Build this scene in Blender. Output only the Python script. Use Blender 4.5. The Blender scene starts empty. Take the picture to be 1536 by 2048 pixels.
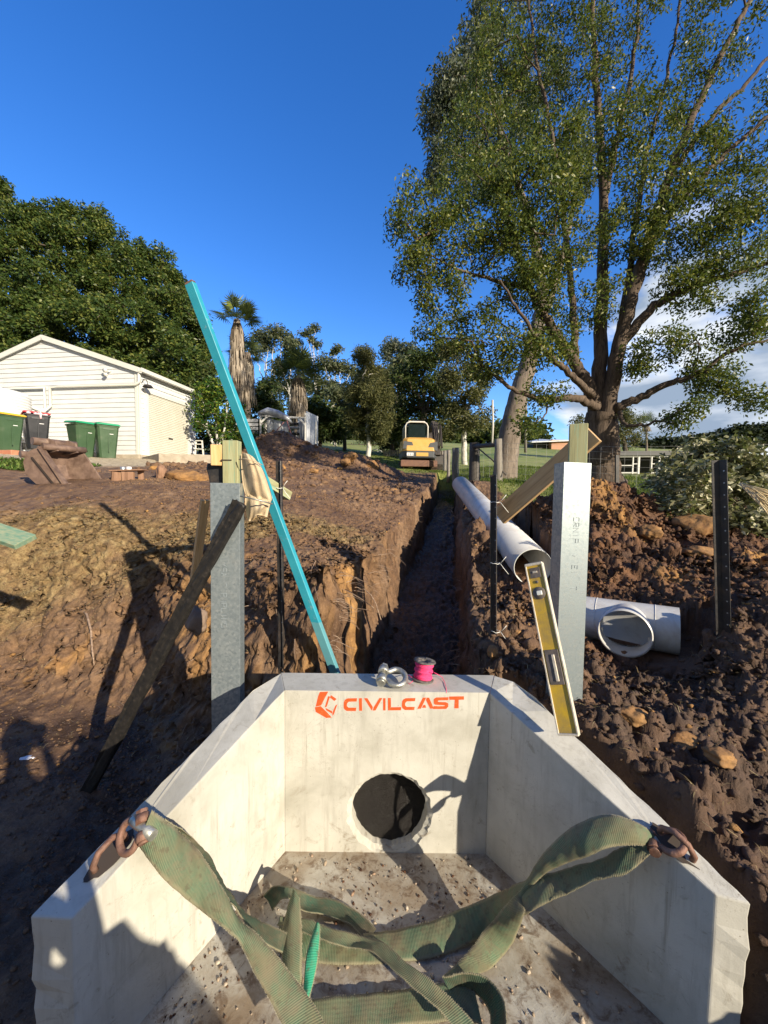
import bpy, bmesh, math, random
import numpy as np
from mathutils import Vector, Matrix
random.seed(7)
RNG = np.random.default_rng(7)
R = math.radians
C = bpy.context.scene.collection
scene = bpy.context.scene

# ------------------------------------------------------------------ camera, light, exposure
CAM_Z = 1.80
PITCH, ROLL, FPX = R(2.94), R(0.7), 760.0
_f = np.array([0, math.cos(PITCH), -math.sin(PITCH)])
_r0 = np.array([1.0, 0, 0]); _u0 = np.array([0, math.sin(PITCH), math.cos(PITCH)])
_r = _r0*math.cos(ROLL) + _u0*math.sin(ROLL)
_u = -_r0*math.sin(ROLL) + _u0*math.cos(ROLL)
cam_d = bpy.data.cameras.new('camera')
cam = bpy.data.objects.new('camera', cam_d); C.objects.link(cam)
cam_d.sensor_fit = 'HORIZONTAL'; cam_d.sensor_width = 36; cam_d.lens = FPX/1536*36
cam_d.clip_start = 0.02; cam_d.clip_end = 3000
M4 = Matrix(((_r[0], _u[0], -_f[0], 0), (_r[1], _u[1], -_f[1], 0), (_r[2], _u[2], -_f[2], CAM_Z), (0, 0, 0, 1)))
cam.matrix_world = M4
scene.camera = cam

SUN_DIR = np.array([-0.95, 1.0, -0.50]); SUN_DIR /= np.linalg.norm(SUN_DIR)   # the way the light travels
to_sun = -SUN_DIR
sun_el = math.asin(to_sun[2])
world = bpy.data.worlds.new('World'); scene.world = world; world.use_nodes = True
wn = world.node_tree; wn.nodes.clear()
def wnode(t, **k):
    n = wn.nodes.new(t)
    for a, b in k.items(): setattr(n, a, b)
    return n
w_out = wnode('ShaderNodeOutputWorld'); w_bg = wnode('ShaderNodeBackground')
sky = wnode('ShaderNodeTexSky', sky_type='NISHITA')
sky.sun_disc = False; sky.sun_elevation = sun_el; sky.sun_rotation = math.atan2(to_sun[0], to_sun[1])
sky.altitude = 0; sky.air_density = 1.0; sky.dust_density = 0.25; sky.ozone_density = 3.0
w_hs = wnode('ShaderNodeHueSaturation'); w_hs.inputs['Hue'].default_value = .515; w_hs.inputs['Saturation'].default_value = 1.30; w_hs.inputs['Value'].default_value = 1.62
wn.links.new(sky.outputs[0], w_hs.inputs['Color'])
# broken cloud low in the sky to the right (direction based, part of the sky)
w_tc = wnode('ShaderNodeTexCoord'); w_sep = wnode('ShaderNodeSeparateXYZ')
wn.links.new(w_tc.outputs['Generated'], w_sep.inputs[0])
def wmath(op, a, b=None, c=None, clamp=False):
    n = wnode('ShaderNodeMath', operation=op); n.use_clamp = clamp
    for i, v in enumerate((a, b, c)):
        if v is None: continue
        if isinstance(v, (int, float)): n.inputs[i].default_value = v
        else: wn.links.new(v, n.inputs[i])
    return n.outputs[0]
w_map = wnode('ShaderNodeMapping'); w_map.inputs['Scale'].default_value = (1.0, 1.0, 2.6)
wn.links.new(w_tc.outputs['Generated'], w_map.inputs[0])
w_no = wnode('ShaderNodeTexNoise'); w_no.inputs['Scale'].default_value = 3.4; w_no.inputs['Detail'].default_value = 9; w_no.inputs['Roughness'].default_value = 0.56
w_no.inputs['Distortion'].default_value = 0.3
wn.links.new(w_map.outputs[0], w_no.inputs['Vector'])
w_no2 = wnode('ShaderNodeTexNoise'); w_no2.inputs['Scale'].default_value = 2.3; w_no2.inputs['Detail'].default_value = 6
w_map2 = wnode('ShaderNodeMapping'); w_map2.inputs['Location'].default_value = (3.1, 1.2, .4); w_map2.inputs['Scale'].default_value = (1, 1, 3)
wn.links.new(w_tc.outputs['Generated'], w_map2.inputs[0]); wn.links.new(w_map2.outputs[0], w_no2.inputs['Vector'])
side = wmath('MULTIPLY_ADD', w_sep.outputs[0], 4.2, -1.25, clamp=True)       # x > .3 : right of the trees
low = wmath('MULTIPLY_ADD', w_sep.outputs[2], -2.5, 1.50, clamp=True)
cl = wmath('MULTIPLY', side, low)
dens = wmath('MULTIPLY_ADD', cl, 0.34, w_no.outputs[0])
dens = wmath('MULTIPLY_ADD', dens, 7.0, -4.6, clamp=True)
dens = wmath('MULTIPLY', dens, wmath('MULTIPLY', cl, 3.0, clamp=True))
w_ramp = wnode('ShaderNodeValToRGB')
w_ramp.color_ramp.elements[0].position = .40; w_ramp.color_ramp.elements[0].color = (2.1, 2.7, 3.6, 1)
w_ramp.color_ramp.elements[1].position = .60; w_ramp.color_ramp.elements[1].color = (9.5, 9.6, 9.8, 1)
wn.links.new(w_no2.outputs[0], w_ramp.inputs[0])
w_mix = wnode('ShaderNodeMixRGB'); wn.links.new(dens, w_mix.inputs[0]); wn.links.new(w_hs.outputs[0], w_mix.inputs[1]); wn.links.new(w_ramp.outputs[0], w_mix.inputs[2])
# added unseen grey cloud behind the camera, mutes the blue sky fill
back = wmath('MULTIPLY_ADD', w_sep.outputs[1], -2.2, -.25, clamp=True)
fill_mask = wmath('MULTIPLY', back, wmath('MULTIPLY_ADD', w_no.outputs[0], 4.0, -1.15, clamp=True))
w_mix2 = wnode('ShaderNodeMixRGB'); wn.links.new(fill_mask, w_mix2.inputs[0]); wn.links.new(w_mix.outputs[0], w_mix2.inputs[1]); w_mix2.inputs[2].default_value = (1.25, 1.15, 1.0, 1)
wn.links.new(w_mix2.outputs[0], w_bg.inputs['Color']); w_bg.inputs['Strength'].default_value = 0.105
wn.links.new(w_bg.outputs[0], w_out.inputs['Surface'])

sun_d = bpy.data.lights.new('sun', 'SUN'); sun_d.energy = 4.8; sun_d.angle = R(0.5); sun_d.color = (1.0, 0.88, 0.70)
sun = bpy.data.objects.new('sun', sun_d); C.objects.link(sun)
sun.rotation_euler = Vector(to_sun).to_track_quat('Z', 'Y').to_euler()
sun.location = (4, -4, 8)
vs = scene.view_settings
vs.view_transform = 'Standard'; vs.look = 'None'; vs.exposure = 0.68; vs.gamma = 1.0; vs.use_curve_mapping = False
scene.cycles.max_bounces = 6; scene.cycles.diffuse_bounces = 3; scene.cycles.transparent_max_bounces = 8

# ------------------------------------------------------------------ helpers
def P(px, py, Y):
    """point at world depth Y that the photograph's pixel (px, py) of 1536x2048 shows"""
    d = _f + _r*((px-768)/FPX) + _u*((1024-py)/FPX)
    t = Y/d[1]
    return Vector((d[0]*t, Y, CAM_Z + d[2]*t))
def PZ(px, py, z):
    d = _f + _r*((px-768)/FPX) + _u*((1024-py)/FPX)
    t = (z-CAM_Z)/d[2]
    return Vector((d[0]*t, d[1]*t, z))
def proj(p):
    v = np.array([p[0], p[1], p[2]-CAM_Z]); zc = v@_f
    return 768+FPX*(v@_r)/zc, 1024-FPX*(v@_u)/zc

def tag(o, label=None, cat=None, group=None, kind=None):
    if label: o['label'] = label
    if cat: o['category'] = cat
    if group: o['group'] = group
    if kind: o['kind'] = kind
    return o
def empty(name, loc, label, cat, group=None, rz=0.0):
    o = bpy.data.objects.new(name, None); C.objects.link(o)
    o.location = loc; o.rotation_euler = (0, 0, rz); o.empty_display_size = .1
    tag(o, label, cat, group); bpy.context.view_layer.update() if False else None
    return o
def mesh_np(name, V, F, mat, parent=None, smooth=False, uv=None, cols=None, mats=None):
    """V (n,3), F list of faces or (m,k) array ; local coordinates"""
    me = bpy.data.meshes.new(name)
    V = np.asarray(V, dtype=np.float32).reshape(-1, 3)
    if isinstance(F, np.ndarray):
        m, k = F.shape
        me.vertices.add(len(V)); me.vertices.foreach_set('co', V.ravel())
        me.loops.add(m*k); me.loops.foreach_set('vertex_index', F.astype(np.int32).ravel())
        me.polygons.add(m); me.polygons.foreach_set('loop_start', np.arange(0, m*k, k, dtype=np.int32))
        try: me.polygons.foreach_set('loop_total', np.full(m, k, dtype=np.int32))
        except Exception: pass
        me.update(calc_edges=True)
    else:
        me.from_pydata([tuple(map(float, v)) for v in V], [], [tuple(map(int, f)) for f in F]); me.update()
    if smooth: me.polygons.foreach_set('use_smooth', np.ones(len(me.polygons), dtype=bool))
    for mt in (mats or [mat]): me.materials.append(mt)
    if uv is not None:
        l = me.uv_layers.new(name='UVMap'); li = np.zeros(len(me.loops), dtype=np.int32); me.loops.foreach_get('vertex_index', li)
        l.data.foreach_set('uv', np.asarray(uv, dtype=np.float32)[li].ravel())
    if cols:
        for cn, cv in cols.items():
            a = me.color_attributes.new(cn, 'FLOAT_COLOR', 'POINT')
            c4 = np.ones((len(V), 4), dtype=np.float32); c4[:, :3] = cv
            a.data.foreach_set('color', c4.ravel())
    o = bpy.data.objects.new(name, me); C.objects.link(o)
    if parent is not None: o.parent = parent
    return o
class MB:
    """collects primitives (local coordinates) and links them as ONE mesh object"""
    def __init__(s): s.V = []; s.F = []; s.S = []
    def add(s, V, F, smooth=False):
        n = len(s.V); s.V += [tuple(v) for v in V]; s.F += [tuple(i+n for i in f) for f in F]; s.S += [smooth]*len(F); return s
    def box(s, c, d, rot=None, bev=0.0):
        hx, hy, hz = d[0]/2, d[1]/2, d[2]/2
        b = min(bev, hx*.9, hy*.9, hz*.9)
        if b <= 0:
            vs_ = [Vector((x*hx, y*hy, z*hz)) for x in (-1, 1) for y in (-1, 1) for z in (-1, 1)]
            fs = [(0, 1, 3, 2), (4, 6, 7, 5), (0, 4, 5, 1), (2, 3, 7, 6), (0, 2, 6, 4), (1, 5, 7, 3)]
        else:
            vs_, idx = [], {}
            for x in (-1, 1):
                for y in (-1, 1):
                    for z in (-1, 1):
                        for a in range(3):
                            v = [x*(hx-b), y*(hy-b), z*(hz-b)]; v[a] += (x, y, z)[a]*b
                            idx[(x, y, z, a)] = len(vs_); vs_.append(Vector(v))
            I = lambda x, y, z, a: idx[(x, y, z, a)]
            fs = []
            for sg in (-1, 1):
                fs.append([I(sg, -1, -1, 0), I(sg, 1, -1, 0), I(sg, 1, 1, 0), I(sg, -1, 1, 0)][::sg])
                fs.append([I(-1, sg, -1, 1), I(-1, sg, 1, 1), I(1, sg, 1, 1), I(1, sg, -1, 1)][::sg])
                fs.append([I(-1, -1, sg, 2), I(1, -1, sg, 2), I(1, 1, sg, 2), I(-1, 1, sg, 2)][::sg])
            for x in (-1, 1):
                for y in (-1, 1):
                    fs.append((I(x, y, -1, 0), I(x, y, 1, 0), I(x, y, 1, 1), I(x, y, -1, 1)))
                    fs.append((I(x, -1, y, 0), I(x, 1, y, 0), I(x, 1, y, 2), I(x, -1, y, 2)))
                    fs.append((I(-1, x, y, 1), I(1, x, y, 1), I(1, x, y, 2), I(-1, x, y, 2)))
                    for z in (-1, 1): fs.append((I(x, y, z, 0), I(x, y, z, 1), I(x, y, z, 2)))
        if rot is not None: vs_ = [rot @ v for v in vs_]
        c = Vector(c); return s.add([v+c for v in vs_], fs)
    def bar(s, a, b, w, h, up=(0, 0, 1), bev=0.0, roll=0.0):
        """box beam from a to b; w across, h along up"""
        a, b = Vector(a), Vector(b); z = (b-a); L = z.length; z.normalize()
        x = Vector(up).cross(z)
        if x.length < 1e-4: x = Vector((1, 0, 0))
        x.normalize(); y = z.cross(x)
        M = Matrix((x, y, z)).transposed()
        if roll: M = M @ Matrix.Rotation(roll, 3, 'Z')
        return s.box((a+b)/2, (w, h, L), M, bev)
    def tube(s, pts, rad, n=8, cap=True, smooth=True, closed=False):
        pts = [Vector(p) for p in pts]; m = len(pts)
        if not hasattr(rad, '__len__'): rad = [rad]*m
        V, F = [], []; prev = None
        for i, p in enumerate(pts):
            if closed: t = pts[(i+1) % m]-pts[i-1]
            else: t = pts[min(i+1, m-1)]-pts[max(i-1, 0)]
            if t.length < 1e-9: t = Vector((0, 0, 1))
            t.normalize()
            if prev is None:
                u = t.orthogonal().normalized()
            else:
                u = prev-t*prev.dot(t)
                u = u.normalized() if u.length > 1e-6 else t.orthogonal().normalized()
            prev = u; w = t.cross(u)
            for k in range(n):
                a = 2*math.pi*k/n
                V.append(p+(u*math.cos(a)+w*math.sin(a))*rad[i])
        rng = m if closed else m-1
        for i in range(rng):
            j = (i+1) % m
            for k in range(n):
                F.append((i*n+k, i*n+(k+1) % n, j*n+(k+1) % n, j*n+k))
        if cap and not closed:
            s.add(V, F, smooth); b = len(s.V)-len(V)
            s.F.append(tuple(b+k for k in range(n))[::-1]); s.F.append(tuple(b+(m-1)*n+k for k in range(n))); s.S += [False, False]
            return s
        return s.add(V, F, smooth)
    def lathe(s, prof, n=24, M=None, smooth=True):
        """prof [(r, z)...] about z"""
        V = [Vector((r*math.cos(2*math.pi*k/n), r*math.sin(2*math.pi*k/n), z)) for r, z in prof for k in range(n)]
        if M is not None: V = [M @ v for v in V]
        F = [(i*n+k, i*n+(k+1) % n, (i+1)*n+(k+1) % n, (i+1)*n+k) for i in range(len(prof)-1) for k in range(n)]
        return s.add(V, F, smooth)
    def prism(s, poly, z0, z1, M=None, smooth=False):
        n = len(poly); V = [Vector((x, y, z0)) for x, y in poly]+[Vector((x, y, z1)) for x, y in poly]
        if M is not None: V = [M @ v for v in V]
        F = [tuple(range(n))[::-1], tuple(range(n, 2*n))]+[(i, (i+1) % n, n+(i+1) % n, n+i) for i in range(n)]
        return s.add(V, F, smooth)
    def wbuild(s, name, mat, parent=None, bevel=0.0):
        return attach(s.build(name, mat, None, bevel), parent)
    def build(s, name, mat, parent=None, bevel=0.0):
        me = bpy.data.meshes.new(name); me.from_pydata([tuple(v) for v in s.V], [], s.F); me.update()
        me.polygons.foreach_set('use_smooth', np.array(s.S, dtype=bool))
        me.materials.append(mat)
        o = bpy.data.objects.new(name, me); C.objects.link(o)
        if parent is not None:
            o.parent = parent
        if bevel:
            m = o.modifiers.new('bevel', 'BEVEL'); m.width = bevel; m.segments = 2; m.limit_method = 'ANGLE'
        return o
def attach(o, parent):
    """parent an object whose mesh is in world coordinates"""
    if parent is not None:
        o.parent = parent
        if parent.type == 'EMPTY':
            o.matrix_parent_inverse = (Matrix.Translation(parent.location) @ parent.rotation_euler.to_matrix().to_4x4()).inverted()
    return o
def basis(origin, xdir, zdir):
    """4x4 with z along zdir, x near xdir"""
    z = Vector(zdir).normalized(); x = Vector(xdir); x = (x-z*x.dot(z)).normalized(); y = z.cross(x)
    M = Matrix((x, y, z)).transposed().to_4x4(); M.translation = Vector(origin); return M
def copy_tree(o, parent=None):
    c = o.copy(); C.objects.link(c)
    if parent is not None: c.parent = parent
    for ch in list(o.children): copy_tree(ch, c)
    return c
def world_to(root, pts):
    """points in world -> local of a root empty with only location/rz"""
    M = (Matrix.Translation(root.location) @ root.rotation_euler.to_matrix().to_4x4()).inverted()
    return [M @ Vector(p) for p in pts]

# ---- noise in numpy
def _hash(ix, iy, seed):
    h = (ix.astype(np.int64)*374761393 + iy.astype(np.int64)*668265263 + seed*1442695041) & 0x7fffffff
    h = ((h ^ (h >> 13))*1274126177) & 0x7fffffff
    h = (h ^ (h >> 16)) & 0x7fffffff
    return h/float(0x7fffffff)
def vnoise(x, y, seed=0):
    ix, iy = np.floor(x), np.floor(y); fx, fy = x-ix, y-iy
    fx = fx*fx*fx*(fx*(fx*6-15)+10); fy = fy*fy*fy*(fy*(fy*6-15)+10)
    a = _hash(ix, iy, seed); b = _hash(ix+1, iy, seed); c = _hash(ix, iy+1, seed); d = _hash(ix+1, iy+1, seed)
    return (a*(1-fx)+b*fx)*(1-fy)+(c*(1-fx)+d*fx)*fy
def fbm(x, y, f=1.0, oct=5, seed=0, g=0.5):
    s = 0; a = 1; t = 0
    for i in range(oct):
        s = s+a*(vnoise(x*f+i*17.3, y*f-i*9.1, seed+i)-.5)*2; t += a; a *= g; f *= 2.03
    return s/t
def clods(x, y, cell, seed=0, prob=1.0):
    """round lumps: max over neighbours of a dome"""
    out = np.zeros_like(x); gx, gy = np.floor(x/cell), np.floor(y/cell)
    for dx in (-1, 0, 1):
        for dy in (-1, 0, 1):
            cx, cy = gx+dx, gy+dy
            px = (cx+_hash(cx, cy, seed))*cell; py = (cy+_hash(cx, cy, seed+5))*cell
            rr = cell*(.35+.6*_hash(cx, cy, seed+9)); on = _hash(cx, cy, seed+13) < prob
            a = _hash(cx, cy, seed+21)*3.14; ca, sa = np.cos(a), np.sin(a); e = .65+.6*_hash(cx, cy, seed+23)
            u = ((x-px)*ca+(y-py)*sa)*e; v = (-(x-px)*sa+(y-py)*ca)/e
            d2 = (u*u+v*v)/(rr*rr)
            out = np.maximum(out, np.where(on, np.sqrt(np.clip(1-d2, 0, 1))*rr, 0))
    return out

def blocks(x, y, cell, seed=0, tilt=1.0, crack=.18):
    """broken angular lumps: every cell a tilted facet with a crack round it"""
    gx, gy = np.floor(x/cell), np.floor(y/cell); f1 = np.full(x.shape, 9.0); f2 = np.full(x.shape, 9.0); h = np.zeros_like(x)
    for dx in (-1, 0, 1):
        for dy in (-1, 0, 1):
            cx, cy = gx+dx, gy+dy; px = (cx+_hash(cx, cy, seed))*cell; py = (cy+_hash(cx, cy, seed+5))*cell
            d = np.hypot(x-px, y-py)/cell; hh = (_hash(cx, cy, seed+9)**2)+tilt*((x-px)*(_hash(cx, cy, seed+11)-.5)+(y-py)*(_hash(cx, cy, seed+12)-.5))/cell
            n = d < f1; f2 = np.where(n, f1, np.minimum(f2, d)); h = np.where(n, hh, h); f1 = np.where(n, d, f1)
    e = np.clip((f2-f1)/crack, 0, 1); return cell*h*(1-(1-e)**2)

# ---- materials
def mat(name, base, rough=.6, metal=0.0, spec=.5):
    m = bpy.data.materials.new(name); m.use_nodes = True
    b = m.node_tree.nodes['Principled BSDF']
    b.inputs['Base Color'].default_value = (*base, 1); b.inputs['Roughness'].default_value = rough; b.inputs['Metallic'].default_value = metal
    b.inputs['Specular IOR Level'].default_value = spec
    return m
class NT:
    def __init__(s, m): s.t = m.node_tree; s.b = s.t.nodes.get('Principled BSDF')
    def n(s, t, **k):
        n = s.t.nodes.new(t)
        for a, b in k.items():
            if a in n.inputs: n.inputs[a].default_value = b
            else: setattr(n, a, b)
        return n
    def l(s, a, b): s.t.links.new(a, b)
    def noise(s, scale, detail=4, rough=.55, vec=None, dist=0.0, out=0):
        n = s.n('ShaderNodeTexNoise'); n.inputs['Scale'].default_value = scale; n.inputs['Detail'].default_value = detail; n.inputs['Roughness'].default_value = rough
        n.inputs['Distortion'].default_value = dist
        if vec is not None: s.l(vec, n.inputs['Vector'])
        return n.outputs[out]
    def ramp(s, fac, stops):
        r = s.n('ShaderNodeValToRGB'); e = r.color_ramp.elements
        while len(e) < len(stops): e.new(.5)
        for i, (p, c) in enumerate(stops):
            e[i].position = p; e[i].color = (*c, 1) if hasattr(c, '__len__') else (c, c, c, 1)
        s.l(fac, r.inputs[0]); return r.outputs[0]
    def mix(s, fac, a, b, mode='MIX'):
        m = s.n('ShaderNodeMixRGB', blend_type=mode)
        for i, v in enumerate((fac, a, b)):
            if isinstance(v, (int, float)): m.inputs[i].default_value = v
            elif isinstance(v, tuple): m.inputs[i].default_value = (*v, 1)
            else: s.l(v, m.inputs[i])
        return m.outputs[0]
    def math(s, op, a, b=0.0, c=None, clamp=False):
        m = s.n('ShaderNodeMath', operation=op); m.use_clamp = clamp
        for i, v in enumerate((a, b, c)):
            if v is None: continue
            if isinstance(v, (int, float)): m.inputs[i].default_value = v
            else: s.l(v, m.inputs[i])
        return m.outputs[0]
    def bump(s, h, strength=.3, dist=.01, prev=None):
        b = s.n('ShaderNodeBump'); b.inputs['Strength'].default_value = strength; b.inputs['Distance'].default_value = dist
        s.l(h, b.inputs['Height'])
        if prev is not None: s.l(prev, b.inputs['Normal'])
        s.l(b.outputs[0], s.b.inputs['Normal']); return b.outputs[0]
    def coord(s, which='Object', scale=(1, 1, 1), rot=(0, 0, 0)):
        c = s.n('ShaderNodeTexCoord'); m = s.n('ShaderNodeMapping'); m.inputs['Scale'].default_value = scale; m.inputs['Rotation'].default_value = rot
        s.l(c.outputs[which], m.inputs[0]); return m.outputs[0]
    def base(s, c): s.l(c, s.b.inputs['Base Color'])
    def rough(s, c): s.l(c, s.b.inputs['Roughness'])
def noisy(name, c1, c2, scale=6, rough=(.5, .8), metal=0.0, bump=.15, bscale=40, stretch=(1, 1, 1), dirt=None, dirt_amt=.5, spec=.5, detail=6):
    m = mat(name, c1, rough[0], metal, spec); t = NT(m); v = t.coord('Object', stretch)
    n1 = t.noise(scale, detail, .6, v); col = t.ramp(n1, [(.35, c1), (.65, c2)])
    if dirt is not None:
        n2 = t.noise(scale*.6+1.3, 8, .7, v, .4); f = t.ramp(n2, [(.62-dirt_amt*.25, 0.0), (.72, dirt_amt)])
        col = t.mix(f, col, dirt)
    t.base(col); t.rough(t.ramp(n1, [(.3, rough[0]), (.7, rough[1])]))
    if bump: t.bump(t.noise(bscale, 5, .65, v), bump, .01)
    return m
def wood(name, c1, c2, scale=1.0, axis=2, rough=.75, dark=None):
    st = [14*scale]*3; st[axis] = .9*scale
    m = mat(name, c1, rough); t = NT(m); v = t.coord('Object', tuple(st))
    n = t.noise(2.2, 7, .65, v, 1.2); w = t.noise(7, 3, .6, v, .3)
    col = t.ramp(n, [(.3, c1), (.52, c2), (.7, tuple(.6*x for x in c2))])
    if dark is not None: col = t.mix(t.ramp(w, [(.55, 0.0), (.68, .8)]), col, dark)
    t.base(col); t.bump(n, .35, .004); return m
# ------------------------------------------------------------------ the ground
def gp(px, py, Y): p = P(px, py, Y); return (p.x, p.y, p.z)
# control points: smooth ground top (without the cut, the trench and the heaps)
TOP = [gp(*a) for a in [
    (20, 905, 10.5), (20, 1000, 5.2), (20, 1060, 4.4), (100, 1125, 3.95), (20, 1135, 3.95), (100, 1040, 4.5), (100, 972, 5.6), (200, 1000, 5.0), (240, 1125, 3.95), (240, 1060, 4.35), (300, 1010, 4.9), (380, 978, 5.7),
    (60, 950, 6.8), (200, 925, 9.5), (290, 919, 11), (60, 912, 11.5), (380, 919, 13), (300, 950, 7.0), (390, 935, 8.6),
    (450, 1125, 3.5), (450, 1060, 4.1), (480, 1000, 5.2), (520, 1140, 3.1), (620, 1130, 3.05), (600, 1060, 4.2), (600, 1010, 5.4), (700, 1150, 3.05), (690, 1080, 4.3), (700, 1020, 6.0),
    (740, 1180, 2.9), (770, 1130, 3.6), (800, 1080, 4.6), (780, 1010, 7.0), (830, 1010, 7.6), (850, 985, 10.5), (760, 985, 10), (600, 960, 10),
    (905, 1180, 3.9), (905, 1080, 6.0), (895, 1020, 8.5), (890, 975, 11.5), (960, 1290, 2.65), (990, 1268, 2.75), (900, 1335, 2.35), (950, 1340, 2.3),
    (1050, 1168, 4.05), (930, 962, 9.6), (1000, 1060, 5.6), (1090, 1250, 2.9), (1060, 1330, 2.3), (1110, 1420, 1.95), (1200, 1440, 1.9), (1240, 1300, 2.85), (1350, 1320, 2.5), (1450, 1262, 2.4), (1530, 1300, 2.2),
    (1200, 1510, 1.6), (1330, 1560, 1.45), (1440, 1500, 1.75), (1530, 1500, 1.8), (1530, 1700, 1.4), (1400, 1640, 1.3), (1500, 1830, 1.1),
    (1150, 1130, 3.9), (1300, 1110, 3.9), (1450, 1080, 4.0), (1530, 1090, 3.9), (1300, 1010, 6.5), (1450, 1010, 6.3), (1530, 1010, 6.0),
    (949, 967, 11.7), (911, 954, 16), (885, 944, 20), (999, 965, 10.2), (1250, 985, 9), (1450, 975, 8.5),
    (800, 938, 20), (700, 940, 20), (600, 935, 18), (560, 900, 17), (650, 900, 20), (420, 912, 16), (300, 915, 16), (0, 912, 16), (520, 895, 24), (740, 908, 32), (850, 905, 32), (800, 880, 60), (600, 880, 60),
    (1080, 908, 42), (1250, 949, 25), (1350, 949, 25), (1500, 949, 25), (1020, 930, 18), (1150, 945, 18), (1080, 896, 60), (1040, 889, 80), (1250, 893, 70), (1450, 900, 70), (200, 880, 50), (-100, 880, 50)]]
TOP += [(1.6, .5, .36), (1.7, -.5, .42), (2.6, 0, .55), (4.5, 0, 1.1), (7, 0, 1.3), (9, 4, 2.0), (5, 3.2, 1.35), (12, 10, 2.2), (-7, 3, 1.2), (-7, 0, 1.0), (-9, 6, 2.3), (-14, 10, 3.0),
        (-3, 0, .7), (-3, -3, .5), (0, -4, .3), (3, -4, .6), (8, -8, 0.8), (-8, -8, 0.6), (0, -14, 0), (30, 0, 1), (-30, 0, 2), (60, 60, 6.5), (-60, 60, 9), (60, -20, 0), (-60, -20, 0),
        (0, 120, 14), (80, 130, 13), (-80, 130, 14), (200, 120, 14), (-200, 120, 14), (0, 220, 18), (200, 240, 20), (-200, 240, 20), (-200, 0, 0), (200, 0, 0), (0, -60, 0), (200, -60, 0), (-200, -60, 0)]
TOP = np.array(TOP)
def _ph(r): return r
_n = len(TOP)
_D = np.sqrt(((TOP[:, None, :2]-TOP[None, :, :2])**2).sum(-1)+.02)
_A = np.zeros((_n+3, _n+3)); _A[:_n, :_n] = -_D - np.eye(_n)*.02; _A[:_n, _n] = 1; _A[:_n, _n+1:] = TOP[:, :2]; _A[_n, :_n] = 1; _A[_n+1:, :_n] = TOP[:, :2].T
_W = np.linalg.solve(_A, np.concatenate([TOP[:, 2], np.zeros(3)]))
def top_h(x, y):
    x = np.asarray(x, float); y = np.asarray(y, float); s = np.full(x.shape, _W[_n])+_W[_n+1]*x+_W[_n+2]*y
    for i in range(_n): s = s-_W[i]*np.sqrt((x-TOP[i, 0])**2+(y-TOP[i, 1])**2+.02)
    return s
def smooth(a, b, x): t = np.clip((x-a)/(b-a), 0, 1); return t*t*(3-2*t)
# the cut: foot line of the bank as y(x) on the left, walls close behind the headwall on the right
FX = np.array([-9, -5, -3.4, -2.2, -1.5, -1.15, -.9, -.55, -.3, .1, .75, .9, 1.6])
FY = np.array([3.5, 3.35, 3.15, 2.9, 2.6, 2.42, 2.28, 2.18, 2.15, 2.12, 2.1, 2.0, 1.9])
def trench(x, y):
    """signed distance outside the trench (negative inside)"""
    c = .225+.182*(y-3.0)+.03*np.sin(y*1.7)
    hw = .44 - .03*smooth(4, 10, y)
    return np.abs(x-c)-hw
HEAPS = [  # cx, cy, h, rx, ry, ang
    (2.62, 4.85, .55, .70, .55, .2), (3.1, 4.7, .22, .7, .5, -.3), (1.75, 5.3, .34, .9, .6, .3), (2.2, 4.0, .18, .7, .5, .2),
    (-2.3, 12.3, .30, 2.2, 1.3, .1), (-3.6, 15.5, .72, 1.9, 1.3, 0), (-4.4, 15.0, .5, 1.4, 1.0, 0), (-1.2, 14.5, .55, 1.0, .8, .2), (-.9, 15.6, .50, 1.0, .8, 0), (.3, 15.0, .28, .7, .6, 0), (-2.4, 14.6, .3, .8, .7, 0), (-2.2, 9.5, .25, 1.4, 1.0, 0),
    (.90, -.76, .90, .50, .40, -.6), (.72, 2.75, .10, .28, .5, 0), (-.42, 2.55, .35, .22, .3, 0)]
FZ = -.087; HCX = P(779, 1622, 1.9).x
_pa, _pb = P(1066, 1134, 4.05), P(921, 969, 9.6); _ct = P(1262, 1248, 2.95)
REST = [(_pa.x-.01, _pa.y-.35, _pa.z-.20, _pb.x, _pb.y, _pb.z-.19, .24), (_ct.x-.32, _ct.y+.22, _ct.z-.16, _ct.x+.28, _ct.y-.2, _ct.z-.155, .22), (_ct.x, _ct.y, _ct.z-.16, _ct.x-.16, _ct.y-.38, _ct.z-.165, .22)]
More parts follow.
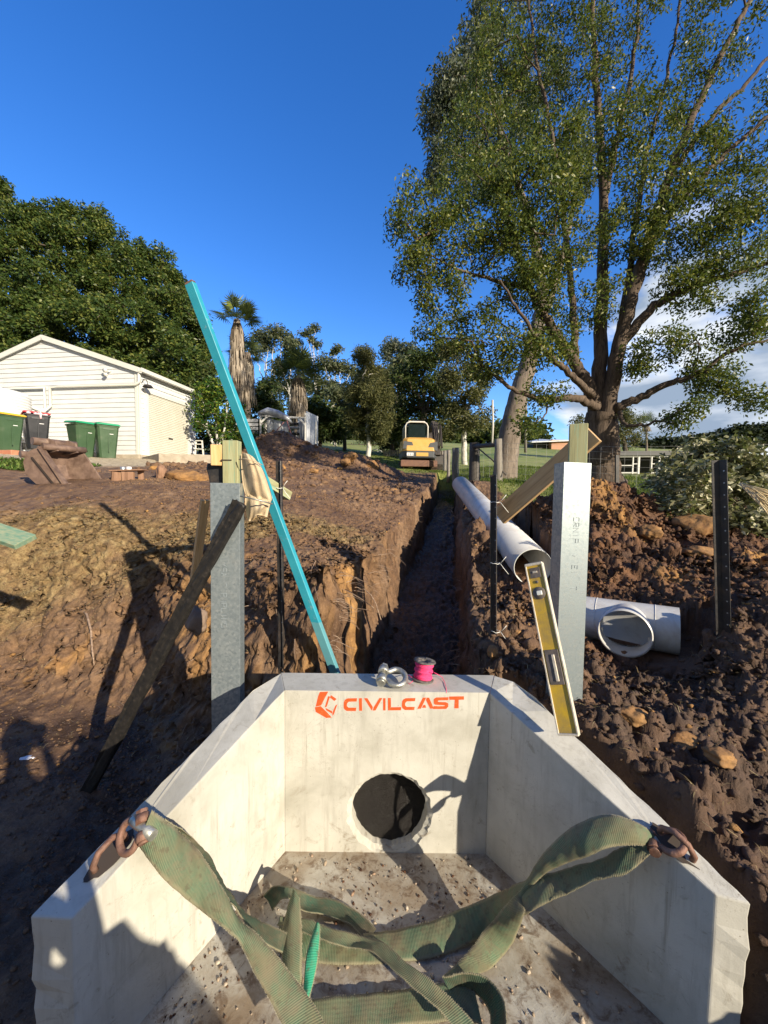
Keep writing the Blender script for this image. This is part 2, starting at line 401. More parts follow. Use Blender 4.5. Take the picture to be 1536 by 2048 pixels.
def ground_h(x, y, detail=True):
    x = np.asarray(x, float); y = np.asarray(y, float)
    h = top_h(x, y)
    amp = np.zeros_like(h)
    for cx, cy, hh, rx, ry, an in HEAPS:
        ca, sa = math.cos(an), math.sin(an); u = ((x-cx)*ca+(y-cy)*sa)/rx; v = (-(x-cx)*sa+(y-cy)*ca)/ry
        g = np.exp(-(u*u+v*v)*1.1); h = h+hh*g; amp = np.maximum(amp, g*min(1, hh*2))
    mud = smooth(22, 15, y)*smooth(5.2, 4.6, np.where(y > 7, x+2.2, x))*smooth(-16, -12, x)
    right = smooth(.75, .95, x-.182*(y-3))*smooth(9, 6, y)*smooth(7, 4.5, x)
    # left cut
    fy = np.interp(x, FX, FY)
    wig = .12*fbm(x, y, 1.4, 4, 3)+.02*fbm(x, y, 5, 3, 8)
    if not detail: wig = 0
    d = fy-y+wig            # >0 inside the pit
    wid = np.interp(x, [-6, -2.5, -1.5, -.8, 0, .5], [1.15, 1.15, .95, .75, .45, .2])
    # right of the headwall the soil stands hard against the outside of the wing
    ex, ey = .39, -.83; ln = math.hypot(ex, ey); dr_ = ((x-.80)*ey-(y-1.93)*ex)/ln+.02*(fbm(x, y, 5, 3, 9) if detail else 0)
    dr_ = np.where(y < 1.1, np.interp(y, [-1.5, -.7, -.35, 0, .5, .95, 1.12], [.40, .40, .50, 1.35, 1.75, 1.5, 1.20])-x+(.03*fbm(x, y, 4, 3, 19) if detail else 0), dr_)
    pit_z = -.17+.12*smooth(-1.4, -3.2, x)+np.where(y > 2.3, .08*(y-2.3), 0)
    s = smooth(-wid, 0.02, d)
    sr_ = smooth(-.16, -.025, dr_)
    s = np.where(x > .62, np.minimum(smooth(-.2, 0, d), sr_)*(y < 2.3)+s*(y >= 2.3)*0, s)
    bank = s*(1-s)*4
    inside = s
    terr = h*(1-s)+pit_z*s
    # steps and slips in the bank
    if detail:
        terr = terr+bank*(.09*fbm(x, y, 2.6, 4, 31)+.05*np.abs(fbm(x, y, 9, 4, 33)))*smooth(.3, -.2, x)
    # trench
    td = trench(x, y)
    if detail: td = td+.05*fbm(x, y*.8, 3, 4, 51)+.010*fbm(x, y, 11, 3, 55)
    tz = -.06+.13*(y-2.0)-.03*smooth(3,8,y)*(y-3)+(.05*fbm(x, y, 3, 4, 61) if detail else 0)
    k = smooth(.09, -.05, td)*smooth(1.93, 2.0, y)*smooth(19, 17.5, y)
    terr = terr*(1-k)+np.minimum(tz, terr)*k
    hk = smooth(.225, .205, np.abs(x-HCX))*smooth(1.945, 1.955, y)*smooth(2.3, 2.2, y)
    terr = np.where(hk > .5, np.maximum(terr, -.05+np.minimum(.42, 2.8*np.maximum(0, y-1.95))+(.02*fbm(x, y, 20, 3, 99) if detail else 0)), terr)
    if not detail: return terr
    # relief
    berm = np.exp(-((x-.182*(y-3)-.86)/.22)**2)*smooth(1.9, 2.3, y)*smooth(6, 4, y)
    rough_amt = mud*(.28+.25*smooth(-1.2, -.2, x))+right*.75+amp*.8+berm*1.1
    rough_amt = np.clip(rough_amt, 0, 1.5)*(1-.72*inside)
    rough_amt = rough_amt*(1-.55*smooth(-3.2, -4.5, x)*smooth(4.4, 5.2, y))
    # trim the clods hard against the headwall
    q = fbm(x, y, .9, 4, 71)
    terr = terr+rough_amt*(.06*fbm(x, y, 1.7, 5, 81)+.045*fbm(x, y, 6, 5, 87))
    w2 = .035*fbm(x, y, 7, 3, 90)+.022*fbm(x, y, 26, 3, 92)
    gate = smooth(-.35, .25, q)
    terr = terr-rough_amt*.045; terr = terr+rough_amt*(blocks(x+w2, y-w2, .17, 101, 1.3)*.36*gate+blocks(x-w2*.7, y+w2*.7, .075, 111, 1.2)*.55+clods(x+w2, y+w2, .11, 115, .35)*.35+blocks(x, y, .034, 121, 1.0)*.45*smooth(6, 4.5, y)+.020*np.abs(fbm(x, y, 15, 4, 141))+.020*fbm(x, y, 34, 3, 143)*smooth(6, 4, y))
    fine = mud*(1+1.0*smooth(-1,-.2,x))+.15
    terr = terr+.009*fine*fbm(x, y, 30, 3, 94)*smooth(5, 4, y)
    terr = terr+.012*fine*fbm(x, y, 14, 4, 91)*(1-.3*inside)
    terr = terr+(1-mud)*.05*fbm(x, y, .5, 4, 95)
    # straw bank is crumbly
    straw = smooth(-.25, .1, q+.2)*smooth(4.9, 4.6, y)*smooth(3.1, 3.5, y)*smooth(.0, -.5, x)
    terr = terr+straw*(blocks(x+w2, y-w2, .06, 131, 1.2)*.40+.012*fbm(x, y, 22, 4, 133))+bank*smooth(.2,-.3,x)*(.022*fbm(x, y, 9, 4, 135)+.012*fbm(x, y, 26, 3, 137)+blocks(x-w2, y+w2, .12, 139, 1.2)*.34*gate+blocks(x, y, .045, 138, 1.2)*.45)
    for (ax_, ay_, az_, bx_, by_, bz_, w_) in REST:
        dx, dy = bx_-ax_, by_-ay_; L2 = dx*dx+dy*dy; u = np.clip(((x-ax_)*dx+(y-ay_)*dy)/L2, 0, 1)
        dd = np.sqrt((x-ax_-u*dx)**2+(y-ay_-u*dy)**2); lim = az_+(bz_-az_)*u+np.maximum(0, dd-w_*.5)**2*3.0
        terr = np.where(dd < w_*1.25, np.minimum(terr, lim), terr)
    return terr
def gz(x, y): return float(ground_h(np.array([float(x)]), np.array([float(y)]))[0])

def graded(segs):
    """segs [(start, end, step_start, step_end)]"""
    out = [segs[0][0]]
    for a, b, s0, s1 in segs:
        x = a
        while x < b-1e-6:
            t = (x-a)/(b-a); st = s0*(s1/s0)**t; x = min(b, x+st); out.append(x)
    return np.array(out)
gx = np.concatenate([-graded([(3.6, 16, .03, .25), (16, 60, .25, 3), (60, 420, 3, 40)])[::-1], graded([(-3.6, -1.0, .017, .0125), (-1.0, 2.9, .0125, .0125), (2.9, 5, .0125, .04), (5, 16, .05, .25), (16, 60, .25, 3), (60, 420, 3, 40)])[1:]])
gy = graded([(-60, -2, 10, .4), (-2, .6, .25, .03), (.6, 1.2, .02, .0125), (1.2, 4.6, .0125, .0145), (4.6, 9, .016, .05), (9, 22, .05, .14), (22, 60, .16, 1.6), (60, 420, 2, 25)])
GX, GY = np.meshgrid(gx, gy)
GZ = ground_h(GX, GY)
# steep faces: push the surface sideways with noise that also varies up the face
gyv, gxv = np.gradient(GZ, gy, gx)
sl = np.sqrt(gxv**2+gyv**2); st_ = smooth(.8, 2.0, sl)*(GY < 14)*(GY > 2.16)
dpl = 1.25*st_*(.055*fbm(GX*1.0+GY*.6, GZ*1.6, 3.2, 4, 211)+.035*fbm(GX+GY, GZ*1.2, 11, 3, 215)-.035*np.abs(fbm(GX*.7+GY, GZ*2.2, 6, 3, 219)))
_w = .03*fbm(GX, GZ+GY, 8, 3, 301)
_s2 = smooth(.30, .8, sl)*(GX < .3)*(GY < 5.2)*(GY > 2.16)*(trench(GX, GY) > .0)
dpl = dpl-_s2*(.50*blocks(GX+_w, GZ*.8+GY*.6-_w, .13, 311, 1.4)*smooth(-.3, .2, fbm(GX, GY+GZ, 1.5, 3, 313))+.60*blocks(GX-_w, GZ*.8+GY*.6+_w, .052, 315, 1.3)+.016*fbm(GX, GZ+GY*.7, 24, 3, 317))
GXd = GX-dpl*gxv/(sl+1e-6); GYd = GY-dpl*gyv/(sl+1e-6)
# ground colour zones (what the soil is; layers below also paint in shade)
def zones(x, y):
    q = fbm(x, y, .9, 4, 71)
    r = fbm(x, y, 1.3, 5, 171); r2 = fbm(x, y, 4.5, 4, 177)
    field = np.clip(1-smooth(22, 15, y)*smooth(5.2, 4.6, np.where(y > 7, x+2.2, x))*smooth(-16, -12, x)+.0, 0, 1)
    field = smooth(.3, .7, field+r2*.35)*smooth(7.0, 8.2, y+r*.6+np.where(x < -6, 5, 0))
    straw = smooth(-.25, .22, q+.12+.5*r2)*smooth(4.95, 4.45, y+.3*r)*smooth(3.7, 4.1, y+.35*r+.15*smooth(-1.5,-3,x))*smooth(.15, -.5, x)
    ochre = .7*smooth(.30, .46, r+.4*r2)*smooth(3.9, 3.3, y)*smooth(2.3, 2.6, y)*smooth(.3, -.2, x)
    sand = smooth(8.0, 8.8, y+.4*r)*smooth(12.5, 11.5, y)*smooth(-5.0, -5.6, x+.3*r)
    td = trench(x, y)
    lip = .25*smooth(.22, .05, td)*smooth(-.02, .06, td)*smooth(6, 3.5, y)*(x < .2+.182*(y-3))*smooth(.0, .3, r2)
    return field, straw, np.clip(ochre+lip, 0, 1), sand
ZF, ZS, ZO, ZN = zones(GX, GY)
sandr = np.clip(ZN, 0, 1)
cols1 = np.stack([ZF, ZS, ZO], -1).reshape(-1, 3)
# second layer: r = sand, g = red/orange soil in the heap, b = wet pit floor, plus painted shade in trench and pipe hole
rr1 = fbm(GX, GY, 1.9, 5, 191)
red = smooth(.75, 1.6, GX-.182*(GY-3))*smooth(9, 6.5, GY)
oc2 = smooth(.20, .38, fbm(GX, GY, 2.3, 4, 195))*red*smooth(2.2, 2.9, GX)*smooth(2.6, 3.2, GY)
hole_shade = (np.abs(GX-HCX) < .26)*(GY > 1.9)*(GY < 2.35); wet = smooth(.05, .3, -rr1+.05)*smooth(3.2, 2.9, GY)*smooth(-1.2, -1.6, GX); wet = np.maximum(wet, hole_shade*1.0); wet = np.maximum(wet, .9*smooth(.0, -.06, trench(GX, GY))*(GY > 2)*(GY < 18))  # wet patches on the pit floor; hole and trench parts are painted shade
cols2 = np.stack([sandr, red, wet], -1).reshape(-1, 3)
cols3 = np.stack([oc2, smooth(2.9, 2.2, GY)*red+.8*smooth(.35, .0, trench(GX, GY))*(GX > .2+.182*(GY-3))*smooth(5, 4, GY), hole_shade*1.0], -1).reshape(-1, 3)
ny, nx = GX.shape
ii = np.arange(ny*nx).reshape(ny, nx)
gF = np.stack([ii[:-1, :-1], ii[:-1, 1:], ii[1:, 1:], ii[1:, :-1]], -1).reshape(-1, 4)
m_ground = mat('soil', (.1, .06, .04), .85, 0, .35); t = NT(m_ground)
geo = t.n('ShaderNodeNewGeometry'); v = geo.outputs['Position']
def att(n):
    a = t.n('ShaderNodeAttribute', attribute_name=n); s = t.n('ShaderNodeSeparateColor'); t.l(a.outputs['Color'], s.inputs[0]); return s.outputs
a1, a2, a3 = att('zone1'), att('zone2'), att('zone3')
n1 = t.noise(1.1, 8, .62, v); n2 = t.noise(9, 8, .65, v); n3 = t.noise(75, 6, .75, v); n4 = t.noise(3.5, 6, .6, v, .5)
mudc = t.ramp(n1, [(.30, (.140, .076, .040)), (.48, (.225, .132, .072)), (.66, (.31, .195, .112))])
mudc = t.mix(t.ramp(n2, [(.35, .75), (.62, 0.0)]), mudc, (.065, .036, .022))
mudc = t.mix(t.ramp(n3, [(.56, 0.0), (.66, .6)]), mudc, (.36, .25, .165)); mudc = t.mix(t.ramp(n3, [(.34, .6), (.44, 0.0)]), mudc, (.06, .032, .02))
redc = t.ramp(n4, [(.30, (.058, .032, .019)), (.5, (.130, .066, .034)), (.68, (.21, .105, .050))])
redc = t.mix(t.ramp(n3, [(.57, 0.0), (.67, .45)]), redc, (.26, .15, .10)); redc = t.mix(t.ramp(n3, [(.34, .5), (.44, 0.0)]), redc, (.02, .012, .008))
col = t.mix(a2[1], mudc, redc)
greyc = t.ramp(n2, [(.35, (.050, .036, .028)), (.65, (.16, .125, .10))])
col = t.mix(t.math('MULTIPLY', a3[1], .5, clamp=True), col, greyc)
och = t.ramp(n2, [(.3, (.20, .095, .03)), (.6, (.50, .27, .085)), (.75, (.6, .36, .14))])
col = t.mix(t.math('MULTIPLY', a1[2], .85), col, och)
col = t.mix(t.math('MULTIPLY', a3[0], .85), col, och)
strawc = t.ramp(n2, [(.32, (.12, .070, .032)), (.5, (.28, .19, .085)), (.70, (.48, .37, .18))]); strawc = t.mix(t.ramp(n3, [(.38, .7), (.50, 0.0)]), strawc, (.10, .058, .03))
col = t.mix(t.math('MULTIPLY', a1[1], .85), col, strawc)
sandc = t.ramp(n2, [(.35, (.36, .28, .17)), (.6, (.60, .50, .33))])
col = t.mix(a2[0], col, sandc)
grassc = t.ramp(n2, [(.3, (.085, .130, .020)), (.55, (.160, .215, .036)), (.75, (.27, .29, .080))])
nf = t.noise(.16, 6, .65, v, .5); grassc = t.mix(t.ramp(nf, [(.40, .0), (.60, .8)]), grassc, (.30, .30, .10)); grassc = t.mix(t.ramp(nf, [(.34, .6), (.46, 0.0)]), grassc, (.06, .095, .018))
col = t.mix(a1[0], col, grassc)
col = t.mix(t.math('MULTIPLY', a2[2], .75), col, (.035, .023, .015))  # wet pit floor tone, also the shade painted into the trench
col = t.mix(a3[2], col, (.010, .008, .0065))  # near-black shade painted on the soil behind the pipe hole
t.base(col)
rg = t.ramp(n2, [(.35, .55), (.6, .92)]); rg = t.mix(a2[2], rg, (.22, .22, .22)); t.rough(rg)
bb = t.bump(n2, .7, .03); t.bump(n3, .9, .012, bb)
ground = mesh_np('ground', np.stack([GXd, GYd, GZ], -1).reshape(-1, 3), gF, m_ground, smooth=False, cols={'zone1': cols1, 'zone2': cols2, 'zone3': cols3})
tag(ground, kind='structure')
print('GROUND', nx, ny, nx*ny)
# ------------------------------------------------------------------ concrete headwall
def concrete(name, floor=False):
    m = mat(name, (.55, .53, .46), .8, 0, .3); t = NT(m); geo = t.n('ShaderNodeNewGeometry'); v = geo.outputs['Position']
    mp = t.n('ShaderNodeMapping'); mp.inputs['Scale'].default_value = (1, 1, .16); t.l(v, mp.inputs[0]); vv = mp.outputs[0]
    n1 = t.noise(2.6, 9, .62, v, .3); n2 = t.noise(26, 3, .6, vv, .2); n3 = t.noise(150, 3, .6, v); n4 = t.noise(13, 8, .7, v, .8)
    col = t.ramp(n1, [(.30, (.38, .365, .305)), (.50, (.51, .495, .43)), (.68, (.585, .57, .50))])
    col = t.mix(t.ramp(n2, [(.52, 0.0), (.72, .34)]), col, (.30, .28, .23))
    col = t.mix(t.ramp(n4, [(.60, 0.0), (.68, .42)]), col, (.23, .19, .13))
    vo = t.n('ShaderNodeTexVoronoi'); vo.inputs['Scale'].default_value = 38; t.l(v, vo.inputs['Vector'])
    pin = t.math('MULTIPLY', t.ramp(vo.outputs['Distance'], [(.05, 1.0), (.11, 0.0)]), t.ramp(t.noise(14, 3, .6, v), [(.50, 0.0), (.58, .8)]))
    col = t.mix(pin, col, (.22, .19, .15))
    sp = t.n('ShaderNodeSeparateXYZ'); t.l(v, sp.inputs[0])
    st2 = t.n('ShaderNodeMapping'); st2.inputs['Scale'].default_value = (1, 1, .05); t.l(v, st2.inputs[0]); n6 = t.noise(19, 6, .7, st2.outputs[0], .3)
    col = t.mix(t.math('MULTIPLY', t.ramp(n6, [(.56, 0.0), (.66, .55)]), t.ramp(n1, [(.42, 0.0), (.58, 1.0)])), col, (.24, .21, .155))
    sm = t.math('MULTIPLY', t.ramp(t.noise(7, 9, .75, v, 1.0), [(.58, 0.0), (.66, .6)]), t.ramp(sp.outputs[2], [(.0, 1.0), (.28, .35), (.6, .15)]))
    col = t.mix(sm, col, (.20, .145, .09))
    # a few long hair cracks and scrapes
    wv = t.noise(3.1, 5, .7, v, 1.3); ck = t.ramp(wv, [(.496, 0.0), (.500, .5), (.504, 0.0)])
    ck = t.math('MULTIPLY', ck, t.ramp(t.noise(2.0, 2, .5, v), [(.50, 0.0), (.58, 1.0)]))
    col = t.mix(ck, col, (.25, .22, .17))
    if floor:
        f1 = t.noise(2.4, 8, .66, v, .7); f2 = t.noise(17, 9, .72, v, .5); f3 = t.noise(70, 5, .7, v)
        col = t.mix(t.ramp(f1, [(.38, .85), (.62, .12)]), col, (.23, .16, .09))
        col = t.mix(t.ramp(f2, [(.50, 0.0), (.62, .75)]), col, (.13, .08, .045))
        col = t.mix(t.ramp(f2, [(.66, 0.0), (.70, .9)]), col, (.075, .045, .025))
        col = t.mix(t.ramp(f3, [(.63, 0.0), (.69, .8)]), col, (.10, .065, .04))
        t.bump(f2, .5, .006)
    else:
        t.bump(t.mix(.5, n3, t.noise(34, 8, .7, v)), .35, .0035)
    t.base(col); return m
m_conc, m_concf = concrete('concrete'), concrete('concrete_floor', True)
YB = 1.90
BL, BR = P(570, 1383, YB), P(980, 1383, YB)
ZT = (BL.z+BR.z)/2; BL.z = BR.z = ZT
RL0, RR0 = PZ(560, 1350, ZT), PZ(985, 1346, ZT)
RL0.y = RR0.y = (RL0.y+RR0.y)/2
FLi, FRi = P(143, 1838, 1.083), P(1432, 1790, 1.17)
FLo, FRo = PZ(60, 1833, FLi.z), PZ(1503, 1808, FRi.z)
RL1 = PZ(506, 1380, ZT-.012); RR1, RR2 = PZ(1027, 1363, ZT-.004), PZ(1072, 1397, ZT-.012)
hw = empty('headwall', (0, YB, 0), 'pale precast concrete headwall with splayed wings, orange stencilled lettering and a round pipe hole', 'headwall')
ZBOT = -.28
def wall_grid(mb, a, b, ztop_a, ztop_b, z0, flip=False, nx=1):
    pass
def slab_poly(mb, plan, ztops, z0, rough_edge=None):
    """solid with a vertical wall round a plan polygon, own height per vertex"""
    n = len(plan); V = [Vector((p[0], p[1], z)) for p, z in zip(plan, ztops)]+[Vector((p[0], p[1], z0)) for p in plan]
    F = [tuple(range(n)), tuple(range(n, 2*n))[::-1]]+[((i+1) % n, i, n+i, n+(i+1) % n) for i in range(n)]
    mb.add(V, F)
def densify(a, b, n, amp, seed):
    rr = random.Random(seed); out = []
    for i in range(n):
        t = i/n; p = a.lerp(b, t)
        if 0 < i: p = p+Vector((rr.uniform(-amp, amp), rr.uniform(-amp, amp), rr.uniform(-amp, amp)*.6))
        out.append(p)
    return out
def wing(inner0, inner1, outer1, outs, zt0, side):
    """side -1 left / +1 right ; the outer edge is rough cast"""
    plan = [inner0]+densify(inner0, inner1, 14, .0012, 3)[1:]+[inner1, outer1]+densify(outer1, outs[0], 22, .004, 5+side)[1:]+list(outs)
    zt = [p.z for p in plan]
    if side > 0: pass
    else: pass
    plan2 = plan if side < 0 else plan
    mb = MB()
    # top and walls
    n = len(plan); V = [Vector(p) for p in plan]; F = [tuple(range(n))]
    levels = [0.0]+[i/16 for i in range(1, 17)]
    rr = random.Random(11+side)
    rows = [list(range(n))]
    for l in levels[1:]:
        row = []
        for k, p in enumerate(plan):
            q = Vector((p.x, p.y, p.z*(1-l)+ZBOT*l))
            if p is outer1:
                q.x += side*(-.001-abs(rr.gauss(0, .003))); q.y += rr.gauss(0, .004)
            elif p is not inner0 and p is not inner1 and k > plan.index(inner1)+1 and k < n-len(outs):
                q.x += rr.gauss(0, .005); q.y += rr.gauss(0, .004)
            row.append(len(V)); V.append(q)
        rows.append(row)
    for a, b in zip(rows, rows[1:]):
        for i in range(n): F.append((a[(i+1) % n], a[i], b[i], b[(i+1) % n]))
    if side > 0: F = [f[::-1] for f in F]
    mb.add(V, F); return mb
wl = wing(BL, FLi, FLo, [RL1, RL0], ZT, -1).wbuild('wing_wall', m_conc, hw, .005)
wr = wing(BR, FRi, FRo, [RR2, RR1, RR0], ZT, 1).wbuild('wing_wall', m_conc, hw, .005)
# back wall with the broken out hole
HC = P(779, 1622, YB); HC.z = .128
def hole_pts(r, jag, seed, n=96):
    rr = random.Random(seed); ph = rr.uniform(0, 6)
    out = []
    for k in range(n):
        a = 2*math.pi*k/n
        q = r+jag*(.5*math.sin(a*21+ph)+.5*math.sin(a*13+1+ph)+rr.uniform(-.8, .8))
        out.append((HC.x+q*math.cos(a), max(FZ+.004, HC.z+q*math.sin(a)), a))
    return out
mb = MB(); n = 96
def rect_pt(a, x0, x1, z0, z1):
    c, s = math.cos(a), math.sin(a); t = 1e9
    if c > 1e-9: t = min(t, (x1-HC.x)/c)
    if c < -1e-9: t = min(t, (x0-HC.x)/c)
    if s > 1e-9: t = min(t, (z1-HC.z)/s)
    if s < -1e-9: t = min(t, (z0-HC.z)/s)
    return HC.x+c*t, HC.z+s*t
ang = [2*math.pi*k/n for k in range(n)]
# snap the four corners
outer = [list(rect_pt(a, BL.x, BR.x, FZ-.002, ZT)) for a in ang]
for cx, cz in ((BL.x, ZT), (BR.x, ZT), (BL.x, FZ-.002), (BR.x, FZ-.002)):
    k = min(range(n), key=lambda i: (outer[i][0]-cx)**2+(outer[i][1]-cz)**2); outer[k] = [cx, cz]
ringA = hole_pts(.222, .0045, 1); ringA2 = hole_pts(.214, .005, 2); ringB = hole_pts(.198, .0025, 3)
V = [Vector((x, YB, z)) for x, z in outer]+[Vector((x, YB, z)) for x, z, _ in ringA]+[Vector((x, YB+.012, z)) for x, z, _ in ringA2]+[Vector((x, YB+.022, z)) for x, z, _ in ringB]
V += [Vector((x, RL0.y, z)) for x, z, _ in ringB]
o2 = [list(rect_pt(a, BL.x, BR.x, FZ-.002, ZT)) for a in ang]
for cx, cz in ((BL.x, ZT), (BR.x, ZT), (BL.x, FZ-.002), (BR.x, FZ-.002)):
    k = min(range(n), key=lambda i: (o2[i][0]-cx)**2+(o2[i][1]-cz)**2); o2[k] = [cx, cz]
V += [Vector((x, RL0.y, z)) for x, z in o2]
F = []
for L in range(5):
    for k in range(n):
        F.append((L*n+k, L*n+(k+1) % n, (L+1)*n+(k+1) % n, (L+1)*n+k))
F = [f[::-1] for f in F]
b = len(V); V += [BL.copy(), BR.copy(), RR0.copy(), RL0.copy()]
F.append((b, b+1, b+2, b+3))
mb.add(V, F)
mb.wbuild('back_wall', m_conc, hw)
# floor slab, a little step joint at the walls, running out under the camera
mb = MB()
fl = [Vector((BL.x, YB, 0)), Vector((BR.x, YB, 0)), Vector((FRi.x, FRi.y, 0)), Vector((FRi.x+.02, .52, 0)), Vector((FLi.x-.02, .50, 0)), Vector((FLi.x, FLi.y, 0))]
slab_poly(mb, [(p.x, p.y) for p in fl][::-1], [FZ]*6, ZBOT)
mb.wbuild('base_slab', m_concf, hw)
# mortar line along the foot of the wings
# orange stencil: emblem and lettering
m_or = mat('orange_paint', (.86, .085, .012), .7); t = NT(m_or); v = t.coord('Object'); nn = t.noise(60, 6, .7, v)
t.base(t.ramp(nn, [(.30, (.80, .30, .14)), (.40, (.88, .095, .014)), (.7, (.90, .07, .008))]))
def zp(zx, zy):  # zoomed reading -> wall plane
    p = P(600+zx/2.648, 1280+zy/2.648, YB); return (p.x, p.z)
def flat(mb, poly, y0=YB-.0004, y1=YB-.0016):
    pts = [zp(*q) for q in poly]
    A = sum(pts[i][0]*pts[(i+1) % len(pts)][1]-pts[(i+1) % len(pts)][0]*pts[i][1] for i in range(len(pts)))
    if A < 0: pts = pts[::-1]
    n = len(pts); V = [Vector((x, y1, z)) for x, z in pts]+[Vector((x, y0, z)) for x, z in pts]
    mb.add(V, [tuple(range(n))]+[(i, n+i, n+(i+1) % n, (i+1) % n) for i in range(n)])
mb = MB()
for poly in ([(106, 275), (150, 273), (136, 298), (112, 346), (84, 352), (96, 300)], [(80, 356), (110, 350), (142, 382), (168, 410), (140, 412), (84, 380)],
             [(150, 297), (159, 300), (142, 352), (132, 356)], [(164, 292), (194, 312), (182, 322), (160, 304)], [(198, 340), (180, 392), (172, 400), (176, 376), (188, 348)], [(136, 360), (170, 377), (172, 390), (140, 371)]):
    flat(mb, poly)
mb.wbuild('emblem', m_or, hw)
mb = MB()
def arcpoly(x0, x1, y0, y1, th, opening=None):
    pass
def C_(x0, x1, yt, yb, th=17):
    w = x1-x0
    return [[(x1, yt), (x1-2, yt+th), (x0+26, yt+th+1), (x0+17, yt+th+10), (x0+16, yb-th-9), (x0+25, yb-th), (x1-4, yb-th), (x1-6, yb), (x0+16, yb), (x0+3, yb-10), (x0, yb-22), (x0+1, yt+20), (x0+7, yt+8), (x0+20, yt+1)]]
L_ = []
L_ += C_(232, 302, 308, 375)
L_ += [[(313, 308), (328, 308), (329, 374), (314, 374)]]
L_ += [[(340, 308), (357, 308), (386, 355), (381, 373)], [(421, 307), (436, 307), (400, 372), (386, 373), (391, 356)]]
L_ += [[(441, 308), (453, 308), (453, 372), (441, 372)]]
L_ += [[(466, 307), (481, 307), (482, 356), (536, 355), (535, 371), (467, 372)]]
L_ += C_(540, 611, 307, 370, 16)
L_ += [[(651, 305), (668, 305), (640, 363), (622, 364)], [(672, 305), (684, 305), (708, 362), (690, 363), (668, 318)], [(655, 344), (664, 344), (668, 358), (646, 358)]]
L_ += [[(786, 303), (784, 318), (735, 319), (728, 323), (735, 328), (772, 329), (784, 335), (785, 352), (774, 364), (706, 365), (708, 350), (765, 350), (768, 345), (716, 342), (709, 335), (709, 312), (722, 304)]]
L_ += [[(790, 299), (868, 298), (868, 315), (840, 316), (840, 361), (818, 361), (820, 316), (792, 316)]]
for p in L_: flat(mb, p)
mb.wbuild('lettering', m_or, hw)
# mud and grit trapped along the inner foot of the wings
m_rust = noisy('rusted_steel', (.16, .075, .048), (.30, .17, .12), 25, (.5, .8), .3, .3, 90, dirt=(.10, .07, .05), dirt_amt=.6)
m_galv = noisy('galvanised_steel', (.42, .46, .48), (.60, .64, .66), 30, (.32, .5), .75, .05, 60, stretch=(1, 1, .5), dirt=(.30, .31, .30), dirt_amt=.5)
# cast-in lifting recesses and eyes
def tube_obj(name, pts, r, m, parent, n=10, closed=False):
    mb = MB(); mb.tube(pts, r, n, closed=closed); return mb.wbuild(name, m, parent)
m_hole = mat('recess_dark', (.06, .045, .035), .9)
def top_at(a, b, oa, ob, t, s):
    p = a.lerp(b, t); q = oa.lerp(ob, t); return p.lerp(q, s)
for side, (pc, dx) in enumerate((((222, 1712), 1), ((1352, 1688), -1))):
    # lumpy recess: a shallow dark cup set 2 mm proud of the top face
    if side == 0: A, B, OA, OB = BL, FLi, RL1, FLo
    else: A, B, OA, OB = BR, FRi, RR2, FRo
    best = min(((t_/60, s_/10) for t_ in range(61) for s_ in range(11)), key=lambda q: (lambda z: (z[0]-pc[0])**2+(z[1]-pc[1])**2)(proj(top_at(A, B, OA, OB, *q))))
    c = top_at(A, B, OA, OB, *best)
    u = (B-A).normalized(); w = (OA.lerp(OB, best[0])-A.lerp(B, best[0])); w = (w-u*w.dot(u)).normalized(); nrm = u.cross(w); nrm = nrm if nrm.z > 0 else -nrm
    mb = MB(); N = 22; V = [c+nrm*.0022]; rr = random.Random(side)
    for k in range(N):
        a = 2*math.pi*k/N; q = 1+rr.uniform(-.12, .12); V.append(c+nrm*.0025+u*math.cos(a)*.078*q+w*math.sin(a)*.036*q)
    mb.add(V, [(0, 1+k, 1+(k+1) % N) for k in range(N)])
    mb.wbuild('lifting_recess', m_hole, hw)
    mb = MB()
    pts = [c+u*.05-nrm*.01, c+u*.05+nrm*.025, c+u*.025+nrm*.055, c-u*.02+nrm*.06, c-u*.05+nrm*.03, c-u*.052-nrm*.01]
    mb.tube(pts, .0105, 10); mb.wbuild('lifting_eye', m_rust, hw)
    if side == 0: EYE_L, UL, WL, NL = c, u, w, nrm
    else: EYE_R, UR, WR, NR = c, u, w, nrm
print('EYES', EYE_L, EYE_R, 'tops', BL, FLi, FRi, FLo, FRo, RL1, RR2)
# ------------------------------------------------------------------ things on and round the headwall
m_steel = noisy('shackle_steel', (.34, .34, .30), (.52, .52, .47), 40, (.35, .55), .75, .1, 120, dirt=(.20, .18, .14), dirt_amt=.6)
m_black = noisy('bitumen_black', (.012, .012, .013), (.030, .028, .027), 20, (.35, .6), .0, .15, 120, dirt=(.13, .085, .055), dirt_amt=.5)
m_pine = wood('pine', (.72, .50, .25), (.64, .38, .15))
m_pine_x = wood('pine_beam', (.60, .42, .22), (.50, .32, .15), axis=2)
m_treat = wood('treated_pine', (.42, .44, .26), (.34, .33, .17), dark=(.22, .36, .24))
m_pvc = noisy('pipe_white', (.58, .575, .545), (.64, .635, .60), 5, (.28, .42), 0, .02, 30, dirt=(.33, .25, .18), dirt_amt=.55)
m_twine = noisy('pink_twine', (.85, .03, .14), (.90, .07, .24), 60, (.7, .8), 0, .4, 200, stretch=(1, 1, 6))

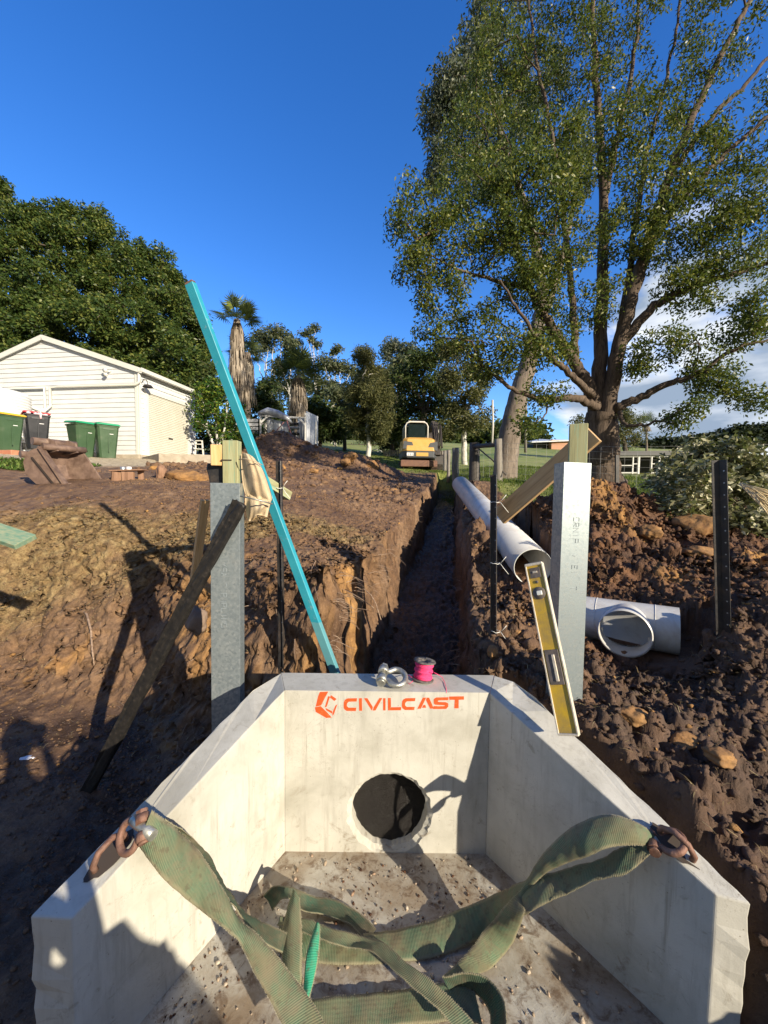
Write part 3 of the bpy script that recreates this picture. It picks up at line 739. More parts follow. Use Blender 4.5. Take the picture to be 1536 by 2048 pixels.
# --- webbing
def web_mat(name, c1, c2, dirt, grime):
    m = mat(name, c1, .8, 0, .25); t = NT(m)
    uvn = t.n('ShaderNodeUVMap'); sp = t.n('ShaderNodeSeparateXYZ'); t.l(uvn.outputs[0], sp.inputs[0])
    ribs = t.math('SINE', t.math('MULTIPLY', sp.outputs[0], 2*math.pi/.0062))
    rows = t.math('SINE', t.math('MULTIPLY', sp.outputs[1], 2*math.pi*7))
    geo = t.n('ShaderNodeNewGeometry'); v = geo.outputs['Position']
    n1 = t.noise(9, 8, .65, v); n2 = t.noise(45, 6, .7, v); n3 = t.noise(500, 2, .5, v)
    rb = t.math('MULTIPLY_ADD', ribs, .5, .5)
    col = t.mix(rb, c2, c1)
    col = t.mix(t.ramp(n1, [(.38, 0.0), (.62, grime)]), col, dirt)
    edge = t.math('ABSOLUTE', t.math('SUBTRACT', sp.outputs[1], .5))
    ed = t.math('MULTIPLY', t.ramp(edge, [(.40, 0.0), (.47, .85)]), t.ramp(n2, [(.3, .7), (.6, 1.0)]))
    col = t.mix(ed, col, (.27, .24, .15))
    col = t.mix(t.ramp(n2, [(.54, 0.0), (.64, .6)]), col, (.10, .08, .05)); col = t.mix(t.ramp(t.noise(5, 8, .75, v, .8), [(.50, 0.0), (.62, .55)]), col, (.19, .15, .095))
    t.base(col)
    h = t.math('ADD', rb, t.math('MULTIPLY', n3, .8)); h = t.math('ADD', h, t.math('MULTIPLY', rows, .15))
    t.bump(h, .6, .0013); return m
m_web = web_mat('green_webbing', (.038, .105, .060), (.185, .22, .13), (.165, .15, .085), .85)
m_web2 = web_mat('clean_webbing', (.010, .22, .12), (.04, .33, .20), (.12, .24, .14), .35)
m_web3 = web_mat('dark_webbing', (.025, .075, .048), (.07, .11, .07), (.075, .065, .04), .85)
def catmull(a, n):
    a = np.array(a, float); a = np.vstack([2*a[0]-a[1], a, 2*a[-1]-a[-2]]); out = []
    for i in range(1, len(a)-2):
        for k in range(n):
            t = k/n; p0, p1, p2, p3 = a[i-1:i+3]
            out.append(.5*((2*p1)+(-p0+p2)*t+(2*p0-5*p1+4*p2-p3)*t*t+(-p0+3*p1-3*p2+p3)*t**3))
    out.append(a[-2]); return np.array(out)
def ribbon(name, rows, m, parent, th=.003, n=10, nv=8, curl=.0, seed=0):
    """rows: (xl, yl, xr, yr, d[, d2]) d = depth Y, or -z for a height above the floor"""
    Ls, Rs = [], []
    for r in rows:
        d1 = r[4]; d2 = r[5] if len(r) > 5 else d1
        Ls.append(P(r[0], r[1], d1) if d1 > 0 else PZ(r[0], r[1], -d1+FZ))
        Rs.append(P(r[2], r[3], d2) if d2 > 0 else PZ(r[2], r[3], -d2+FZ))
    Lc, Rc = catmull(Ls, n), catmull(Rs, n); m_ = len(Lc); rr = np.random.default_rng(seed)
    mid = (Lc+Rc)/2; s = np.concatenate([[0], np.cumsum(np.linalg.norm(np.diff(mid, axis=0), axis=1))])
    V, UV, N = [], [], []
    tan = np.gradient(mid, axis=0); wd = Rc-Lc; nr = np.cross(tan, wd); nr /= (np.linalg.norm(nr, axis=1, keepdims=True)+1e-9)
    for i in range(m_):
        for k in range(nv+1):
            t = k/nv; ed = (math.sin(s[i]*260+seed)+math.sin(s[i]*611))*.0007 if k in (0, nv) else 0
            p = Lc[i]*(1-t)+Rc[i]*t+nr[i]*(curl*math.sin(math.pi*t)+ed+(.0022*math.sin(s[i]*37+t*3+seed)+.0012*math.sin(s[i]*83-t*7+seed))); V.append(p); UV.append((s[i], t)); N.append(nr[i])
    V = np.array(V); N = np.array(N); k1 = nv+1; cnt = len(V)
    A = V+N*th/2; B = V-N*th/2
    F = []
    for i in range(m_-1):
        for k in range(nv):
            a = i*k1+k; F.append((a, a+1, a+k1+1, a+k1)); F.append((cnt+a, cnt+a+k1, cnt+a+k1+1, cnt+a+1))
        a = i*k1; F.append((a, a+k1, cnt+a+k1, cnt+a)); a += nv; F.append((a+k1, a, cnt+a, cnt+a+k1))
    o = mesh_np(name, np.vstack([A, B]), np.array(F), m, None, True, uv=np.vstack([UV, UV]))
    fr = np.random.default_rng(seed+50); FV, FF = [], []; q = 0
    for i in range(m_-1):
        for e_, k in ((-1, 0), (1, nv)):
            for r_ in range(5):
                t_ = fr.random(); p = V[i*k1+k]*(1-t_)+V[(i+1)*k1+k]*t_; w = wd[i]/np.linalg.norm(wd[i])*e_; d = w*fr.uniform(.001, .0045)+nr[i]*fr.normal(0, .0022)+tan[i]/np.linalg.norm(tan[i])*fr.normal(0, .002); s_ = tan[i]/np.linalg.norm(tan[i])*.0006
                FV += [p-s_, p+s_, p+d]; FF.append((q, q+1, q+2)); q += 3
    fo = attach(mesh_np('fringe', np.array(FV), np.array(FF), m_fray, None), parent); fo['kind'] = 'stuff'
    return attach(o, parent)
m_fray = noisy('frayed_fibre', (.34, .31, .20), (.46, .43, .30), 60, (.8, .9), bump=0)
sl = empty('lifting_sling', PZ(600, 1950, .01), 'worn green webbing sling shackled to the left wing, twisting down across the concrete floor', 'sling')
ribbon('strap', [(303, 1622, 277, 1690, 1.245, 1.215), (345, 1652, 325, 1755, 1.27, 1.19), (400, 1706, 385, 1808, 1.31, 1.23), (446, 1778, 435, 1846, 1.28, 1.22), (476, 1836, 468, 1872, 1.26, 1.21), (512, 1866, 490, 1905, 1.24, 1.2), (556, 1915, 512, 1950, 1.22, 1.17), (598, 1968, 545, 2010, 1.20, 1.14), (640, 2030, 575, 2070, 1.16, 1.1), (700, 2130, 610, 2160, 1.08, 1.05)], m_web, sl, curl=-.012, n=14, seed=1)
ribbon('strap', [(330, 1640, 300, 1650, 1.26, 1.25), (372, 1664, 345, 1662, 1.30, 1.28), (420, 1715, 402, 1712, 1.36, 1.32), (462, 1790, 448, 1785, 1.33, 1.29), (505, 1835, 484, 1836, 1.38, 1.30), (545, 1852, 512, 1878, 1.40, 1.33), (576, 1868, 566, 1905, 1.42, 1.37)], m_web3, sl, curl=.004, n=12, seed=2)
ribbon('strap', [(526, 1792, 545, 1822, -.03), (548, 1772, 562, 1800, -.11), (580, 1774, 585, 1800, -.12), (620, 1790, 606, 1822, -.06), (668, 1800, 655, 1832, -.035), (716, 1824, 700, 1850, -.03), (752, 1858, 730, 1880, -.03)], m_web3, sl, curl=.01, seed=3)
ribbon('strap', [(586, 1778, 600, 1796, -.17), (573, 1824, 603, 1850, -.14, -.15), (562, 1895, 604, 1920, -.10, -.11), (577, 1965, 604, 1975, -.07), (600, 2014, 609, 2016, -.05)], m_web, sl, curl=.02, seed=4)
ribbon('torn_sleeve', [(632, 1846, 641, 1850, -.16), (614, 1905, 638, 1904, -.13), (608, 1960, 629, 1955, -.09), (606, 2004, 616, 2008, -.06)], m_web2, sl, curl=.012, seed=5)
ribbon('strap', [(560, 1832, 553, 1850, -.07), (612, 1838, 600, 1862, -.085), (668, 1858, 655, 1884, -.09), (722, 1872, 705, 1896, -.08), (764, 1884, 748, 1906, -.10), (815, 1926, 792, 1946, -.12), (868, 1966, 846, 1992, -.12), (920, 2014, 892, 2036, -.10), (968, 2074, 930, 2090, -.08)], m_web, sl, curl=.006, seed=6)
ribbon('strap', [(600, 2003, 600, 2070, -.03, -.012), (680, 1992, 682, 2062, -.025, -.01), (770, 1984, 775, 2054, -.02, -.01), (850, 1972, 862, 2046, -.025, -.01), (905, 1964, 935, 2040, -.03, -.01), (950, 1985, 965, 2050, -.03, -.01)], m_web, sl, n=12, seed=7)
sr = empty('lifting_sling', PZ(940, 1900, .01), 'green webbing sling shackled to the right wing, arching in air then coiled on floor', 'sling')
ribbon('strap', [(1312, 1668, 1306, 1694, 1.33), (1262, 1640, 1278, 1690, 1.33, 1.29), (1205, 1630, 1222, 1694, 1.36, 1.29), (1148, 1652, 1178, 1712, 1.39, 1.31), (1094, 1698, 1130, 1728, 1.42, 1.36), (1060, 1748, 1085, 1752, 1.44, 1.40), (1042, 1782, 1050, 1800, 1.44, 1.41), (1010, 1812, 1048, 1830, 1.43, 1.36), (966, 1866, 1024, 1886, -.10, -.06), (925, 1916, 985, 1934, -.05, -.025), (884, 1954, 945, 1952, -.02)], m_web, sr, curl=.012, n=12, seed=8)
ribbon('strap', [(1300, 1688, 1300, 1708, 1.31, 1.28), (1252, 1692, 1256, 1746, 1.33, 1.27), (1205, 1716, 1196, 1760, 1.36, 1.30), (1130, 1738, 1120, 1794, 1.40, 1.34), (1056, 1758, 1040, 1834, 1.45, 1.37), (1000, 1784, 985, 1866, -.14, -.05), (930, 1814, 925, 1894, -.06, -.015), (850, 1846, 858, 1916, -.03, -.012), (760, 1864, 765, 1926, -.02, -.012), (690, 1868, 690, 1930, -.03, -.012), (620, 1862, 612, 1922, -.035, -.012), (560, 1846, 550, 1900, -.03, -.012)], m_web, sr, curl=.006, n=12, seed=9)
ribbon('strap', [(884, 1952, 900, 1982, -.07, -.02), (940, 1946, 935, 1980, -.10, -.02), (984, 1964, 962, 1996, -.11, -.02), (1008, 2000, 978, 2026, -.11, -.02), (1012, 2050, 980, 2066, -.11, -.02), (990, 2090, 965, 2100, -.11, -.02)], m_web3, sr, seed=10)
def shackle(root, c, axis, side, nrm, s, m, r=.0085):
    """bow shackle; axis = from the pin towards the crown of the bow"""
    axis, side = Vector(axis).normalized(), Vector(side); side = (side-axis*side.dot(axis)).normalized()
    mb = MB(); pts = []
    for k in range(21):
        a = -math.pi*.80+1.6*math.pi*k/20
        pts.append(c+axis*(math.cos(a)*.30+.45)*s+side*math.sin(a)*.36*s)
    p0, p1 = c+side*-.20*s, c+side*.20*s
    mb.tube([p0]+pts+[p1], r, 10); mb.wbuild('bow', m, root)
    mb = MB()
    for q in (p0, p1): mb.tube([q-side*r*1.2, q+side*r*1.2], r*1.9, 12)
    mb.wbuild('lug', m, root)
    mb = MB(); mb.tube([c-side*.34*s, c+side*.30*s], r*.95, 10); mb.tube([c+side*.30*s, c+side*.42*s], r*1.6, 6, smooth=False); mb.tube([c-side*.38*s, c-side*.29*s], r*1.5, 12)
    mb.wbuild('pin', m, root)
e = empty('shackle', EYE_L, 'rusty brown shackle joining the left sling to the lifting eye', 'shackle')
pl = P(286, 1655, 1.232)
shackle(e, pl, EYE_L+NL*.03-pl, UL.cross(NL), NL, .125, m_rust, .0115)
mb = MB(); mb.tube([pl-WL*.055, pl+WL*.055], .017, 12); mb.wbuild('sling_bearing', m_steel, e)
e = empty('shackle', EYE_R, 'orange brown shackle joining the right sling to the lifting eye', 'shackle')
pr = P(1306, 1682, 1.315)
shackle(e, pr, EYE_R+NR*.03-pr, WR, NR, .13, m_rust, .0115)
# bow shackle lying on the wall
TOPC = PZ(788, 1352, ZT)
e = empty('bow_shackle', TOPC, 'thick grey steel bow shackle lying on top of the concrete wall beside the pink twine', 'shackle')
c = PZ(765, 1350, ZT+.048)
shackle(e, c, Vector((1, -.12, -.10)), Vector((.22, 1, .25)), Vector((0, 0, 1)), .165, m_steel, .0145)
# twine reel
SP = PZ(845, 1359, ZT)
e = empty('string_line_reel', SP, 'small black reel wound with bright pink builders twine standing on the concrete wall', 'reel')
ax = Matrix.Translation(SP+Vector((0, 0, .002))) @ Matrix.Rotation(R(7), 4, 'Y') @ Matrix.Rotation(R(-6), 4, 'X')
m_reel = noisy('reel_plastic', (.045, .042, .04), (.12, .11, .10), 40, (.5, .7), 0, .1, 100, dirt=(.34, .30, .25), dirt_amt=.7)
mb = MB()
for z0 in (.0, .096): mb.lathe([(.018, z0), (.060, z0), (.061, z0+.003), (.060, z0+.006), (.018, z0+.006), (.018, z0)], 28, ax)
mb.lathe([(.018, .0), (.018, .102), (.022, .102), (.022, 0)], 20, ax)
for k in range(5):
    a = k*1.2566; mb.tube([ax @ Vector((.03*math.cos(a), .03*math.sin(a), .1025)), ax @ Vector((.052*math.cos(a), .052*math.sin(a), .1025))], .003, 6)
mb.wbuild('spool', m_reel, e)
mb = MB(); prof = [(.022, .007)]
rr = random.Random(4)
for k in range(34): prof.append((.046+.004*math.sin(k*.5)+rr.uniform(-.0012, .0012), .008+k*.086/34)); prof.append((.0485+.004*math.sin(k*.5), .0093+k*.086/34))
prof.append((.022, .095)); mb.lathe(prof, 28, ax); mb.wbuild('wound_twine', m_twine, e)
mb = MB()
mb.tube([PZ(868, 1345, ZT+.07), PZ(876, 1349, ZT+.04), PZ(884, 1354, ZT+.012), PZ(889, 1364, ZT+.004), PZ(892, 1374, ZT+.004), P(893, 1386, YB-.004)], .0016, 6)
mb.wbuild('loose_end', m_twine, e); mb = MB(); mb.tube([PZ(824, 1355, ZT+.05), PZ(817, 1350, ZT+.02), PZ(812, 1358, ZT+.004), PZ(818, 1368, ZT+.004), PZ(826, 1362, ZT+.02)], .0014, 6)
mb.wbuild('loose_end', m_twine, e)

# --- galvanised posts
def galv_print(t_):
    pass
m_gp = mat('galvanised_post', (.5, .53, .55), .4, .55); t = NT(m_gp); v = t.coord('Object')
vo = t.n('ShaderNodeTexVoronoi'); vo.inputs['Scale'].default_value = 75; t.l(v, vo.inputs['Vector'])
spn = t.mix(.55, vo.outputs['Color'], t.noise(45, 5, .7, v)); bw = t.n('ShaderNodeRGBToBW'); t.l(spn, bw.inputs[0])
col = t.ramp(bw.outputs[0], [(.25, (.22, .26, .275)), (.55, (.32, .37, .38)), (.8, (.45, .49, .49))])
mpz = t.coord('Object', (6, 6, 55)); col = t.mix(t.ramp(t.noise(2.0, 4, .6, mpz), [(.55, 0.0), (.72, .4)]), col, (.26, .30, .33))
col = t.mix(t.ramp(t.noise(6, 6, .7, v), [(.60, 0.0), (.72, .4)]), col, (.42, .42, .38))
t.base(col); t.rough(t.ramp(bw.outputs[0], [(.3, .5), (.7, .34)])); t.bump(bw.outputs[0], .1, .002)
def channel(name, label, ptop, pbot, w, d, yaw, open_side=1):
    e = empty(name, pbot, label, 'post')
    th = .0035; ax = (ptop-pbot); L = ax.length; z = ax.normalized(); x = Vector((math.cos(yaw), math.sin(yaw), 0)); x = (x-z*x.dot(z)).normalized(); y = z.cross(x)
    M = Matrix((x, y, z)).transposed().to_4x4(); M.translation = pbot
    lip = .022
    pl = [(-w/2, lip+d*0, 0)]
    out = [(-w/2+lip, d), (-w/2, d), (-w/2, 0), (w/2, 0), (w/2, d), (w/2-lip, d)]
    inn = [(-w/2+lip, d-th), (-w/2+th, d-th), (-w/2+th, th), (w/2-th, th), (w/2-th, d-th), (w/2-lip, d-th)]
    poly = out+inn[::-1]
    n = len(poly); V = [M @ Vector((a, b, 0)) for a, b in poly]+[M @ Vector((a, b, L)) for a, b in poly]
    F = [(i, (i+1) % n, n+(i+1) % n, n+i) for i in range(n)]
    for i in range(5):
        a, b = i, i+1; c, dd = n-1-i, n-2-i
        F.append((a, c, dd, b)); F.append((n+a, n+b, n+dd, n+c))
    mb = MB(); mb.add(V, F); mb.wbuild('channel_section', m_gp, e, .0012)
    return e, M, L
def stencil_marks(e, M, L, w, x0, z0, z1, cell, seed):
    """worn printed characters running up the post, drawn as short raised strokes"""
    mb = MB(); rr = random.Random(seed); z = z0
    segs = {'L': [(0, 0, 0, 1), (0, 0, 1, 0)], 'Y': [(0, 1, .5, .5), (1, 1, .5, .5), (.5, 0, .5, .5)], 'S': [(1, 1, 0, 1), (0, 1, 0, .5), (0, .5, 1, .5), (1, .5, 1, 0), (1, 0, 0, 0)], 'R': [(0, 0, 0, 1), (0, 1, 1, 1), (1, 1, 1, .5), (1, .5, 0, .5), (0, .5, 1, 0)], 'U': [(0, 1, 0, 0), (0, 0, 1, 0), (1, 0, 1, 1)], 'N': [(0, 0, 0, 1), (0, 1, 1, 0), (1, 0, 1, 1)], 'E': [(0, 0, 0, 1), (0, 1, 1, 1), (0, .5, .8, .5), (0, 0, 1, 0)], 'A': [(0, 0, .5, 1), (.5, 1, 1, 0), (.25, .4, .75, .4)], 'T': [(.5, 0, .5, 1), (0, 1, 1, 1)], 'P': [(0, 0, 0, 1), (0, 1, 1, 1), (1, 1, 1, .5), (1, .5, 0, .5)], 'I': [(.5, 0, .5, 1)], 'W': [(0, 1, .25, 0), (.25, 0, .5, .6), (.5, .6, .75, 0), (.75, 0, 1, 1)]}
    for ch in seed_text[seed]:
        if ch != ' ':
            for a, b, c, d in segs[ch]:
                if rr.random() < .12: continue
                # rotated: text x runs down the post, text y runs to the right
                p = lambda u, w_: M @ Vector((x0+w_*cell*.9, -.0008, z-u*cell*.6))
                q0, q1 = p(a, b), p(c, d)
                mb.bar(q0, q1, .0022, .0022)
        z -= cell*.85
        if z < z1: break
    mb.wbuild('lettering', mat('faded_print', (.30, .34, .36), .6, .2), e)
seed_text = {1: 'LYSA T PURLINS', 2: 'SRNIP  W EI  T'}
pt, pb = P(450, 966, 2.12), P(452, 1500, 2.12); pb = pt+(pb-pt)*(pt.z-.02)/(pt.z-pb.z)
gl, ML, LL = channel('galvanised_post', 'blue grey galvanised steel channel post left of the teal pole, black plank across it', pt, pb, .163, .075, R(2))
pt2, pb2 = P(1156, 925, 2.08), P(1136, 1440, 2.02)
pb2 = pt2+(pb2-pt2)*1.12
gr, MR, LR = channel('galvanised_post', 'bright spangled galvanised steel channel post behind the yellow spirit level', pt2, pb2, .155, .105, R(4))
stencil_marks(gr, MR, LR, .155, -.012, LR-.30, .2, .034, 2)
stencil_marks(gl, ML, LL, .163, -.025, LL-.42, .2, .034, 1)
# timber posts standing in the channels
e = empty('timber_post', P(466, 1100, 2.20), 'square pale green treated timber post sticking up out of the left galvanised post', 'post')
mb = MB(); mb.bar(P(466, 1010, 2.19)+Vector((0, 0, -.55)), P(464, 882, 2.19), .088, .062, up=(0, 1, 0), bev=.003); mb.wbuild('post_shaft', m_treat, e)
mb = MB(); mb.box(P(458, 921, 2.19)+Vector((-.002, -.033, 0)), (.06, .006, .006)); mb.wbuild('saw_cut', m_hole, e)
e = empty('timber_post', P(1158, 1000, 2.16), 'square pale green treated timber post sticking up out of the right galvanised post', 'post')
mb = MB(); x0 = P(1157, 849, 2.15); mb.bar(P(1153, 1010, 2.15)+Vector((0, 0, -.5)), x0, .092, .066, up=(.42, 1, 0), bev=.003); mb.wbuild('post_shaft', m_treat, e)
# cross beams
def board(name, a, b, w, h, m, label, cat, up=(0, 0, 1), bev=.002):
    a, b = Vector(a), Vector(b); z = (b-a); L = z.length; z.normalize(); x = Vector(up).cross(z).normalized(); y = z.cross(x)
    mb = MB(); mb.box((0, 0, 0), (w, h, L), None, bev); o = mb.build(name, m); M = Matrix((x, y, z)).transposed().to_4x4(); M.translation = (a+b)/2; o.matrix_world = M
    return tag(o, label, cat)
def beam(a, b, w, h, m, label, cat='beam', name='timber_beam', up=(0, 0, 1), roll=0):
    e = empty(name, (Vector(a)+Vector(b))/2, label, cat)
    mb = MB(); mb.bar(Vector(a), Vector(b), w, h, up=up, bev=.002, roll=roll); mb.wbuild('plank', m, e); return e
def one(name, mb, m, label, cat, group=None, bevel=0, kind=None):
    o = mb.build(name, m, None, bevel); tag(o, label, cat, group, kind); return o
board('timber_beam', P(999, 1034, 2.66), P(1188, 868, 2.24), .038, .118, m_pine_x, 'long sawn pine board sloping down from the right timber post to a black star picket', 'board')
board('timber_beam', P(574, 992, 2.74), P(462, 922, 2.34), .085, .062, m_treat, 'short pale green beam end behind the left star picket', 'board')
mb = MB(); mb.box((0, 0, 0), (.070, .12, .118), None, .003); o = one('timber_block', mb, m_pine, 'bright pine block with end grain facing out beside the left timber post', 'block'); o.location = P(438, 911, 2.22); o.rotation_euler = (R(3), 0, R(14))
board('timber_stake', P(410, 1000, 2.38), P(385, 1190, 2.5), .05, .03, m_pine, 'pale pine stake leaning behind the left galvanised post', 'stake')
# black wrap below the block
mb = MB(); rr = random.Random(3)
c0 = P(437, 946, 2.24); V = []
prof = [(-.052, .055), (-.058, .02), (-.045, -.02), (-.04, -.065), (.03, -.07), (.045, -.02), (.05, .03), (.03, .052)]
mb.prism([(x, z) for x, z in prof], -.035, .035, Matrix.Translation(c0) @ Matrix.Rotation(R(90), 4, 'X'))
one('rubber_boot', mb, m_black, 'black rubber wrap tucked under the bright pine block on the left post', 'wrap', bevel=.008)
# black rough plank
def rough_plank(name, a, b, w, h, m, label, cat, seed=1, amp=.004, n=26, up=(0, 1, 0)):
    a, b = Vector(a), Vector(b); z = (b-a).normalized(); x = Vector(up).cross(z).normalized(); y = z.cross(x)
    rr = np.random.default_rng(seed); ring = []
    k = 5
    for sx, sy in ((-1, -1), (1, -1), (1, 1), (-1, 1)):
        nx, ny = {(-1, -1): (1, -1), (1, -1): (1, 1), (1, 1): (-1, 1), (-1, 1): (-1, -1)}[(sx, sy)]
        for i in range(k): t = i/k; ring.append((sx*(1-t)+nx*t, sy*(1-t)+ny*t))
    V, F = [], []; N = len(ring); off = rr.normal(0, 1, N)*amp*.8
    for i in range(n+1):
        t = i/n; c = a.lerp(b, t)
        for q, (u, v_) in enumerate(ring):
            e_ = off[q]+rr.normal(0, amp*.4)
            endj = rr.uniform(-.012, .012) if i in (0, n) else 0
            V.append(c+x*(u*w/2+np.sign(u)*e_)+y*(v_*h/2+np.sign(v_)*e_)+z*endj)
    for i in range(n):
        for q in range(N): F.append((i*N+q, i*N+(q+1) % N, (i+1)*N+(q+1) % N, (i+1)*N+q))
    F.append(tuple(range(N))[::-1]); F.append(tuple(n*N+q for q in range(N)))
    mb = MB(); mb.add(V, F); return one(name, mb, m, label, cat)
m_char = mat('tarred_timber', (.02, .018, .016), .6); t = NT(m_char); v = t.coord('Object'); 
n1 = t.noise(7, 7, .7, v); n2 = t.noise(34, 8, .7, v)
col = t.ramp(n2, [(.40, (.008, .0075, .007)), (.60, (.022, .019, .016)), (.80, (.12, .09, .07))]); col = t.mix(t.ramp(n1, [(.62, 0.0), (.74, .4)]), col, (.07, .05, .035)); t.base(col); t.bump(n2, .6, .006)
rough_plank('dark_plank', P(171, 1588, 2.36), P(478, 1006, 2.06),   .074, .035, m_char, 'weathered black plank leaning from the muddy pit floor against the left galvanised post', 'plank', 5)
# teal pole
e = empty('teal_pole', P(672, 1348, 2.42), 'long teal painted steel box section leaning behind the headwall, rusty at its top end', 'pole')
m_teal = mat('teal_paint', (.0, .35, .45), .45); t = NT(m_teal); v = t.coord('Object'); n1 = t.noise(18, 8, .7, v); n2 = t.noise(5, 5, .6, v)
col = t.ramp(n2, [(.35, (.02, .27, .36)), (.65, (.035, .34, .43))]); col = t.mix(t.ramp(n1, [(.62, 0.0), (.67, .6)]), col, (.26, .36, .36)); col = t.mix(t.ramp(t.noise(9, 9, .8, v, 1.5), [(.62, 0.0), (.66, .7)]), col, (.14, .10, .07))
geo = t.n('ShaderNodeNewGeometry'); sp = t.n('ShaderNodeSeparateXYZ'); t.l(geo.outputs['Position'], sp.inputs[0])
hi = t.ramp(t.math('ADD', sp.outputs[2], t.math('MULTIPLY', n1, .06)), [(0.0, 0.0), (.5, 0.0), (.52, 0.0)])
low_ = t.math('GREATER_THAN', .98+.0, t.math('ADD', sp.outputs[2], t.math('MULTIPLY', n1, .02)))
col = t.mix(t.math('MULTIPLY', low_, .45), col, (.22, .36, .33))
up_ = t.math('GREATER_THAN', t.math('ADD', sp.outputs[2], t.math('MULTIPLY', n1, .05)), 3.02)
col = t.mix(t.math('MULTIPLY', up_, .9), col, (.25, .14, .09)); t.base(col); t.rough(t.ramp(n1, [(.3, .35), (.7, .6)]))
a, b = P(673, 1352, 2.42), P(381, 568, 2.22); a = a+(a-b)*.22
mb = MB(); mb.bar(a, b, .056, .036, up=(.32, 1, 0), bev=.003); mb.wbuild('box_section', m_teal, e)
zz = (b-a).normalized(); mb = MB(); mb.bar(b+zz*.001, b+zz*.010, .050, .030, up=(.32, 1, 0)); mb.wbuild('end_cap', m_rust, e)
# star pickets
def picket(a, b, r, label, rot=0, group='black steel star pickets'):
    a, b = Vector(a), Vector(b); e = empty('star_picket', a, label, 'star picket', group)
    z = (b-a).normalized(); x = Vector((1, 0, 0)); x = (x-z*x.dot(z)).normalized(); y = z.cross(x); L = (b-a).length
    mb = MB(); w = .0035
    for k in range(3):
        an = rot+k*2*math.pi/3; d = x*math.cos(an)+y*math.sin(an); s = z.cross(d)
        V = [a+d*0-s*w, a+d*r-s*w*.7, a+d*r+s*w*.7, a+s*w]; V += [q+z*L for q in V]
        mb.add(V, [(0, 1, 2, 3)[::-1], (4, 5, 6, 7), (0, 1, 5, 4), (1, 2, 6, 5), (2, 3, 7, 6), (3, 0, 4, 7)])
    mb.wbuild('stake', m_black, e)
    d = x*math.cos(rot)+y*math.sin(rot); s = z.cross(d); mb = MB(); k = .07
    m_h = m_galv
    while k < L*.8:
        c = b-z*k+d*r*.62; mb.tube([c-s*.0045, c+s*.0045], .0042, 8); k += .075
    mb.wbuild('hole_pattern', m_galv, e)
    return e
p1 = picket(P(565, 1318, 2.62)-Vector((0, 0, .2)), P(559, 922, 2.62), .026, 'black star picket standing just behind the middle of the teal pole', R(-60))
p2 = picket(P(990, 1272, 2.6)-Vector((0, 0, .2)), P(989, 950, 2.6), .028, 'black star picket in front of the white pipe, wire twisted round it', R(-75))
p3 = picket(P(1452, 1266, 2.4)-Vector((0, 0, .2)), P(1438, 920, 2.4), .042, 'thick black star picket standing alone in front of the leafy bush', R(-70))
m_tie = mat('white_tie', (.78, .78, .72), .5)
def ties(e, spots):
    rr = random.Random(9)
    for (x, y, Y) in spots:
        mb = MB(); c = P(x, y, Y)
        mb.tube([c+Vector((.03*math.cos(a), .03*math.sin(a), rr.uniform(-.004, .004))) for a in [k*.5 for k in range(14)]], .0022, 6)
        mb.tube([c+Vector((.03, -.02, 0)), c+Vector((.05, -.03, .03)), c+Vector((.066, -.03, .05))], .002, 6)
        mb.tube([c+Vector((.03, -.02, 0)), c+Vector((.055, -.03, -.035)), c+Vector((.085, -.03, -.07))], .002, 6)
        mb.wbuild('wire_tie', m_tie, e)
ties(p2, [(990, 1004, 2.6), (990, 1126, 2.6), (991, 1262, 2.6)]); ties(p1, [(558, 976, 2.62)])
# hessian bundle hanging off the left post
m_hes = noisy('hessian', (.50, .38, .23), (.62, .50, .33), 14, (.85, .95), 0, .3, 160, dirt=(.33, .24, .15), dirt_amt=.5)
def cloth(name, rows, m, parent, depth_amp, seed):
    """rows of px polylines, front and back, thick with folds"""
    R_ = [catmull([(x, y) for x, y in r], 6) for r in rows]; n = len(R_[0]); R_ = catmull(np.array(R_).reshape(len(rows), -1), 6).reshape(-1, n, 2)
    Vf = []
    for i, row in enumerate(R_):
        for k, (x, y) in enumerate(row):
            u = k/(n-1); vv_ = i/(len(R_)-1)
            fold = math.sin(u*16+1.3*math.sin(vv_*3+seed)+seed)*(.35+.65*vv_)*.5+.5*math.sin(u*29-vv_*2+seed*2)*.4
            d = 2.16+.02*math.cos(u*3.0)-depth_amp*fold-.055*math.sin(math.pi*u)*(.4+.6*math.sin(math.pi*min(1, vv_*1.1)))
            Vf.append(P(x, y, d))
    m_ = len(R_); V = Vf+[p+Vector((0, .012, 0)) for p in Vf]; N = n*m_; F = []
    for i in range(m_-1):
        for k in range(n-1):
            a = i*n+k; F.append((a, a+n, a+n+1, a+1)); F.append((N+a, N+a+1, N+a+n+1, N+a+n))
    for i in range(m_-1):
        for a in (i*n, i*n+n-1): F.append((a, a+n, N+a+n, N+a))
    for k in range(n-1):
        for a in (k, (m_-1)*n+k): F.append((a, a+1, N+a+1, N+a))
    mb = MB(); mb.add(V, F, True); return mb.wbuild(name, m, parent)
e = empty('hessian_bundle', P(505, 960, 2.2), 'crumpled tan hessian cloth tied to the right side of the left timber post', 'cloth')
cloth('drape', [[(482, 908), (490, 906), (500, 910), (508, 916)], [(482, 925), (494, 920), (510, 926), (524, 938)], [(484, 955), (500, 948), (520, 955), (536, 970)], [(488, 980), (503, 978), (524, 985), (543, 996)], [(492, 990), (508, 996), (526, 1000), (541, 1004)]], m_hes, e, .014, 1)
cloth('lower_fold', [[(492, 984), (506, 992), (525, 998), (540, 994)], [(490, 1000), (505, 1008), (524, 1012), (541, 1004)], [(491, 1016), (504, 1026), (520, 1020), (538, 1016)], [(494, 1036), (500, 1042), (515, 1030), (534, 1034)]], m_hes, e, .02, 4)
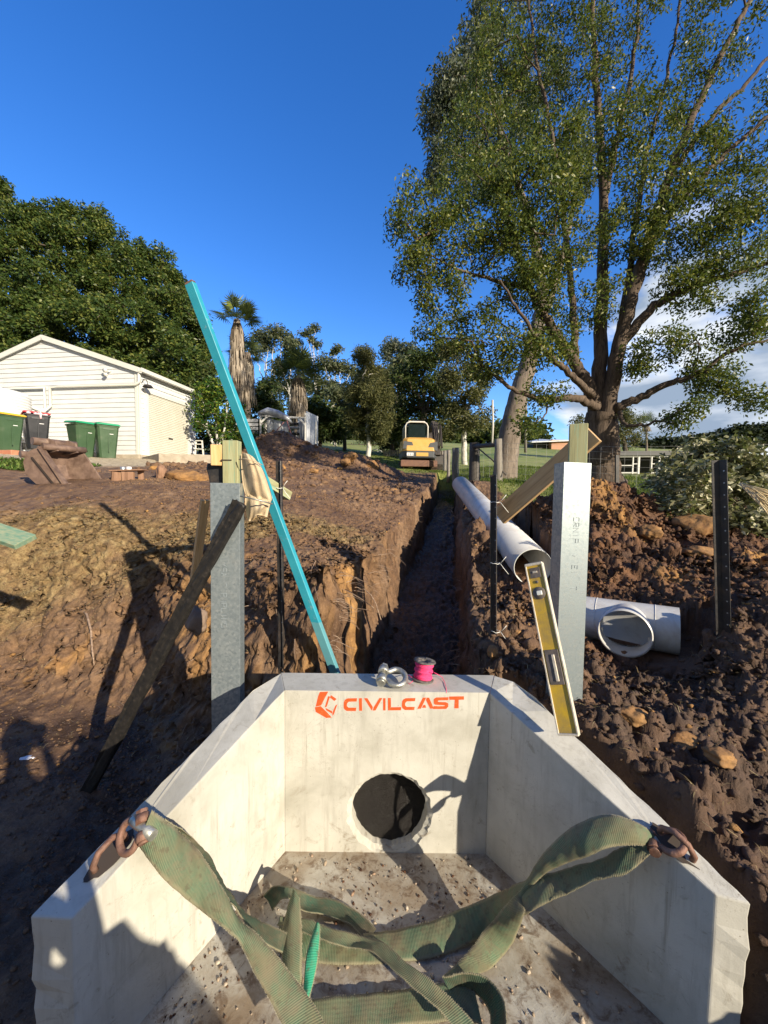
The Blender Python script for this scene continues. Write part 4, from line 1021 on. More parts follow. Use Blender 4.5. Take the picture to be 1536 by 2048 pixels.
mb = MB(); mb.tube([P(478, 919, 2.13), P(492, 918, 2.08), P(510, 922, 2.08), P(524, 930, 2.12)], .003, 6); mb.wbuild('tie_string', m_hes, e)
mb = MB(); mb.tube([P(480, 992, 2.03), P(520, 1001, 2.05), P(545, 1008, 2.1)], .004, 8)
one('steel_rod', mb, m_steel, 'thin bright steel rod poking out below the hessian cloth', 'rod')
# spirit level
e = empty('spirit_level', P(1160, 1478, 1.56), 'muddy yellow spirit level with pale edges leaning on the right galvanised post', 'spirit level')
m_yel = noisy('yellow_enamel', (.62, .40, .02), (.66, .42, .03), 11, (.35, .6), 0, .08, 80, dirt=(.26, .19, .10), dirt_amt=.95)
m_alu = noisy('dusty_edge', (.60, .54, .42), (.72, .66, .54), 20, (.5, .7), .15, .15, 60, dirt=(.34, .26, .17), dirt_amt=.6)
m_grey = noisy('grey_rubber', (.09, .075, .06), (.17, .14, .12), 40, (.6, .8), 0, .1, 100)
la, lb = P(1138, 1470, 1.60), P(1068, 1128, 1.93)
z = (lb-la).normalized(); y = Vector((.62, 1, 0)); y = (y-z*y.dot(z)).normalized(); x = y.cross(z); L = (lb-la).length
ML_ = Matrix((x, y, z)).transposed().to_4x4(); ML_.translation = la
W_, T_ = .084, .036
def lbox(c, d, m, name, bev=.001):
    mb = MB(); M3 = ML_.to_3x3(); mb.box(ML_ @ Vector(c), d, M3, bev); return mb.wbuild(name, m, e)
lbox((0, 0, L/2), (W_-.008, T_-.010, L-.012), m_yel, 'web')
lbox((-W_/2+.002, 0, L/2), (.007, T_, L-.01), m_alu, 'flange'); lbox((W_/2-.002, 0, L/2), (.007, T_, L-.01), m_alu, 'flange')
lbox((0, 0, L-.004), (W_+.004, T_+.004, .014), m_alu, 'end_plug', .003); lbox((0, 0, .003), (W_+.002, T_+.002, .010), m_alu, 'end_plug', .003)
lbox((0, -.0145, L-.048), (.050, .004, .052), m_grey, 'end_grip', .001); lbox((0, -.0175, L-.045), (.022, .004, .010), m_alu, 'window')
mb = MB(); mb.lathe([(.0, -.003), (.029, -.003), (.031, 0), (.029, .003), (0, .003)], 26, ML_ @ Matrix.Translation((0, -.015, L-.150)) @ Matrix.Rotation(R(90), 4, 'X')); o = mb.wbuild('vial_housing', m_grey, e)
mb = MB(); mb.box(ML_ @ Vector((.002, -.020, L-.150)), (.026, .008, .022), ML_.to_3x3(), .003); mb.wbuild('vial', mat('vial_clear', (.80, .82, .74), .1), e)
mb = MB(); mb.lathe([(.0, -.002), (.007, -.002), (.007, .002), (0, .002)], 14, ML_ @ Matrix.Translation((0, -.015, L-.095)) @ Matrix.Rotation(R(90), 4, 'X')); mb.wbuild('pin_hole', m_grey, e)
lbox((0, -.0155, L*.36), (.062, .005, .150), m_grey, 'hand_hole', .002); lbox((.004, -.0190, L*.355), (.014, .006, .115), m_alu, 'centre_vial', .002)
# pipe
def hollow(mb, a, b, r, th, n=48, seg=2, M=None):
    a, b = Vector(a), Vector(b); z = (b-a).normalized(); x = z.orthogonal().normalized(); y = z.cross(x); L = (b-a).length
    V, F = [], []; rings = [(r, 0), (r, L), (r-th, L), (r-th, 0)]
    if seg > 1: rings = [(r, L*i/seg) for i in range(seg+1)]+[(r-th, L*(1-i/seg)) for i in range(seg+1)]
    for rr_, zz_ in rings:
        for k in range(n): an = 2*math.pi*k/n; V.append(a+z*zz_+(x*math.cos(an)+y*math.sin(an))*rr_)
    m_ = len(rings)
    for i in range(m_):
        j = (i+1) % m_
        for k in range(n): F.append((i*n+k, i*n+(k+1) % n, j*n+(k+1) % n, j*n+k))
    mb.add(V, F, True); return mb
pa, pb_ = P(1066, 1134, 4.05), P(921, 969, 9.6)
e = empty('pipe_length', pa, 'long white plastic drainage pipe lying along the right side of the trench', 'pipe')
mb = MB(); hollow(mb, pa, pb_, .205, .009, 64); o = mb.wbuild('barrel', m_pvc, e)
for p_ in o.data.polygons: p_.use_smooth = True
zz = (pb_-pa).normalized(); mb = MB(); hollow(mb, pa-zz*.0015, pa+zz*.0015, .204, .0065, 64); mb.wbuild('cut_rim', mat('cut_edge', (.72, .74, .70), .5), e)
# tee
ct = P(1262, 1248, 2.95); aax = Vector((.80, -.56, .03)).normalized(); bax = Vector((-.50, -.84, .02)); bax = (bax-aax*bax.dot(aax)).normalized()
e = empty('pipe_tee', ct, 'short white plastic tee fitting lying on the mud with its round branch mouth facing out', 'pipe fitting')
rT = .172
A_, B_ = ct-aax*.38, ct+aax*.30
def tube_cut(n=64):
    """run of the tee with the mouth of the branch left open, plus the branch; saddle line computed"""
    x = bax; y = aax.cross(bax); V, F = [], []
    rb = .168; N = n; K = 40
    mb = MB()
    # outer run: skip the quads that fall inside the branch
    for rr_, flip in ((rT, 1), (rT-.007, -1)):
        V = []; idx = {}
        S = [-.38+.68*i/K for i in range(K+1)]
        for i, s_ in enumerate(S):
            for k in range(N):
                an = 2*math.pi*k/N; V.append(ct+aax*s_+(x*math.cos(an)+y*math.sin(an))*rr_)
        F = []
        for i in range(K):
            for k in range(N):
                an = 2*math.pi*(k+.5)/N; s_ = (S[i]+S[i+1])/2+.03
                if math.cos(an) > 0 and (rr_*math.sin(an))**2+s_**2 < (rb-.012)**2: continue
                f = (i*N+k, i*N+(k+1) % N, (i+1)*N+(k+1) % N, (i+1)*N+k); F.append(f if flip > 0 else f[::-1])
        mb.add(V, F, True)
    for s_ in (-.38, .30):
        V = [ct+aax*s_+(x*math.cos(2*math.pi*k/N)+y*math.sin(2*math.pi*k/N))*q for q in (rT, rT-.007) for k in range(N)]
        mb.add(V, [(k, (k+1) % N, N+(k+1) % N, N+k) for k in range(N)])
    return mb
tube_cut().wbuild('run', m_pvc, e)
x = bax; y = aax.cross(bax); mb = MB(); N = 64; V, F = [], []
for rr_, base_ in ((.168, rT), (.161, rT-.007)):
    for lvl in range(6):
        for k in range(N):
            an = 2*math.pi*k/N; u = rr_*math.cos(an); w_ = rr_*math.sin(an)
            d0 = math.sqrt(max(0, base_**2-w_**2)); d1 = .295; dd = d0+(d1-d0)*lvl/5
            r2 = rr_*(1.0+(.035 if lvl >= 3 else .0))/rr_
            V.append(ct+aax*(u*r2-.03)+y*w_*r2+x*dd)
for s_ in range(2):
    for l in range(5):
        for k in range(N):
            f = ((s_*6+l)*N+k, (s_*6+l)*N+(k+1) % N, (s_*6+l+1)*N+(k+1) % N, (s_*6+l+1)*N+k); F.append(f)
F += [(5*N+k, 5*N+(k+1) % N, 11*N+(k+1) % N, 11*N+k) for k in range(N)]
mb.add(V, F, True); mb.wbuild('branch', m_pvc, e)
mb = MB(); hollow(mb, ct+aax*.15, ct+aax*.156, rT+.002, .003, 64); hollow(mb, ct-aax*.24, ct-aax*.234, rT+.002, .003, 64); mb.wbuild('joint_ring', m_pvc, e)
# treated board end on the left
mb = MB(); mb.bar(P(-80, 1040, 2.05), P(52, 1084, 2.0), .11, .03, up=(.1, -.5, 1), bev=.002)
one('treated_board', mb, noisy('green_board', (.12, .25, .17), (.30, .33, .20), 22, (.7, .8), 0, .3, 50, stretch=(1, 4, 4)), 'green treated board end poking in from the left over the straw bank', 'board')
mb = MB(); tb = P(1478, 968, 3.0)
for k in range(26):
    rr = random.Random(k); a0 = P(1478+rr.uniform(0, 6), 966+rr.uniform(-1, 4), 3.0+rr.uniform(-.05, .05)); b0 = P(1560+rr.uniform(-30, 30), 1000+rr.uniform(0, 34), 2.8+rr.uniform(-.1, .1)); mb.tube([a0, a0.lerp(b0, .5)+Vector((0, 0, rr.uniform(-.01, .02))), b0], .0035, 4)
one('split_palm_frond', mb, noisy('dry_frond', (.55, .42, .22), (.68, .55, .32), 30, (.7, .8)), 'pale dry split frond end reaching in from the right edge over the bush', 'frond')
# ------------------------------------------------------------------ shed, bins, machine, fences
m_clad = noisy('white_board', (.64, .65, .64), (.70, .71, .70), 2, (.5, .65), 0, .03, 30, dirt=(.40, .38, .32), dirt_amt=.25)
m_trim = noisy('cream_trim', (.64, .64, .58), (.68, .68, .62), 3, (.4, .5), 0, 0, 30)
m_door = noisy('roller_cream', (.58, .56, .47), (.62, .60, .51), 3, (.4, .5), 0, 0, 30)
m_cslab = noisy('old_slab', (.38, .33, .25), (.50, .44, .34), 5, (.8, .9), 0, .2, 40, dirt=(.25, .17, .11), dirt_amt=.6)
S0 = P(279, 917, 12.0); SA = R(-8.45)
shed = empty('shed', S0, 'white weatherboard shed with low gable and closed cream roller door', 'shed', rz=SA)
WID, DEP, HT, RX, RH = 6.7, 2.75, 2.72, 3.30, 1.10
def roof_h(x):  # height of the gable underside over front wall x in [-WID,0]
    return HT+RH*(1-abs(x+RX)/RX) if x > -2*RX else HT
mb = MB(); bh = .148; z = 0.12
while z < HT+RH-.05:
    z1 = z+bh
    if z1 <= HT: xa, xb = -WID, 0
    else:
        k = (z-HT)/RH*RX; xb = -max(0, k)+.0; xa = -WID+max(0, k)
        if z < HT: xb, xa = 0, -WID
    if xb-xa > .1:
        kk = max(0, (z1-HT)/RH*RX)
        V = [(xa, -.027, z), (xb, -.027, z), (xb-(kk if z1 > HT else 0)+max(0, (z-HT)/RH*RX)*1.0, -.006, z1+.004), (xa+(kk if z1 > HT else 0)-max(0, (z-HT)/RH*RX), -.006, z1+.004), (xa, 0.03, z), (xb, .03, z)]
        mb.add(V, [(0, 1, 2, 3), (4, 5, 1, 0)])
    z += bh
mb.add([(-WID, .0, -.6), (0, .0, -.6), (0, .0, HT), (-RX, 0, HT+RH), (-WID, 0, HT)], [(0, 1, 2, 3, 4)])
mb.add([(-WID, DEP, -.6), (0, DEP, -.6), (0, DEP, HT), (-RX, DEP, HT+RH), (-WID, DEP, HT)], [(4, 3, 2, 1, 0)])
mb.build('front_wall', m_clad, shed)
mb = MB(); D0, D1, DH = .36, 2.28, 2.12
z = .12
while z < HT-.02:
    for a, b in (((0, D0-.08), (D1+.08, DEP)) if z < DH+.1 else ((0, DEP),)):
        mb.add([(.027, a, z), (.027, b, z), (.006, b, z+bh+.004), (.006, a, z+bh+.004), (-.03, a, z), (-.03, b, z)], [(0, 1, 2, 3), (4, 5, 1, 0)])
    z += bh
mb.add([(0, 0, -.6), (0, DEP, -.6), (0, DEP, HT), (0, 0, HT)], [(0, 1, 2, 3)])
mb.build('side_wall', m_clad, shed)
mb = MB(); mb.add([(-WID, 0, -.6), (-WID, DEP, -.6), (-WID, DEP, HT), (-WID, 0, HT)], [(3, 2, 1, 0)]); mb.build('side_wall', m_clad, shed)
mb = MB(); mb.box((-WID/2, -.03, -.12), (WID+.06, .08, .48)); mb.box((.03, DEP/2, -.12), (.08, DEP+.04, .48)); mb.build('footing', m_cslab, shed)
mb = MB(); N = 34
V, F = [], []
for i in range(N*4+1):
    zz = .12+(DH-.12)*i/(N*4); off = .012*(1 if i % 4 in (1, 2) else -.2)
    V += [(.028+off, D0, zz), (.028+off, D1, zz)]
for i in range(N*4): F.append((2*i, 2*i+1, 2*i+3, 2*i+2))
mb.add(V, F); dr = mb.build('roller_door', m_door, shed)
mb = MB(); mb.box((.055, 1.35, .80), (.02, .20, .035)); mb.build('handle', m_black, dr)
mb = MB()
mb.box((.035, D0-.05, DH/2+.08), (.05, .09, DH-.04)); mb.box((.035, D1+.05, DH/2+.08), (.05, .09, DH-.04)); mb.box((.038, (D0+D1)/2, DH+.06), (.06, D1-D0+.3, .13))
mb.build('door_frame', m_trim, shed)
mb = MB(); mb.box((-.03, -.034, HT/2), (.09, .025, HT-.1)); mb.box((.034, .03, HT/2), (.025, .09, HT-.1)); mb.build('corner_trim', m_trim, shed)
# roof
m_roof = noisy('pale_roof', (.62, .63, .60), (.70, .71, .68), 2, (.4, .5), .2, 0, 30)
mb = MB()
for sgn in (-1, 1):
    xe = -RX+sgn*(RX+.22); ze = HT+RH-(RX+.22)/RX*RH; n = 40; V = []; 
    for i in range(n+1):
        y = -.12+(DEP+.24)*i/n; zc = .012*(i % 2)
        V += [(-RX, y, HT+RH+.06+zc), (xe, y, ze+.06+zc)]
    mb.add(V, [((2*i, 2*i+2, 2*i+3, 2*i+1) if sgn < 0 else (2*i, 2*i+1, 2*i+3, 2*i+2)) for i in range(n)])
mb.build('roof', m_roof, shed)
mb = MB()
for sgn in (-1, 1):
    xe = -RX+sgn*(RX+.24); ze = HT+RH-(RX+.24)/RX*RH
    mb.bar((-RX, -.115, HT+RH+.02), (xe, -.115, ze+.02), .03, .15, up=(0, 0, 1))
mb.build('barge_board', m_trim, shed)
mb = MB()
gp_ = [(0, 0), (.12, 0), (.13, .11), (.115, .11), (.105, .015), (.012, .015), (.012, .11), (0, .11)]
mb.prism(gp_, -.14, DEP+.16, Matrix.Translation((.12, 0, HT-.075)) @ Matrix(((1, 0, 0, 0), (0, 0, 1, 0), (0, 1, 0, 0), (0, 0, 0, 1))))
mb.build('gutter', m_trim, shed)
def pipe_on(pts, name='downpipe', r=.045):
    mb = MB(); mb.tube(pts, r, 10); mb.build(name, m_trim, shed)
pipe_on([(.10, -.06, HT-.05), (.10, -.07, HT-.38), (.02, -.09, HT-.45), (-2.75, -.09, HT-.45), (-3.08, -.09, HT-.46), (-3.08, -.09, HT-1.05), (-3.2, -.2, HT-1.25), (-3.5, -.75, HT-1.05)])
pipe_on([(-6.7, -.09, HT-.47), (-3.28, -.09, HT-.47), (-3.28, -.09, HT-1.15), (-3.4, -.35, HT-1.24), (-3.7, -.8, HT-1.1)])
mb = MB(); mb.lathe([(.0, .0), (.10, -.005), (.15, -.07), (.15, -.075), (.09, -.01), (0, -.005)], 20, Matrix.Translation((.24, .12, HT-.42))); mb.tube([(.02, .12, HT-.36), (.10, .12, HT-.24), (.2, .12, HT-.26), (.24, .12, HT-.40)], .012, 8); mb.build('barn_lamp', m_black, shed)
mb = MB(); mb.tube([(-.95, -.02, HT-.02), (-.95, -.10, HT-.02)], .03, 10); mb.lathe([(0, 0), (.05, .01), (.065, .08), (0, .085)], 14, Matrix.Translation((-1.0, -.1, HT)) @ Matrix.Rotation(R(100), 4, 'X')); mb.lathe([(0, 0), (.05, .01), (.06, .08), (0, .085)], 14, Matrix.Translation((-1.0, -.1, HT-.12)) @ Matrix.Rotation(R(110), 4, 'X')); mb.build('spot_light', m_trim, shed)
# concrete apron
mb = MB(); pts = [P(283, 919, 12.0), P(318, 938, 10.6), P(450, 936, 10.9), P(430, 922, 13.2), P(392, 919, 14.6)]
zz = S0.z+.03
mb.prism([(p.x, p.y) for p in pts], zz-.35, zz, None); o = mb.build('concrete_path', m_cslab); tag(o, kind='structure')
# wheelie bins
m_bg = noisy('bin_green', (.040, .085, .040), (.055, .105, .050), 3, (.35, .5), 0, .02, 40, dirt=(.16, .15, .12), dirt_amt=.3)
m_bk = noisy('bin_charcoal', (.015, .017, .022), (.022, .024, .03), 3, (.35, .5), 0, .02, 40)
m_lg = noisy('lid_green', (.01, .30, .13), (.015, .36, .17), 3, (.35, .45), 0, 0, 30)
m_ly = noisy('lid_yellow', (.68, .42, .03), (.72, .46, .04), 3, (.35, .45), 0, 0, 30)
m_lr = noisy('lid_red', (.55, .02, .03), (.6, .03, .04), 3, (.35, .45), 0, 0, 30)
m_white = mat('white_mark', (.8, .8, .8), .6)
m_tyre = mat('rubber', (.02, .02, .02), .8)
def bin_(label, loc, rz, body, lid, lid_open=0):
    e = empty('wheelie_bin', loc, label, 'bin', 'wheelie bins by the shed', rz); e.scale = (.93, .93, .94)
    mb = MB(); secs = [(.02, .21, .22), (.1, .215, .23), (.5, .245, .285), (.9, .275, .33), (.98, .28, .335)]
    V, F = [], []
    for z, hx, hy in secs:
        c = .05
        for x, y in ((-hx+c, -hy), (hx-c, -hy), (hx, -hy+c), (hx, hy-c), (hx-c, hy), (-hx+c, hy), (-hx, hy-c), (-hx, -hy+c)): V.append((x, y, z))
    for i in range(len(secs)-1):
        for k in range(8): F.append((i*8+k, i*8+(k+1) % 8, (i+1)*8+(k+1) % 8, (i+1)*8+k))
    F.append(tuple(range(8))[::-1]); F.append(tuple(len(V)-8+k for k in range(8)))
    mb.add(V, F); mb.box((0, 0, .985), (.60, .70, .045), None, .015); mb.box((0, -.31, .55), (.02, .03, .7), None, .005); mb.box((0, -.315, .90), (.30, .04, .07), None, .01)
    mb.build('body', body, e)
    mb = MB(); V = []
    for z, g in ((1.01, 1.0), (1.035, 1.02), (1.07, .88)): 
        for x, y in ((-.31, -.38), (.31, -.38), (.31, .36), (-.31, .36)): V.append((x*g, y*g, z+.05*(y > 0)))
    mb.add(V, [(0, 1, 5, 4), (1, 2, 6, 5), (2, 3, 7, 6), (3, 0, 4, 7), (4, 5, 9, 8), (5, 6, 10, 9), (6, 7, 11, 10), (7, 4, 8, 11), (8, 9, 10, 11), (3, 2, 1, 0)])
    l = mb.build('lid', lid, e, .012)
    for sx in (-1, 1):
        mb = MB(); mb.lathe([(0, -.03), (.10, -.03), (.105, -.02), (.105, .02), (.10, .03), (0, .03)], 20, Matrix.Translation((sx*.26, .26, .105)) @ Matrix.Rotation(R(90), 4, 'Y')); mb.build('wheel', m_tyre, e)
    mb = MB(); mb.tube([(-.24, .34, .98), (-.24, .40, .99), (.24, .40, .99), (.24, .34, .98)], .014, 8); mb.build('handle', body, e)
    mb = MB(); mb.box((.08, -.312, .76), (.10, .004, .035)); mb.build('printed_mark', m_white, e)
    return e
bin_('dark green wheelie bin with bright green lid, left of the pair, wheel showing', P(165, 916, 11.0), R(62), m_bg, m_lg)
bin_('dark green wheelie bin with bright green lid, right of the pair nearest the roller door', P(213, 918, 11.25), R(48), m_bg, m_lg)
bin_('green wheelie bin with mustard yellow lid beside the white water tank', P(14, 906, 10.0), R(66), m_bg, m_ly)
e = bin_('charcoal wheelie bin with an overfull red lid behind the excavator bucket', P(74, 900, 10.7), R(50), m_bk, m_lr)
[c for c in e.children if c.name.startswith('lid')][0].rotation_euler = (R(-9), 0, 0)
mb = MB()
rr = random.Random(2)
for k in range(9): mb.lathe([(0, -.05), (.05, -.02), (.055, .02), (0, .05)], 8, Matrix.Translation((rr.uniform(-.22, .22), -.2+rr.uniform(-.1, .1), 1.03)))
mb.lathe([(0, -.1), (.025, -.08), (.03, .06), (0, .13)], 8, Matrix.Translation((.06, -.35, .98)))
mb.build('rubbish_bag', noisy('pink_plastic', (.75, .45, .5), (.85, .7, .7), 20), e)
# brick edge under bins
mb = MB(); mb.bar(P(-30, 907, 9.6), P(34, 906, 9.4), .25, .13, bev=.01); one('terracotta_edging', mb, noisy('terracotta', (.45, .17, .09), (.52, .22, .12), 8), 'orange terracotta block edging in front of the yellow lidded bin', 'edging')
# tank
TC = P(-14, 905, 11.1); e = empty('water_tank', (TC.x, TC.y, S0.z-.1), 'white corrugated round water tank standing against the shed front', 'water tank')
prof = [(0.0, 0)]+[(.86+.012*math.sin(k*1.57), .02+k*.02) for k in range(92)]+[(.80, 1.90), (.30, 2.02), (0, 2.05)]
mb = MB(); mb.lathe(prof, 48, Matrix.Translation((TC.x, TC.y, S0.z-.1))); mb.wbuild('tank_wall', m_clad, e)
# step ladder beside the shed
e = empty('step_ladder', P(398, 919, 14.2), 'small grey step ladder in the shade at the back corner of the shed', 'ladder')
a0, a1, b0, b1 = P(390, 919, 14.1), P(392, 881, 14.3), P(408, 920, 14.1), P(404, 881, 14.3)
for a, b in ((a0, a1), (b0, b1)): mb = MB(); mb.bar(a, b, .05, .03, up=(0, 1, 0)); mb.wbuild('rail', m_trim, e)
for t_ in (.25, .55, .8, .98): mb = MB(); mb.bar(a0.lerp(a1, t_), b0.lerp(b1, t_), .14, .025); mb.wbuild('step', m_trim, e)
# excavator bucket
def bucket():
    e = empty('excavator_bucket', P(110, 973, 5.8), 'rusty brown excavator bucket resting on the mud with its mouth open to the right', 'bucket')
    m = noisy('bucket_rust', (.12, .075, .055), (.22, .145, .11), 9, (.55, .8), .15, .25, 60, dirt=(.33, .23, .16), dirt_amt=.6)
    near = [(66, 898), (82, 894), (135, 972), (112, 974), (72, 968), (52, 950), (46, 925), (52, 906)]
    Yn, Yf = 5.75, 6.25
    off = Vector((.24, .50, .0))
    NR_ = [P(x, y, Yn) for x, y in near]; FR_ = [p+off for p in NR_]; th = off.normalized()*.022
    for q, s in ((NR_, 1), (FR_, -1)):
        mb = MB(); n = len(q); V = q+[p+th*s for p in q]
        mb.add(V, [tuple(range(n)), tuple(range(n, 2*n))[::-1]]+[(i, n+i, n+(i+1) % n, (i+1) % n) for i in range(n)]); mb.wbuild('side_plate', m, e, .003)
    mb = MB(); sh = [3, 4, 5, 6, 7, 0]; cen = sum(NR_, Vector())/8
    V, F = [], []
    for i in sh:
        p = NR_[i]; pin = p+(cen-p).normalized()*.018
        V += [p, p+off, pin, pin+off]
    for i in range(len(sh)-1): a = i*4; F += [(a, a+1, a+5, a+4), (a+2, a+6, a+7, a+3)]
    F += [(0, 2, 3, 1), (20, 21, 23, 22)]
    mb.add(V, F); mb.wbuild('shell', m, e)
    mb = MB(); mb.bar(NR_[2]+Vector((.0, -.02, .01)), NR_[2]+off+Vector((0, .02, .01)), .11, .022, up=(-.5, 0, .9)); mb.wbuild('cutting_edge', m, e)
    mb = MB(); mb.bar(P(63, 914, Yn-.02), P(110, 972, Yn-.02), .006, .035, up=(0, 1, 0)); mb.wbuild('gap_shade', mat('gap_dark', (.03, .022, .018), .8), e)  # dark strip stands in for the shaded gap at the side cutter
    mb = MB(); mb.bar(NR_[1]+off*.0+Vector((.0, -.012, 0)), NR_[2]+Vector((0, -.012, 0)), .03, .09, up=(0, 1, 0)); mb.wbuild('side_cutter', m, e)
    for f in (.25, .72):
        mb = MB(); o_ = off*f; pts = [P(50, 905, Yn), P(58, 880, Yn), P(72, 874, Yn), P(88, 880, Yn), P(92, 900, Yn), P(70, 905, Yn)]
        n = len(pts); V = [p+o_ for p in pts]+[p+o_+th*1.2 for p in pts]; mb.add(V, [tuple(range(n)), tuple(range(n, 2*n))[::-1]]+[(i, n+i, n+(i+1) % n, (i+1) % n) for i in range(n)]); mb.wbuild('ear', m, e, .003)
    for x, y, r_ in ((66, 882, .058), (42, 908, .05), (86, 893, .05)):
        mb = MB(); c = P(x, y, Yn); mb.tube([c-off*.02, c+off*1.0], r_, 16); mb.wbuild('pin_boss', m, e)
    for k in range(3):
        mb = MB(); c = NR_[2].lerp(NR_[1], .02)+off*(.15+.35*k); mb.bar(c, c+Vector((.10, -.02, -.02)), .07, .03); mb.wbuild('tooth', m, e)
bucket()
# rubble table
m_log = wood('old_log', (.20, .11, .07), (.30, .17, .10))
def logseg(a, b, r, label, nm='log_round'):
    mb = MB(); a, b = Vector(a), Vector(b); rr = random.Random(int(a.x*100)); n = 14; z = (b-a).normalized(); x = z.orthogonal().normalized(); y = z.cross(x)
    rad = [r*rr.uniform(.85, 1.1) for _ in range(n)]; V = [a.lerp(b, i/3)+(x*math.cos(2*math.pi*k/n)+y*math.sin(2*math.pi*k/n))*rad[k]*(1+.04*math.sin(i*2+k)) for i in range(4) for k in range(n)]
    F = [(i*n+k, i*n+(k+1) % n, (i+1)*n+(k+1) % n, (i+1)*n+k) for i in range(3) for k in range(n)]+[tuple(range(n))[::-1], tuple(3*n+k for k in range(n))]
    mb.add(V, F); return one(nm, mb, m_log, label, 'log')
logseg(P(233, 979, 6.2), P(236, 944, 6.2), .09, 'upright split log at the left under the loose board with cans')
logseg(P(257, 979, 6.25), P(256, 944, 6.25), .10, 'paler upright split log in the middle under the loose board')
logseg(P(283, 973, 6.4), P(281, 942, 6.4), .05, 'thin upright log under the right end of the loose board')
mb = MB(); mb.bar(P(225, 942, 6.25), P(291, 940, 6.35), .26, .02, bev=.003); one('loose_board', mb, m_log, 'flat weathered board resting on three upright logs', 'board')
mb = MB(); mb.bar(P(194, 978, 6.0), P(236, 968, 6.1), .20, .035, bev=.004); one('broken_slab', mb, m_log, 'dark broken slab of bark leaning low against the left log', 'slab')
for (x, y, lb) in ((246, 938, 'dented tin can lying at the left end of the loose board'), (258, 938, 'white paint tin on the right part of the loose board')):
    mb = MB(); c = P(x, y, 6.25); mb.lathe([(0, 0), (.036, 0), (.038, .004), (.038, .062), (.034, .066), (0, .062)], 16, Matrix.Translation(c-Vector((0, 0, .03)))); one('tin_can', mb, m_galv if x < 250 else m_white, lb, 'tin')
